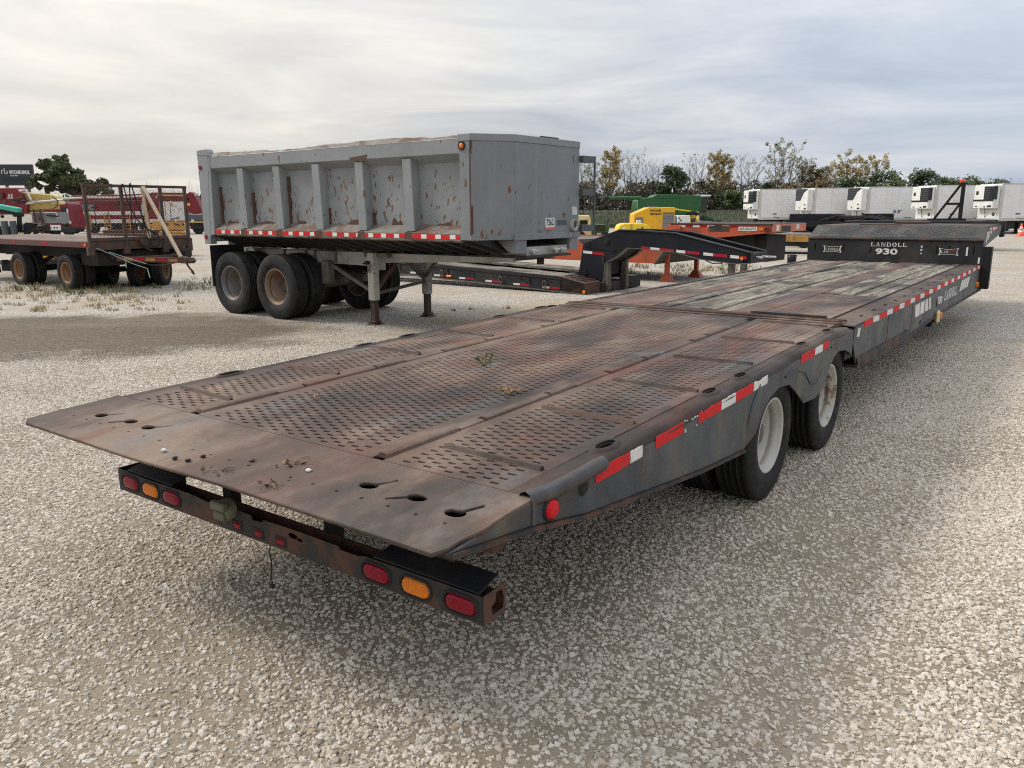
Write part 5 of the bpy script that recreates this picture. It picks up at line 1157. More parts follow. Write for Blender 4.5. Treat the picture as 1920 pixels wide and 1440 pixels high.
q = MB(); q.tube((-3.0, .4, 1.25), (-2.6, .9, 1.30), .11, 12); q.tube((-2.9, .3, 1.25), (-2.2, .4, 1.30), .06, 10); q.build('hydraulic_motor', 'rust_dark', Q)
PY = [(0.3, 1.15), (1.15, 1.15), (1.15, 3.12), (1.0, 3.12)]
for w_ in (.35, 1.05):
    q = MB(); q.bar((1.08, w_, 1.1), (1.08, w_, 2.68), .11, .13); q.bar((.12, w_, 1.2), (.98, w_, 2.6), .09, .09, up=(0, 1, 0)); q.bar((.52, w_, 1.85), (1.05, w_, 1.85), .08, .09); q.bar((.65, w_, 1.2), (1.02, w_, 1.85), .07, .07, up=(0, 1, 0)); q.build('mast', 'black_paint', Q)
    q = MB(); q.cbox((1.03, w_, 2.745), (.20, .13, .10)); q.build('beacon', 'cone_orange', Q, bevel=.02)
QB((-.1, .2, 1.16), (1.3, 1.3, 1.26), 'black_paint', 'pylon_base')
for a in (-2.4, -3.6, -4.8):
    for wc, f2 in ((.16, 0), (2.24, 1)): wheel(Q, 'low', .402, .235, .232, 'rim_rust', (a, wc, .40), bool(f2))
# yellow-sided lowboy further back
V = thing('lowboy_trailer', 'low timber decked trailer with worn yellow side rail, seen past the orange neck', 'trailer', (12.6, 29.5, 0), th=2.05)
q = MB(); q.box((-6, .0, .46), (2.6, .05, .70)); q.build('side_rail', 'yellow_deck', V, bevel=.006)
q = MB(); q.box((-6, .0, .30), (2.6, 2.4, .36)); q.build('bottom_flange', 'under_black', V); q = MB(); q.box((-6., .05, .36), (2.58, 2.4, .60)); q.build('frame', 'under_black', V)
for k in range(8): q = MB(); q.box((-6, .02+.3*k, .70), (2.6, .02+.3*k+.285, .745)); q.build('plank', 'plank', V)
for k in range(6): q = MB(); q.box((-1.6+.62*k, -.01, .52), (-1.45+.62*k, 0., .62)); q.build('stake_pocket', 'rust_dark', V)
q = MB(); q.box((.4, -.012, .50), (.9, 0, .56)); q.build('reflective_tape', 'tape_dark_red', V)
q = MB(); q.box((-5.5, -.06, .12), (2.5, .04, .18)); tag(q.build('steel_rail', 'concrete', loc=(12.4, 28.9, 0), rot=(0, 0, pi/2-2.05)), 'pale bar lying on the gravel under the yellow railed trailer', 'bar')

# ------------------------------------------------------------------ white refrigerated trailers
def ftext(*a, **k): return text('lettering', *a, **k)
GR = 'white refrigerated trailers parked in a row'
def reefer(style, x, y, label):
    R = thing('refrigerated_trailer', label, 'trailer', (x, y, gz(x, y)), th=radians(262), group=GR)
    def B(a, b, m, name, par=None, bevel=0): q = MB(); q.box(a, b); return q.build(name, m, par or R, bevel=bevel)
    B((-16.1, -2.59, 1.20), (0., .0, 4.12), 'reefer_side', 'box_body', bevel=.02)
    B((-.22, -.01, 1.18), (.012, .018, 4.14), 'steel_pipe', 'corner_post', bevel=.01); B((-.22, -2.61, 1.18), (.012, -2.58, 4.14), 'steel_pipe', 'corner_post')
    B((-16.1, .0, 1.10), (0., .02, 1.32), 'steel_pipe', 'bottom_rail'); B((-16.1, .0, 4.06), (0., .02, 4.15), 'steel_pipe', 'top_rail')
    for k in range(7): B((-15.5+2.2*k, .02, 1.30), (-14.8+2.2*k, .026, 1.345), 'print_black', 'marker_strip')
    B((-1.9, .02, 1.62), (-1.5, .026, 1.72), 'print_black', 'decal')
    ub = B((0.012, -2.45, 2.12 if style == 'A' else 2.0), (.62, -.12, 4.02), 'white_paint', 'cooling_unit', bevel=.05)
    if style == 'A':
        B((.60, -1.25, 2.85), (.635, -.10, 3.92), 'glass_dark', 'grille', ub); B((.30, -.125, 2.85), (.63, -.095, 3.92), 'glass_dark', 'grille', ub)
        for k in range(6): B((.632, -1.2, 2.95+.16*k), (.642, -.2, 2.98+.16*k), 'slate', 'louvre', ub)
        B((.60, -2.46, 2.70), (.63, -.11, 2.86), 'print_black', 'trim_band', ub); B((.622, -2.2, 3.25), (.63, -1.9, 3.55), 'print_black', 'badge', ub)
        B((.615, -.75, 2.22), (.63, -.28, 2.38), 'print_black', 'vent', ub); B((.615, -1.15, 2.2), (.63, -.95, 2.3), 'print_black', 'vent', ub); B((.615, -2.2, 2.25), (.63, -1.9, 2.32), 'print_black', 'vent', ub)
    else:
        q = MB(); q.prism([(-2.46, 2.95), (-1.5, 2.95), (-.9, 3.7), (-.2, 4.0), (-.2, 4.04), (-2.46, 4.04)], 'x', .60, .64); clean(q.build('grille', 'glass_dark', ub))
        for k in range(6): B((.64, -2.4, 3.02+.16*k), (.648, -1.45+.1*k, 3.05+.16*k), 'slate', 'louvre', ub)
        B((.615, -.75, 2.12), (.63, -.32, 2.26), 'print_black', 'vent', ub); B((.615, -.75, 2.5), (.63, -.5, 2.62), 'print_black', 'vent', ub); B((.615, -1.75, 2.2), (.63, -1.6, 2.36), 'print_black', 'vent', ub)
    B((.012, -2.3, 1.3), (.05, -.3, 2.0), 'reefer_side', 'front_wall'); q = MB(); q.lathe([(0, .15), (.06, .14), (.07, .001)], 14, 'x'); q.build('air_coupling', 'slate', R, loc=(.05, -.6, 1.65))
    q = MB(); q.path([(.3, -1.4, 2.1), (.2, -1.4, 1.7), (.12, -1.5, 1.5), (.08, -1.6, 1.4)], .025, 5); q.build('cable', 'rubber', R)
    B((-15.8, -2.2, .95), (-.5, -.4, 1.20), 'under_black', 'under_frame')
    q = MB(); q.box((-3.6, -.55, .05), (-3.4, -.35, 1.1)); q.box((-3.75, -.65, 0), (-3.25, -.25, .05)); q.bar((-3.5, -.45, .5), (-4.6, -.5, 1.05), .1, .1); q.build('landing_leg', 'under_black', R)
    q = MB(); q.box((-3.6, -2.25, .05), (-3.4, -2.05, 1.1)); q.box((-3.75, -2.35, 0), (-3.25, -1.95, .05)); q.build('landing_leg', 'under_black', R)
    B((-11.5, -.10, .35), (-5.0, -.05, 1.1), 'slate', 'side_skirt')
    for a in (-13.2, -14.5):
        for wc, f2 in ((-.16, 1), (-2.43, 0)): wheel(R, 'dump', .523, .286, .275, 'rim_grey', (a, wc, .52), bool(f2))
    return R
A_ = reefer('A', 25.0, 82.0, 'white reefer trailer at the far left of its row, black grille by the corner post')
B_ = reefer('B', 29.2, 78.5, 'white reefer trailer second from left with swooping black grille, no number on side')
def again(src, x, y, label):
    c = dup(src); c.location = (x, y, gz(x, y)); c['label'] = label; return c
C_ = again(B_, 33.1, 75.5, "white reefer trailer marked 53' in blue, with swooping black grille")
ftext("53'", .42, 'print_blue', C_, (-2.6, .022, 1.75), (-1, 0, 0), (0, 0, 1), .002, .85, .008)
again(A_, 37.0, 71.0, 'white reefer trailer standing behind the twin mast pylon')
again(A_, 40.6, 67.5, 'largest white reefer trailer, at the right edge above the traffic cone')

# ------------------------------------------------------------------ combine harvester
H_ = thing('combine_harvester', 'green combine harvester with yellow stripe and long unloading auger by the fence', 'harvester', (14.3, 95., gz(14, 95)), rz=.05)
def HB(poly, w0, w1, m, name, par=None, bevel=.04): q = MB(); q.prism(poly, 'y', w0, w1); return clean(q.build(name, m, par or H_, bevel=bevel))
HB([(.2, 1.25), (.0, 1.9), (.1, 3.15), (.5, 3.4), (1.9, 3.55), (2.2, 3.75), (7.4, 3.75), (7.6, 3.5), (7.5, 1.6), (6.6, 1.35), (5.6, 1.2), (4.5, 1.7), (3., 1.4)], -1.5, 1.5, 'green_paint', 'body')
HB([(2.2, 3.4), (2.2, 3.78), (2.5, 3.86), (4.8, 3.86), (4.9, 3.4)], -1.56, 1.56, 'green_paint', 'grain_tank'); HB([(5., 2.1), (5., 3.7), (5.04, 3.7), (5.04, 2.1)], -1.53, 1.53, 'green_dark', 'panel_joint')
HB([(1.2, 2.25), (3.5, 2.25), (7.3, 1.75), (7.3, 1.88), (3.6, 2.42), (1.2, 2.42)], -1.54, -1.50, 'yellow_hood', 'stripe', bevel=0)
HB([(7.5, 1.7), (7.4, 3.55), (8.6, 3.6), (8.2, 1.7)], -1.1, 1.1, 'glass_dark', 'cab'); HB([(7.3, 3.55), (8.75, 3.62), (8.8, 3.78), (7.3, 3.8)], -1.2, 1.2, 'white_paint', 'cab_roof')
HB([(8.0, 1.2), (8.2, 1.5), (9.3, 1.1), (9.3, .5), (8.6, .6)], -.8, .8, 'green_dark', 'feeder_house'); q = MB(); q.box((9.2, -1.6, .45), (9.9, 1.6, .9)); q.build('header_frame', 'green_dark', H_)
q = MB(); q.tube((.6, -1.2, 3.45), (-3.4, -1.9, 3.5), .2, 14); A1_ = q.build('unloading_auger', 'green_paint', H_); q = MB(); q.path([(-3.35, -1.9, 3.5), (-3.75, -1.95, 3.45), (-4.1, -2., 2.95)], .24, 12); q.build('spout', 'rubber', A1_)
for x, r in ((6.6, .98), (1.4, .62)):
    for s_ in (-1.45, 1.45):
        t_ = tyre_mesh(r, r*.55, .7, 3, 36).build('wheel', 'tyre', H_); clean(t_); t_.location = (x, s_, r); q = rim_mesh(r*.55, .7, False, 24).build('rim', 'yellow_hood', t_)
        if s_ > 0: t_.rotation_euler = (0, 0, pi)
q = MB(); q.path([(.3, -1.5, 2.0), (.1, -1.6, 2.4), (.1, -1.6, 3.2)], .03, 5); q.build('rail', 'yellow_hood', H_)

# ------------------------------------------------------------------ small machines between the trailers and the fence
def machine(name, label, cat, x, y, rz=0., group=None): return thing(name, label, cat, (x, y, gz(x, y)), rz=rz, group=group)
def bx(par, a, b, m, name, bevel=.02): q = MB(); q.box(a, b); return q.build(name, m, par, bevel=bevel)
Y_ = machine('generator', 'tall yellow machine housing with sloping shoulder and grey roller doors', 'generator', 6.35, 42.)
q = MB(); q.prism([(0, .25), (2.12, .25), (2.12, 1.82), (.75, 1.82), (.0, 1.5)], 'y', 0, 1.5); clean(q.build('housing', 'yellow_paint', Y_, bevel=.03))
bx(Y_, (.08, -.02, .62), (.50, 0., 1.32), 'grey_machine', 'roller_door', .0); bx(Y_, (1.50, -.02, .35), (2.07, 0., 1.52), 'grey_machine', 'roller_door', 0); bx(Y_, (1.48, -.03, 1.52), (2.1, .0, 1.55), 'print_black', 'door_hood', 0)
for k in range(9): bx(Y_, (1.51, -.026, .40+.12*k), (2.06, -.02, .412+.12*k), 'slate', 'door_slat', 0)
ftext('WACKER', .15, 'print_black', Y_, (.82, -.003, 1.60), (1, 0, 0), (0, 0, 1), .002, .60, .006); ftext('NEUSON', .15, 'print_black', Y_, (.82, -.003, 1.43), (1, 0, 0), (0, 0, 1), .002, .60, .006)
bx(Y_, (.0, .0, 0), (2.12, 1.5, .25), 'under_black', 'skid', 0); bx(Y_, (.8, .3, 1.82), (1.3, .7, 1.88), 'slate', 'roof_vent')
Z_ = machine('light_tower', 'low yellow rounded machine hood just in front of the tall yellow housing', 'generator', 4.75, 36.)
q = MB(); q.prism([(0, .35), (1.40, .35), (1.42, .85), (1.32, 1.02), (1.1, 1.08), (.3, 1.08), (.08, 1.02), (0, .85)], 'y', 0, 1.2); clean(q.build('hood', 'yellow_hood', Z_, bevel=.04))
bx(Z_, (.18, -.015, .74), (.34, 0., .92), 'white_paint', 'notice', 0); bx(Z_, (.55, -.02, .6), (.64, 0, 1.05), 'mustard', 'latch_strip', 0); bx(Z_, (1.05, -.012, .85), (1.12, 0, .92), 'print_black', 'latch', 0); bx(Z_, (.05, .1, .15), (1.35, 1.1, .35), 'under_black', 'chassis', 0)
q = MB(); q.tube((.4, -.02, .25), (.4, .15, .25), .25, 20); q.tube((.4, 1.05, .25), (.4, 1.22, .25), .25, 20); q.build('wheel', 'tyre', Z_)
bx(Z_, (.9, .5, 1.08), (1.1, .7, 1.2), 'white_paint', 'filler_box'); 
u = machine('utility_vehicle', 'dark green utility cart with black windscreen beside the fence grass', 'cart', 4.86, 50.)
q = MB(); q.prism([(0, .3), (1.15, .3), (1.2, .75), (1.0, .95), (.0, .98)], 'y', 0, 1.3); clean(q.build('body', 'green_paint', u, bevel=.03)); bx(u, (.28, -.02, .55), (.95, 0, .93), 'glass_dark', 'windscreen', 0); bx(u, (.0, -.04, .25), (.2, .02, .99), 'green_dark', 'corner_post', 0); bx(u, (.45, -.024, .36), (.7, -.01, .42), 'decal_white', 'badge', 0)
for x in (.2, .95): q = MB(); q.tube((x, -.03, .25), (x, .2, .25), .25, 18); q.build('wheel', 'tyre', u)
f_ = machine('forklift', 'pale yellow lift truck with open cab partly behind the grey dump trailer', 'forklift', 3.62, 44.)
bx(f_, (0, 0, .25), (.75, 1.6, .75), 'pale_yellow', 'chassis', .05); bx(f_, (.02, .1, 1.2), (.66, .9, 1.45), 'pale_yellow', 'cab_roof', .04); bx(f_, (.55, .1, .7), (.7, .25, 1.3), 'pale_yellow', 'cab_post', .03); bx(f_, (.0, .1, .7), (.1, .25, 1.3), 'pale_yellow', 'cab_post', .03); bx(f_, (.05, .3, .7), (.6, .8, 1.15), 'under_black', 'seat', .05)
q = MB(); q.tube((.15, -.02, .3), (.15, .25, .3), .3, 20); q.tube((.15, 1.3, .3), (.15, 1.58, .3), .3, 20); q.build('wheel', 'tyre', f_)
q = MB(); q.bar((.72, .2, .9), (.60, .2, .45), .1, .12); q.bar((.3, .15, .7), (.7, .15, .95), .04, .06); q.build('lift_arm', 'pale_yellow', f_)
b_ = machine('equipment_box', 'white equipment box with black diagonal stripes behind the orange neck', 'box', 12.3, 60.)
bx(b_, (0, 0, .0), (.95, 1., 1.62), 'pale_white' if 'pale_white' in MATS else 'white_paint', 'body', .04)
for k in range(2): q = MB(); q.prism([(.08, 1.42-.3*k), (.34, 1.12-.3*k), (.34, 1.22-.3*k), (.08, 1.52-.3*k)], 'y', -.012, 0); clean(q.build('stripe', 'print_black', b_))
q = MB(); q.box((0, 0, 0), (.42, .8, 1.55)); q.prism([(0, 1.55), (.42, 1.55), (.3, 1.68), (.05, 1.68)], 'y', 0, .8); tag(clean(q.build('machine_cover', 'blue_paint', bevel=.03, loc=(11.85, 60.2, gz(12, 60)))), 'bright blue machine cover beside the striped white box', 'cover')
m2 = machine('compressor', 'small brown and orange machine standing right of the striped white box', 'machine', 13.3, 60.)
bx(m2, (0, 0, .5), (.7, .9, 1.1), 'ladder_orange', 'body', .05); bx(m2, (.1, .1, 1.1), (.4, .6, 1.45), 'rust', 'engine', .05); q = MB(); q.tube((.15, .0, .3), (.15, .2, .3), .3, 16); q.tube((.6, .0, .3), (.6, .2, .3), .3, 16); q.build('wheel', 'tyre', m2); bx(m2, (.5, .1, 1.1), (.66, .4, 1.6), 'pale_yellow', 'control_box', .03)
q = MB(); q.hexa([(0, 0, 0), (2.3, 0, 0), (2.3, .8, 0), (0, .8, 0), (.05, .15, 1.25), (2.0, .15, 1.1), (2.0, .6, 1.1), (.05, .6, 1.25)]); tag(clean(q.build('grey_ramp', 'grey_machine', loc=(14.85, 64., gz(15, 64)), bevel=.02)), 'plain grey ramp lying right of the small orange machine', 'ramp')

# traffic cone at the right edge
c_ = thing('traffic_cone', 'orange traffic cone with white bands on the gravel at the right edge', 'cone', (36.6, 58., gz(36, 58)))
q = MB(); q.lathe([(.03, .24), (.30, .175), (.30, .175)], 24, 'z'); q.lathe([(.44, .142), (.56, .115)], 24, 'z'); q.lathe([(.68, .088), (.92, .035), (.92, .001)], 24, 'z'); q.build('cone_body', 'cone_orange', c_); q = MB(); q.lathe([(.30, .176), (.44, .143)], 24, 'z'); q.lathe([(.56, .116), (.68, .089)], 24, 'z'); q.build('reflective_band', 'white_paint', c_); q = MB(); q.box((-.29, -.29, 0), (.29, .29, .035)); q.build('base', 'cone_orange', c_, bevel=.01)
q = MB(); q.lathe([(0., .001), (0., .13), (.26, .15), (.26, .135), (.03, .12), (.03, .001)], 20, 'z'); tag(clean(q.build('bucket', 'navy_black', loc=(8.95, 25.6, .0))), 'small dark bucket on the gravel beyond the timber deck', 'bucket')

# ------------------------------------------------------------------ left background: pump trucks, sign, attachments
p1 = thing('concrete_pump_truck', 'long red concrete pump truck with stacked booms and white side stripes', 'truck', (-47.0, 84., gz(0, 84)), rz=0.02)
def bb(par, a, b, m, name, bevel=.03): q = MB(); q.box(a, b); return q.build(name, m, par, bevel=bevel)
bb(p1, (1.2, 0, .85), (12., 2.5, 1.1), 'under_black', 'chassis', 0)
bb(p1, (2.4, -.02, 1.45), (10.3, 2.5, 1.85), 'red_paint', 'side_body'); bb(p1, (2.4, -.05, 1.86), (10.2, .1, 2.25), 'decal_white', 'upper_stripe', 0); bb(p1, (2.4, -.05, 1.05), (10.2, .1, 1.44), 'decal_white', 'lower_stripe', 0)
for k in range(5): bb(p1, (3.9+1.35*k, -.06, 1.03), (4.0+1.35*k, -.04, 2.27), 'red_paint', 'stripe_gap', 0)
bb(p1, (2.0, .2, 2.25), (10.5, 2.3, 3.0), 'red_paint', 'deck_house'); bb(p1, (2.6, .1, 2.35), (3.9, .22, 2.95), 'grey_machine', 'cab_window', 0)
q = MB(); q.hexa([(1.6, .5, 3.3), (10.4, .5, 3.45), (10.4, 1.0, 3.45), (1.6, 1.0, 3.3), (1.6, .5, 3.85), (10.4, .5, 4.05), (10.4, 1.0, 4.05), (1.6, 1.0, 3.85)]); q.build('upper_boom', 'red_faded', p1, bevel=.04)
q = MB(); q.hexa([(2.6, .1, 2.95), (10.2, .1, 3.0), (10.2, .5, 3.0), (2.6, .5, 2.95), (2.6, .1, 3.32), (10.2, .1, 3.4), (10.2, .5, 3.4), (2.6, .5, 3.32)]); q.build('lower_boom', 'red_paint', p1, bevel=.04)
q = MB(); q.prism([(9.2, 1.6), (9.0, 3.2), (9.3, 4.0), (10.0, 4.15), (10.7, 3.9), (11.0, 3.2), (10.8, 2.2), (10.2, 1.5)], 'y', -.1, 1.2); clean(q.build('boom_elbow', 'red_paint', p1, bevel=.06))
q = MB(); q.path([(.8, .0, 3.55), (3.6, .0, 3.65), (6., .0, 3.62), (10., .0, 3.8)], .1, 8); q.build('delivery_pipe', 'steel_pipe', p1)
for k, x in enumerate((2.9, 4.9, 6.95, 8.9)):
    q = MB(); q.bar((x, -.18, .35), (x, -.1, 2.0), .07, .07); q.bar((x+.55, -.18, .35), (x+.55, -.1, 2.0), .07, .07)
    for j in range(6): q.bar((x, -.18, .5+.28*j), (x+.55, -.18, .5+.28*j), .05, .05)
    q.build('ladder', 'ladder_orange', p1)
for x in (1.6, 3.6, 6.2, 7.5, 8.9):
    q = MB(); q.lathe([(.0, .001), (-.02, .25), (-.1, .28), (-.1, .5), (.0, .53), (.25, .53)], 24, 'y'); q.build('wheel', 'tyre', p1, loc=(x, .1, .53))
bb(p1, (9.0, -.3, .45), (12.4, -.05, .95), 'ladder_orange', 'outrigger'); bb(p1, (10.6, -.32, .8), (10.9, -.1, 1.3), 'yellow_paint', 'outrigger_jack', .02)
p2 = thing('tractor_truck', 'red truck cab with dark side window and a white swoosh, left of the stacked booms', 'truck', (-44.2, 76., gz(0, 76)), rz=.0)
q = MB(); q.prism([(.0, .75), (1.9, .70), (3.05, .75), (3.05, 1.45), (2.85, 2.95), (2.6, 3.15), (1.0, 3.2), (.75, 3.0), (.1, 2.0)], 'y', 0, 2.4); clean(q.build('cab', 'red_paint', p2, bevel=.06))
q = MB(); q.prism([(2.05, 1.85), (2.75, 1.85), (2.66, 2.65), (2.15, 2.65)], 'y', -.02, 0); clean(q.build('side_window', 'glass_dark', p2)); q = MB(); q.prism([(1.2, 2.6), (1.6, 2.6), (1.75, 2.85), (1.3, 2.9)], 'y', -.02, 0); clean(q.build('sleeper_window', 'glass_dark', p2))
q = MB(); q.path([(2.1, -.02, 1.35), (2.15, -.02, 1.1), (2.35, -.02, 1.05), (2.45, -.02, 1.45), (2.75, -.02, 1.5)], .07, 6); q.build('swoosh_decal', 'white_paint', p2); bb(p2, (2.7, -.03, 1.15), (2.95, 0, 1.4), 'white_paint', 'headlight'); bb(p2, (.1, .2, .5), (3., 2.2, .75), 'under_black', 'chassis', 0)
q = MB(); q.bar((2.83, -.2, 1.9), (2.83, -.2, 2.5), .08, .1); q.build('mirror', 'white_paint', p2)
for x in (.4, 2.55): q = MB(); q.lathe([(.0, .001), (-.02, .25), (-.1, .28), (-.1, .5), (.0, .53), (.25, .53)], 24, 'y'); q.build('wheel', 'tyre', p2, loc=(x, .05, .53))
p3 = thing('concrete_pump_truck', 'red boom truck with a large white side panel, behind the mesh rack', 'truck', (-35.0, 80., gz(0, 80)), rz=.0)
bb(p3, (.4, 0, 1.35), (2.95, 1.8, 3.15), 'decal_white', 'side_panel'); bb(p3, (.95, -.02, 1.4), (1.0, 0, 3.1), 'rust', 'panel_joint', 0); bb(p3, (1.45, -.02, 1.4), (1.5, 0, 3.1), 'rust', 'panel_joint', 0); bb(p3, (1.45, -.03, 2.7), (1.75, -.01, 3.05), 'ladder_orange', 'emblem', 0)
q = MB(); q.hexa([(-.2, .3, 3.25), (3.2, .3, 3.2), (3.2, .9, 3.2), (-.2, .9, 3.25), (-.2, .3, 4.05), (3.2, .3, 4.0), (3.2, .9, 4.0), (-.2, .9, 4.05)]); q.build('upper_boom', 'red_paint', p3, bevel=.04); q = MB(); q.tube((.2, .2, 3.75), (2.9, .2, 3.72), .07, 8); q.build('delivery_pipe', 'mustard', p3)
q = MB(); q.prism([(3.1, 2.2), (3.1, 3.9), (3.5, 4.1), (3.95, 3.9), (4.55, 2.4), (4.4, 2.05), (3.7, 1.95)], 'y', -.1, 1.0); clean(q.build('boom_elbow', 'red_paint', p3, bevel=.06)); bb(p3, (3.2, -.15, 2.75), (3.5, -.1, 3.0), 'yellow_paint', 'decal', 0)
bb(p3, (-.4, -.1, .35), (2.9, .2, 1.25), 'ladder_orange', 'outrigger'); bb(p3, (-.4, .2, .8), (5., 2.2, 1.3), 'red_paint', 'chassis'); bb(p3, (3.2, -.05, 1.3), (4.8, 1.8, 1.9), 'slate', 'hopper'); bb(p3, (3.3, -.1, .5), (5., .5, .8), 'under_black', 'bumper'); bb(p3, (3.2, -.12, 1.1), (5., -.05, 1.25), 'mustard', 'rail', 0)
for x in (.6, 2.0, 4.0): q = MB(); q.lathe([(.0, .001), (-.02, .25), (-.1, .28), (-.1, .5), (.0, .53), (.25, .53)], 24, 'y'); q.build('wheel', 'tyre', p3, loc=(x, .05, .53))
p4 = thing('concrete_pump_truck', 'red and mustard boom pump at the left edge with a brown ladder below the boom', 'truck', (-40.0, 60., gz(0, 60)), rz=-.02)
q = MB(); q.prism([(2.2, 1.9), (2.0, 3.2), (2.3, 3.85), (3.7, 3.85), (4.1, 3.3), (4.4, 2.6), (4.3, 2.0)], 'y', 0, 1.3); clean(q.build('boom_housing', 'red_paint', p4, bevel=.05))
ftext('33', .28, 'decal_white', p4, (3.05, -.005, 3.2), (1, 0, 0), (0, 0, 1), .003, .36, .004); ftext('METER', .14, 'decal_white', p4, (3.0, -.005, 3.05), (1, 0, 0), (0, 0, 1), .003, .44, .003)
q = MB(); q.hexa([(4.2, .3, 2.15), (6.3, .3, 2.3), (6.3, 1.0, 2.3), (4.2, 1.0, 2.15), (3.8, .3, 3.55), (6.0, .3, 3.35), (6.0, 1.0, 3.35), (3.8, 1.0, 3.55)]); q.build('lower_boom', 'mustard', p4, bevel=.06); q = MB(); q.hexa([(6.0, .25, 2.6), (6.7, .25, 2.65), (6.7, 1.05, 2.65), (6.0, 1.05, 2.6), (6.0, .25, 3.4), (6.5, .25, 3.25), (6.5, 1.05, 3.25), (6.0, 1.05, 3.4)]); q.build('boom_tip', 'pale_yellow', p4, bevel=.04)
q = MB(); q.path([(3.9, .1, 3.6), (4.4, .1, 3.65), (4.7, .05, 3.0), (4.9, .0, 2.75), (4.3, .0, 2.7)], .09, 8); q.path([(4.9, .0, 2.8), (5.6, .1, 2.85), (6.3, .1, 2.9), (7.1, .1, 2.95)], .08, 8); q.build('delivery_pipe', 'steel_pipe', p4)
q = MB(); q.path([(6.3, .0, 3.2), (6.7, .0, 2.9), (6.6, .0, 2.45), (6.3, .0, 2.35)], .035, 6); q.build('hose', 'rubber', p4)
bb(p4, (4.6, .0, 1.25), (6.4, 1.8, 2.05), 'grey_machine', 'tank'); q = MB(); q.path([(4.6, -.05, 2.05), (6.5, -.05, 2.05), (6.6, -.05, 1.6)], .03, 5); q.build('hand_rail', 'white_paint', p4)
lp = bb(p4, (4.9, -.1, .75), (6.7, .0, 1.15), 'white_paint', 'lamp_panel')
for k in range(5): q = MB(); q.tube((5.55+.2*k+(.12 if k > 2 else 0), -.115, .95), (5.55+.2*k+(.12 if k > 2 else 0), -.10, .95), .06, 10); q.build('lamp', 'under_black', lp)
q = MB(); q.bar((5.0, -.2, .1), (4.9, -.15, 2.3), .1, .09); q.bar((5.5, -.2, .1), (5.4, -.15, 2.3), .1, .09)
for j in range(7): q.bar((4.98-.014*j, -.19, .3+.3*j), (5.48-.014*j, -.19, .3+.3*j), .06, .06)
q.build('ladder', 'rail_brown', p4); bb(p4, (1., .1, .6), (6.6, 2., .95), 'under_black', 'chassis', 0)
for x in (1.6, 3.0, 5.9): q = MB(); q.lathe([(.0, .001), (-.02, .25), (-.1, .28), (-.1, .5), (.0, .53), (.25, .53)], 24, 'y'); q.build('wheel', 'tyre', p4, loc=(x, .1, .53))

for tk, x0_, x1_, z0_, z1_ in ((p1, 2.2, 10.2, 2.3, 3.3), (p1, 1.6, 10.5, .5, 1.05), (p2, .2, 2.9, .7, 1.2), (p3, .2, 4.6, .8, 1.4), (p3, .2, 4.4, 3.0, 3.9), (p4, 2.2, 6.4, 1.0, 1.9), (p4, 2.2, 4.2, 2.1, 3.5)):
    rq = random.Random(int(x1_*10+z1_*100))      # valves, boxes, brackets and pipe runs along the machines
    for i in range(9):
        x, z = rq.uniform(x0_, x1_), rq.uniform(z0_, z1_); q = MB(); kd = rq.random()
        if kd < .45: q.cbox((x, -.1, z), (rq.uniform(.12, .5), .16, rq.uniform(.1, .35)))
        elif kd < .75: q.tube((x, -.12, z), (x+rq.uniform(.3, 1.), -.12, z+rq.uniform(-.25, .25)), rq.uniform(.03, .07), 6)
        else: q.tube((x, -.14, z), (x, .0, z), rq.uniform(.06, .14), 10)
        q.build('fitting', rq.choice(['under_black', 'slate', 'steel_pipe', 'red_paint', 'decal_white', 'under_black', 'rust_dark']), tk)
s_ = thing('billboard', 'dark roadside sign on two posts reading RITCHIE BROS. above a blank screen', 'sign', (-92.55, 150., gz(0, 150)), rz=.1)
s_['label'] = 'dark roadside sign on two posts with white lettering above a blank screen'
bb(s_, (-1.2, 0, 5.0), (4.9, .7, 8.75), 'billboard', 'cabinet', .05); bb(s_, (-.5, -.03, 5.4), (4.2, .0, 6.4), 'screen_off', 'screen', 0)
for x in (.0, 3.8): bb(s_, (x-.2, .15, 0), (x+.2, .55, 5.0), 'slate', 'post', 0)
ftext('RITCHIE BROS.', .85, 'white_paint', s_, (.95, -.03, 7.05), (1, 0, 0), (0, 0, 1), .004, 3.5, .03); ftext('Auctioneers', .35, 'decal_white', s_, (.95, -.03, 6.65), (1, 0, 0), (0, 0, 1), .004, 1.4, .004)
q = MB(); q.path([(-.42+x*.9, -.03, 7.05+z*.9) for x, z in ((0, 0), (0, .6), (.1, .72), (.35, .72))], .07, 6); q.path([(-.42+x*.9, -.03, 7.05+z*.9) for x, z in ((.55, 1.1), (.55, .2), (.63, .05), (.88, -.02), (1.06, .1), (1.1, .35), (.92, .55))], .07, 6); q.build('logo', 'white_paint', s_)

k_ = thing('attachment_pile', 'black loader attachments and grey cylinders piled behind the flatbed at the left edge', 'attachments', (-14.75, 23.6, 0.))
rr = random.Random(12)
for i in range(9):
    x, z = rr.uniform(-.4, .95), rr.uniform(.2, 1.35); q = MB(); q.bar((x-.2, rr.uniform(0, .8), z), (x+rr.uniform(.1, .45), rr.uniform(0, .8), z+rr.uniform(-.2, .2)), rr.uniform(.08, .2), rr.uniform(.08, .25)); q.build('steel_arm', rr.choice(['navy_black', 'under_black', 'slate', 'black_paint']), k_, bevel=.01)
for x in (.05, .3): q = MB(); q.tube((x, -.05, .5), (x-.03, -.05, 1.45), .09, 12); q.build('cylinder', 'slate', k_)
q = MB(); q.bar((.55, -.1, .95), (.92, -.05, 1.38), .3, .05); q.bar((.75, -.1, .9), (1.0, -.08, 1.2), .06, .1); q.build('bucket_blade', 'black_paint', k_); bb(k_, (.42, -.12, .95), (.58, -.08, 1.12), 'pale_yellow', 'data_plate', 0)
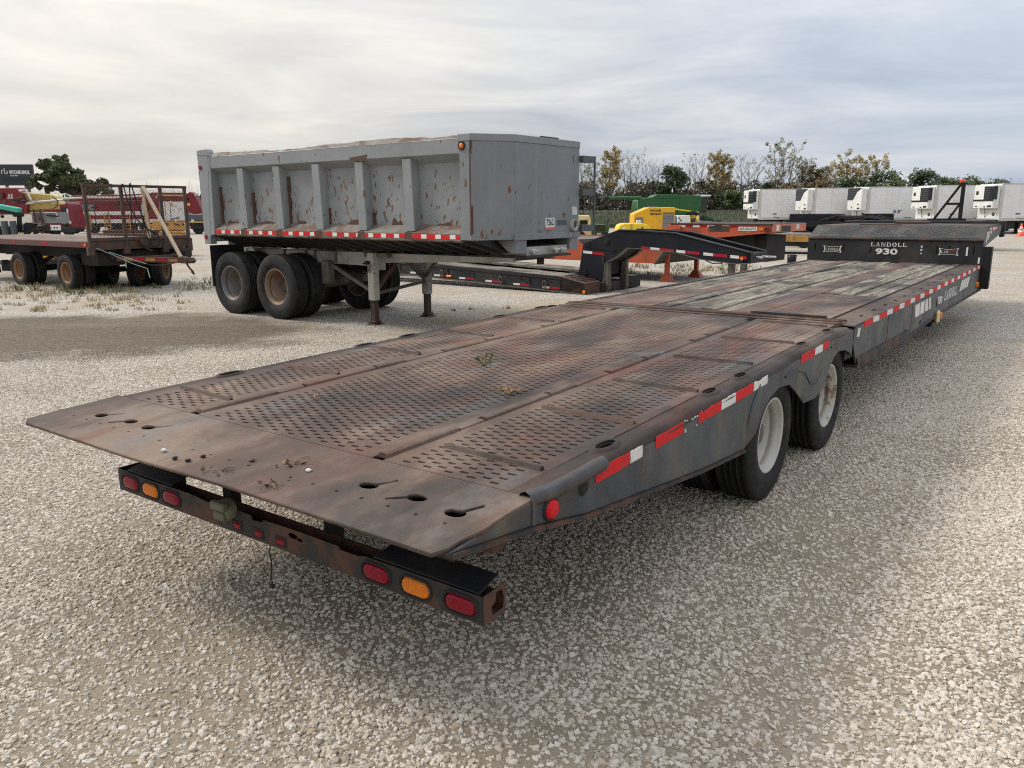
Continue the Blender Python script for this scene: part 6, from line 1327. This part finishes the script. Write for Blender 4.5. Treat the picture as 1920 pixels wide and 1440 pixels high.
q = MB(); q.path([(-.2, -.1, .9), (.1, -.12, .8), (.5, -.1, .92), (.9, -.08, .85), (1.1, -.05, 1.05)], .022, 5); q.build('hose', 'rubber', k_); bb(k_, (-.4, .2, 0), (1.0, .9, .3), 'under_black', 'base_frame', 0)
q = MB(); q.hexa([(-.5, 0, 1.88), (.42, 0, 1.68), (.42, .2, 1.68), (-.5, .2, 1.88), (-.5, 0, 2.0), (.45, 0, 1.82), (.45, .2, 1.82), (-.5, .2, 2.0)]); bm_ = q.build('arm_cover', 'teal', k_, bevel=.02); q = MB(); q.bar((-.5, .1, 1.84), (.5, .1, 1.62), .15, .1); q.bar((.4, .1, 1.66), (.25, .1, .3), .08, .1); q.build('arm_frame', 'under_black', k_)
q = MB(); q.box((0, 0, 0), (.62, .7, 1.05)); bq = tag(q.build('tool_chest', 'yellow_paint', loc=(-14.8, 24.2, 0), bevel=.02), 'yellow steel chest standing behind the flatbed near the brown ladder', 'chest')
q = MB(); q.box((0, 0, 0.), (1.9, .4, .12)); q.box((0, .1, .12), (1.9, .3, .86)); q.box((0, 0, .86), (1.9, .4, .97)); tag(q.build('steel_beam', 'rust', loc=(-15.2, 26., 0), bevel=.01), 'rusty brown steel beam lying behind the flatbed trailer', 'beam')

# low steel stock lying between the flatbed and the pump trucks
sk = thing('steel_rack', 'long dark rack of steel frames on the ground behind the mesh rack', 'rack', (-16.2, 31., 0), rz=.02)
bb(sk, (.1, 0, 0), (3.55, .8, .35), 'under_black', 'base_frame', 0); bb(sk, (.0, .1, .62), (3.6, .3, .86), 'rust_dark', 'long_beam', .01); bb(sk, (.3, .5, .86), (3.0, .7, 1.0), 'rail_brown', 'long_beam', .01)
for k in range(7): bb(sk, (.1+.55*k, .05, .3), (.2+.55*k, .6, .66), 'under_black', 'upright', 0)
for k in range(5): bb(sk, (.25+.68*k, -.02, .38), (.72+.68*k, .4, .58), ('rust', 'slate', 'rust_dark', 'under_black', 'rail_brown')[k], 'crate_frame', .01)
ok = thing('outrigger_beams', 'orange yellow steel beams stacked behind the right half of the mesh rack', 'beams', (-12.95, 29.2, 0), rz=0.)
for k in range(4): bb(ok, (.05*k, .15*k, .68+.11*k), (1.15-.06*k, .12+.15*k, .77+.11*k), 'ladder_orange' if k % 2 == 0 else 'yellow_deck', 'beam', .01)
bb(ok, (.2, .1, 0), (.35, .5, .68), 'rust_dark', 'stand', 0); bb(ok, (.8, .1, 0), (.95, .5, .68), 'rust_dark', 'stand', 0)
p5 = thing('concrete_pump_truck', 'dark red pump truck half hidden between the mustard boom and the stacked booms', 'truck', (-51.5, 92., gz(0, 92)), rz=.03)
bb(p5, (0, 0, .5), (9., 2.4, 1.2), 'under_black', 'chassis', 0); bb(p5, (.2, -.02, 1.2), (8.8, 2.4, 2.3), 'red_paint', 'body', .05); bb(p5, (.3, -.05, 1.5), (8.6, 0, 1.7), 'decal_white', 'stripe', 0)
q = MB(); q.hexa([(.5, .4, 2.6), (9., .4, 2.8), (9., 1., 2.8), (.5, 1., 2.6), (.5, .4, 3.3), (9., .4, 3.5), (9., 1., 3.5), (.5, 1., 3.3)]); q.build('upper_boom', 'red_paint', p5, bevel=.04)
for x in (1., 2.4, 6., 7.4): q = MB(); q.lathe([(.0, .001), (-.02, .25), (-.1, .28), (-.1, .5), (.0, .53), (.25, .53)], 20, 'y'); q.build('wheel', 'tyre', p5, loc=(x, .05, .53))
# ------------------------------------------------------------------ fence, road, trees
Fn = thing('chain_link_fence', 'grey chain link fence along the far edge of the yard', 'fence', (0, 107, gz(0, 107)))
pm = None
for k in range(66):
    x = -70+2.5*k
    if pm is None: q = MB(); q.tube((0, 0, 0), (0, 0, 1.9), .04, 6); pm = q.build('post', 'fence_steel', Fn, loc=(x, 0, 0))
    else: share(pm, 'post', Fn, (x, 0, 0))
q = MB(); q.tube((-70, 0, 1.88), (95, 0, 1.88), .03, 6, caps=False); q.build('top_rail', 'fence_steel', Fn)
q = MB(); q.add([(-70, .02, .02), (95, .02, .02), (95, .02, 1.86), (-70, .02, 1.86)], [(0, 1, 2, 3)]); q.build('wire_mesh', 'chain_link', Fn)
q = MB(); q.add([(-400, 121, gz(0, 121)+.03), (400, 121, gz(0, 121)+.03), (400, 124.5, gz(0, 124.5)+.03), (-400, 124.5, gz(0, 124.5)+.03)], [(0, 1, 2, 3)]); tag(q.build('road', 'concrete'), 'pale road beyond the fence', kind='structure')

def leaves(q, c, rad, n, size, rr, flat=1.):
    for _ in range(n):
        while True:
            v = Vector((rr.uniform(-1, 1), rr.uniform(-1, 1), rr.uniform(-1, 1)))
            if v.length < 1: break
        p = Vector(c)+Vector((v.x*rad, v.y*rad, v.z*rad*flat)); a = Vector((rr.gauss(0, 1), rr.gauss(0, 1), rr.gauss(0, 1))).normalized(); b = a.orthogonal().normalized()
        s_ = size*rr.uniform(.6, 1.3); a, b = a*s_, b*s_*.6
        q.add([p-a, p-b*.9, p+a, p+b], [(0, 1, 2, 3)])
def limb(q, p0, p1, r0, r1, rr, wob=.06, segs=3, n=4):
    p0, p1 = Vector(p0), Vector(p1); L = (p1-p0).length; pts = [p0.lerp(p1, i/segs)+(Vector((rr.uniform(-1, 1), rr.uniform(-1, 1), 0))*wob*L if 0 < i < segs else Vector()) for i in range(segs+1)]
    for i in range(segs): q.tube(pts[i], pts[i+1], r0+(r1-r0)*i/segs, n, r0+(r1-r0)*(i+1)/segs, caps=False)
    return pts
def tree_wispy(px, d_, top, wpx, leaf, dens, label, seed, stems=1, lsize=.16, group='trees beyond the fence'):
    rr = random.Random(seed); x = (px-960)*d_*.9766/1487; base = gz(x, d_); Hh = CAM_H+(392-top)*d_*.954/1487-base; Wd = wpx*d_/1487
    t_ = thing('deciduous_tree', label, 'tree', (x, d_, base), group=group); q, lf = MB(), MB()
    for s_ in range(stems):
        ox = (s_-(stems-1)/2)*Wd*.22; hh = Hh*(1-.12*rr.random() if s_ else 1.); lean = rr.uniform(-.04, .04)+ox*.03
        trunk = limb(q, (ox*.4, rr.uniform(-.3, .3), 0), (ox+lean*hh, rr.uniform(-.4, .4), hh*.93), .022*hh/1.6, .015, rr, .012, 8, 5)
        nb = int(34/stems**.5)
        for i in range(nb):
            f = .16+.8*(i/nb)**.9; k = f*8; b0 = trunk[min(int(k), 7)].lerp(trunk[min(int(k)+1, 8)], k-int(k)); az = i*2.4+rr.uniform(-.4, .4)
            ln = Wd*.5/stems**.6*(1.15-.75*f)*rr.uniform(.7, 1.25)+.4; up = ln*rr.uniform(.9, 1.7); e = b0+Vector((cos(az)*ln, sin(az)*ln, up*(1.15-.5*f)))
            if e.z > hh: e.z = hh-rr.uniform(0, .3)
            bp = limb(q, b0, e, .05*(1.1-f)+.012, .009, rr, .05, 3, 3)
            for j in range(5):
                t0 = rr.uniform(.3, 1.); bb0 = b0.lerp(e, t0); a2 = az+rr.uniform(-1.3, 1.3); l2 = ln*.4*rr.uniform(.5, 1.2); e2 = bb0+Vector((cos(a2)*l2, sin(a2)*l2, l2*rr.uniform(.7, 1.8))); limb(q, bb0, e2, .014, .006, rr, .05, 2, 3)
                if rr.random() < dens: leaves(lf, bb0.lerp(e2, .8), .30, int(3+10*dens), lsize, rr)
            if rr.random() < dens*1.2: leaves(lf, e, .34, int(4+12*dens), lsize, rr)
    q.build('trunk', 'bark', t_); lf.build('crown', leaf, t_); return t_
def tree_dense(px, d_, top, wpx, leaf, label, seed, bottom=None, n=2600, lsize=.26, blobs=26, name='broadleaf_tree', group='trees beyond the fence', cat='tree', gap=.0):
    rr = random.Random(seed); x = (px-960)*d_*.9766/1487; base = gz(x, d_); Hh = CAM_H+(392-top)*d_*.954/1487-base; Wd = wpx*d_/1487; cb = Hh*.15 if bottom is None else bottom
    t_ = thing(name, label, cat, (x, d_, base), group=group); q, lf = MB(), MB(); limb(q, (0, 0, 0), (rr.uniform(-.3, .3), 0, Hh*.7), .035*Hh/1.5, .05, rr, .03, 5, 6); ctrs = []
    for i in range(blobs):
        a, f = rr.uniform(0, 2*pi), rr.random(); z = cb+(Hh-cb)*(.1+.82*f); pr = (sin(pi*min(1, .12+.80*f)))**.6; r = Wd*.42*pr*rr.uniform(.45, 1.); c = Vector((cos(a)*r, sin(a)*r*.8, z)); ctrs.append(c)
        limb(q, (0, 0, max(.3, z*.55)), c, .05*Hh/9+.02, .02, rr, .06, 3, 4)
        leaves(lf, c, Wd*.19*rr.uniform(.7, 1.25)*(1-gap), n//blobs, lsize, rr, .8)
    q.build('trunk', 'bark_dark', t_); lf.build('crown', leaf, t_); return t_
D0 = 127.
tree_wispy(1105, D0, 300, 52, 'leaf_pale', .35, 'thin half bare tree close beside the grey dump trailer', 1, 3)
tree_wispy(1146, D0, 279, 44, 'leaf_yellow', .75, 'slender yellow leaved tree above the unloading auger', 2, 2)
tree_wispy(1184, D0+1, 282, 56, 'leaf_pale', .10, 'pale bare tree left of the dark green bushy tree', 3, 3)
tree_wispy(1224, D0+2, 300, 48, 'leaf_brown', .08, 'low bare reddish tree left of the dark green bushy tree', 4, 3)
tree_dense(1263, D0-3, 310, 62, 'leaf_dark', 'dark green bushy tree standing behind the combine', 5)
tree_wispy(1302, D0+1, 288, 56, 'leaf_pale', .06, 'bare tree between the dark green tree and the golden one', 6, 3)
tree_wispy(1348, D0-1, 286, 46, 'leaf_yellow', .95, 'golden leaved tree above the combine cab', 7, 2)
tree_wispy(1402, D0, 290, 62, 'leaf_pale', .10, 'grey bare spreading tree left of the first white reefer', 8, 3)
tree_wispy(1464, D0, 264, 66, 'leaf_pale', .55, 'tallest pale leaved tree over the first white reefers', 9, 3)
tree_wispy(1504, D0+2, 298, 36, 'leaf_pale', .45, 'narrow pale tree just right of the tallest tree', 10, 2)
tree_wispy(1526, D0-1, 312, 50, 'leaf_brown', .8, 'brownish tree above the second white reefer', 11, 3)
tree_wispy(1562, D0, 306, 28, 'leaf_yellow', .5, 'thin lone sapling above the gap of two reefers', 12, 1)
tree_wispy(1614, D0, 289, 84, 'leaf_yellow', .75, 'wide yellow green tree above the reefer marked in blue', 13, 4)
tree_dense(1660, D0-3, 325, 80, 'leaf_green', 'rounded bright green tree right of the wide yellow tree', 14, n=2200)
tree_dense(1724, D0-3, 325, 72, 'leaf_dark', 'rounded dark green tree left of the pylon masts', 15, n=2200)
tree_dense(1815, D0+2, 337, 66, 'leaf_green', 'low green tree top showing behind the pylon masts', 16, n=1600)
tree_dense(1376, D0-4, 360, 46, 'leaf_green', 'low fresh green bush right of the combine', 17, n=1300, blobs=16, name='bush', cat='bush')
tree_dense(1346, D0-6, 358, 22, 'leaf_dark', 'small dark conifer beside the combine cab', 18, n=900, blobs=14, name='conifer', cat='tree')
tree_dense(1434, D0-4, 342, 34, 'leaf_dark', 'small dark bush above the corner of the first reefer', 19, n=900, blobs=14, name='bush', cat='bush')
tree_dense(1480, D0-4, 345, 60, 'leaf_brown', 'olive brown bush under the tallest pale tree', 20, n=1200, blobs=16, name='bush', cat='bush')
tree_dense(1598, D0-2, 338, 70, 'leaf_green', 'soft green tree filling the gap left of the rounded bright tree', 25, n=1700)
tree_dense(1545, D0-3, 340, 60, 'leaf_brown', 'olive bush above the second white reefer', 26, n=1300, blobs=16, name='bush', cat='bush')
tree_dense(1770, D0-1, 338, 60, 'leaf_green', 'light green tree top behind the right side of the fourth reefer', 27, n=1500)
tree_dense(1865, D0+3, 344, 70, 'leaf_dark', 'flat dark tree top left of the last reefer', 21, n=1300)
def big_tree():
    rr = random.Random(22); d_ = 118.; x0 = (146-960)*d_*.9766/1487; base = gz(x0, d_); k = d_/1487
    t_ = thing('broadleaf_tree', 'broad dark green tree with open branches behind the red pump truck', 'tree', (x0, d_, base), group='trees at the left'); q, lf = MB(), MB()
    B_ = [(118, 330, 15), (150, 340, 15), (100, 331, 13), (178, 349, 13), (135, 318, 13), (112, 306, 11), (124, 308, 11), (100, 312, 10), (138, 313, 10), (92, 322, 11), (106, 324, 12), (122, 321, 12), (140, 325, 12), (80, 334, 10), (84, 346, 9), (94, 338, 10), (112, 336, 9), (152, 333, 11), (165, 336, 11), (134, 338, 11), (150, 346, 11), (168, 347, 11), (182, 342, 10), (192, 350, 9), (178, 356, 9), (98, 352, 7), (120, 350, 8), (160, 358, 9), (198, 360, 8), (74, 342, 6), (88, 329, 7), (116, 298, 6), (205, 355, 5), (140, 354, 8)]
    limb(q, (0, 0, 0), (.3, 0, 3.2), .5, .34, rr, .03, 4, 7)
    for px, py, r in B_:
        c = Vector(((px-140)*k, rr.uniform(-2.2, 2.2), CAM_H+(392-py)*k-base)); m_ = Vector((c.x*.35, c.y*.3, 3.2+.35*(c.z-3.2)))
        limb(q, (.3, 0, 2.8), m_, .26, .13, rr, .05, 3, 5); limb(q, m_, c, .13, .03, rr, .07, 4, 4)
        for j in range(7):
            v = Vector((rr.gauss(0, .5), rr.gauss(0, .5), rr.gauss(0, .38)))*r*k; limb(q, c.lerp(m_, .3), c+v, .035, .012, rr, .1, 2, 3); leaves(lf, c+v, .6*r*k, 60, .21, rr, .7)
    q.build('trunk', 'bark_dark', t_); lf.build('crown', 'leaf_olive', t_)
big_tree()
tree_dense(100, 112, 356, 52, 'leaf_green', 'small light green tree under the broad dark tree', 23, n=1300, blobs=16, group='trees at the left')
tree_dense(380, 118, 362, 26, 'leaf_dark', 'dark tree top right of the red boom elbow', 24, n=800, blobs=12, group='trees at the left')
# thicket below the trees
q = MB(); rr = random.Random(31)
for i in range(3300):
    x = rr.uniform(4, 95) if i % 5 else rr.uniform(-75, 4); y = rr.uniform(126, 134); px_ = 960+x*1487/y
    hh = rr.uniform(.2, 4.6) if 1060 < px_ < 1450 else rr.uniform(.3, 2.6)
    if hh > 2.9 and sin(x*1.7)+sin(x*.61+1) < -.3: continue
    leaves(q, (x, y, gz(x, y)+hh*.9), .8, 13, .30, rr)
for i in range(900):
    x = rr.uniform(-75, 100); y = rr.uniform(126, 131); z0 = gz(x, y); limb(q, (x, y, z0), (x+rr.uniform(-.7, .7), y+rr.uniform(-.5, .5), z0+rr.uniform(2., 5.)), .03, .01, rr, .05, 2, 3)
tag(q.build('thicket', 'thicket'), 'brown and green undergrowth behind the fence', kind='stuff')
q = MB(); rr = random.Random(32)
for i in range(9000):
    x = rr.uniform(-4, 80); y = rr.uniform(96, 121) ; z = gz(x, y); h_ = rr.uniform(.1, .45); a = rr.uniform(0, pi); q.add([(x-.1*cos(a), y-.1*sin(a), z-.02), (x+.1*cos(a), y+.1*sin(a), z-.02), (x+rr.uniform(-.1, .1), y, z+h_)], [(0, 1, 2)])
tag(q.build('grass', 'grass'), 'rough green grass along the far fence', kind='stuff')

# weeds and dry grass in the gravel
def tuft(q, x, y, n, h, spread, rr):
    for _ in range(n):
        a, r = rr.uniform(0, 2*pi), spread*rr.random()**.7; bx_, by_ = x+r*cos(a), y+r*sin(a); hh = h*rr.uniform(.4, 1.2); wv = .006+.004*rr.random(); t = rr.uniform(0, pi); lx, ly = rr.gauss(0, .35)*hh, rr.gauss(0, .35)*hh
        dx_, dy_ = wv*cos(t), wv*sin(t); q.add([(bx_-dx_, by_-dy_, 0), (bx_+dx_, by_+dy_, 0), (bx_+lx*.5+dx_*.6, by_+ly*.5+dy_*.6, hh*.6), (bx_+lx, by_+ly, hh)], [(0, 1, 2), (0, 2, 3)])
q = MB(); rr = random.Random(41)
for i in range(95):
    y = rr.uniform(13.9, 18.5); x = rr.uniform(-.66, -.41)*y
    tuft(q, x, y, rr.randint(8, 26), rr.uniform(.04, .12), rr.uniform(.06, .20), rr)
for i in range(70): tuft(q, rr.uniform(-13.5, -8.3), rr.uniform(16.2, 19.5), 16, .10, .2, rr)
for i in range(60): tuft(q, rr.uniform(2.5, 7), rr.uniform(20.5, 24.5), 12, .10, .2, rr)
tag(q.build('dry_grass', 'dry_grass'), 'straw coloured dry grass tufts in the gravel', kind='stuff')
q = MB(); rr = random.Random(43)
for i in range(20): tuft(q, rr.uniform(-12.8, -8.2), rr.uniform(16.4, 18.0), 16, .18, .12, rr)
for i in range(26): y = rr.uniform(17.5, 21); tuft(q, rr.uniform(-.41, -.36)*y, y, 10, .10, .2, rr)
for x, y in ((-9.2, 17.0), (-10.9, 17.6), (-8.1, 18.2)): tuft(q, x, y, 22, .14, .09, rr)
for i in range(50): tuft(q, rr.uniform(2.6, 7.5), rr.uniform(21, 25), 12, .14, .18, rr)
for x, y in ((-1.02, 13.75), (-.72, 13.9), (-.1, 14.0)): tuft(q, x, y, 12, .06, .08, rr)
tag(q.build('weeds', 'weed'), 'green weeds growing round the parked trailers', kind='stuff')

# ------------------------------------------------------------------ litter lying on the tilt deck
def tpt(l, w_, z): c, s_ = sin(TH), cos(TH); return (-.2049+c*l-s_*w_, 2.0509+s_*l+c*w_, z)
def litter(name, l, w_, n, rad, leaf, label, cat, twig=True, size=.02, seed=1):
    rr = random.Random(seed); q = MB(); z = zd(l)
    for i in range(n):
        a, r = rr.uniform(0, 2*pi), rad*rr.random(); c = Vector((r*cos(a), r*sin(a), .004+.014*rr.random())); leaves(q, c, .004, 1, size, rr)
    if twig:
        for i in range(max(2, n//5)): a, r = rr.uniform(0, 2*pi), rad; p0 = Vector((r*.6*cos(a+1), r*.6*sin(a+1), .006)); q.path([p0, p0+Vector((r*.5*cos(a), r*.5*sin(a), .012)), p0+Vector((r*cos(a+.3), r*sin(a+.3), .006))], .0025, 4)
    tag(q.build(name, leaf, loc=tpt(l, w_, z)), label, cat)
LIT = {'clump': (1.582, .911), 'sprig': (2.017, 1.408), 'sprig2': (2.02, 1.102), 'twig': (.985, 1.668), 'blk1': (.064, 1.399), 'blk2': (.076, 1.328), 'blk3': (.134, 1.318), 'tw': (.055, 1.136), 'br': (.204, 1.109), 'long1': (.104, .861), 'long2': (.243, .934), 'pale': (.095, 1.524), 'pale2': (.244, .834)}
litter('leaf_clump', *LIT['clump'], 22, .06, 'dead_leaf', 'clump of curled dead leaves in the middle of the perforated deck', 'leaves', seed=2, size=.017)
litter('leaf_litter', *LIT['tw'], 8, .05, 'dead_leaf', 'small scrap of dead leaves near the lip edge', 'leaves', seed=3, size=.010)
litter('leaf_litter', *LIT['long1'], 14, .06, 'dead_leaf', 'broken brown twig and leaf bits on the smooth lip plate', 'leaves', seed=5, size=.010)
litter('leaf_litter', *LIT['sprig2'], 7, .06, 'dead_leaf', 'few dry stalks right of the green sprig on the deck', 'leaves', seed=6, size=.009)
litter('leaf_litter', *LIT['twig'], 4, .05, 'dead_leaf', 'dry stalk on the left part of the perforated deck', 'leaves', seed=7, size=.012)
litter('twig', *LIT['long2'], 12, .07, 'dead_leaf', 'dark knobbly twig on the smooth lip plate', 'twig', seed=8, size=.012)
rr = random.Random(9); q = MB()
for i in range(9): a = rr.uniform(0, 2*pi); e = Vector((.05*cos(a), .05*sin(a), rr.uniform(.03, .07))); q.path([(0, 0, 0), e*.6, e], .002, 4); leaves(q, e, .010, 4, .011, rr)
tag(q.build('weed_sprig', 'weed', loc=tpt(*LIT['sprig'], zd(LIT['sprig'][0]))), 'little green sprig growing up through the perforated deck', 'weed')
for k, nm in enumerate(('blk1', 'blk2', 'blk3', 'br', 'pale', 'pale2')):
    lab = ['black pebble nearest the left on the lip plate', 'larger black pebble on the lip plate', 'black pebble pair mate right of the larger one', 'flat brown stone chip on the lip plate', 'pale stone chip at the left of the lip plate', 'pale stone chip at the right of the lip plate'][k]
    q = MB(); rr = random.Random(50+k); bm = bmesh.new(); bmesh.ops.create_icosphere(bm, subdivisions=1, radius=.012)
    for v in bm.verts: v.co = Vector((v.co.x*rr.uniform(.8, 1.3), v.co.y*rr.uniform(.7, 1.2), v.co.z*.6+.005))
    bm.verts.index_update(); q.add([v.co[:] for v in bm.verts], [tuple(v.index for v in f.verts) for f in bm.faces], True); bm.free()
    tag(q.build('pebble', ['under_black', 'under_black', 'under_black', 'rust', 'white_paint', 'white_paint'][k], loc=tpt(*LIT[nm], zd(LIT[nm][0])+.002)), lab, 'pebble', 'stone chips on the lip plate')
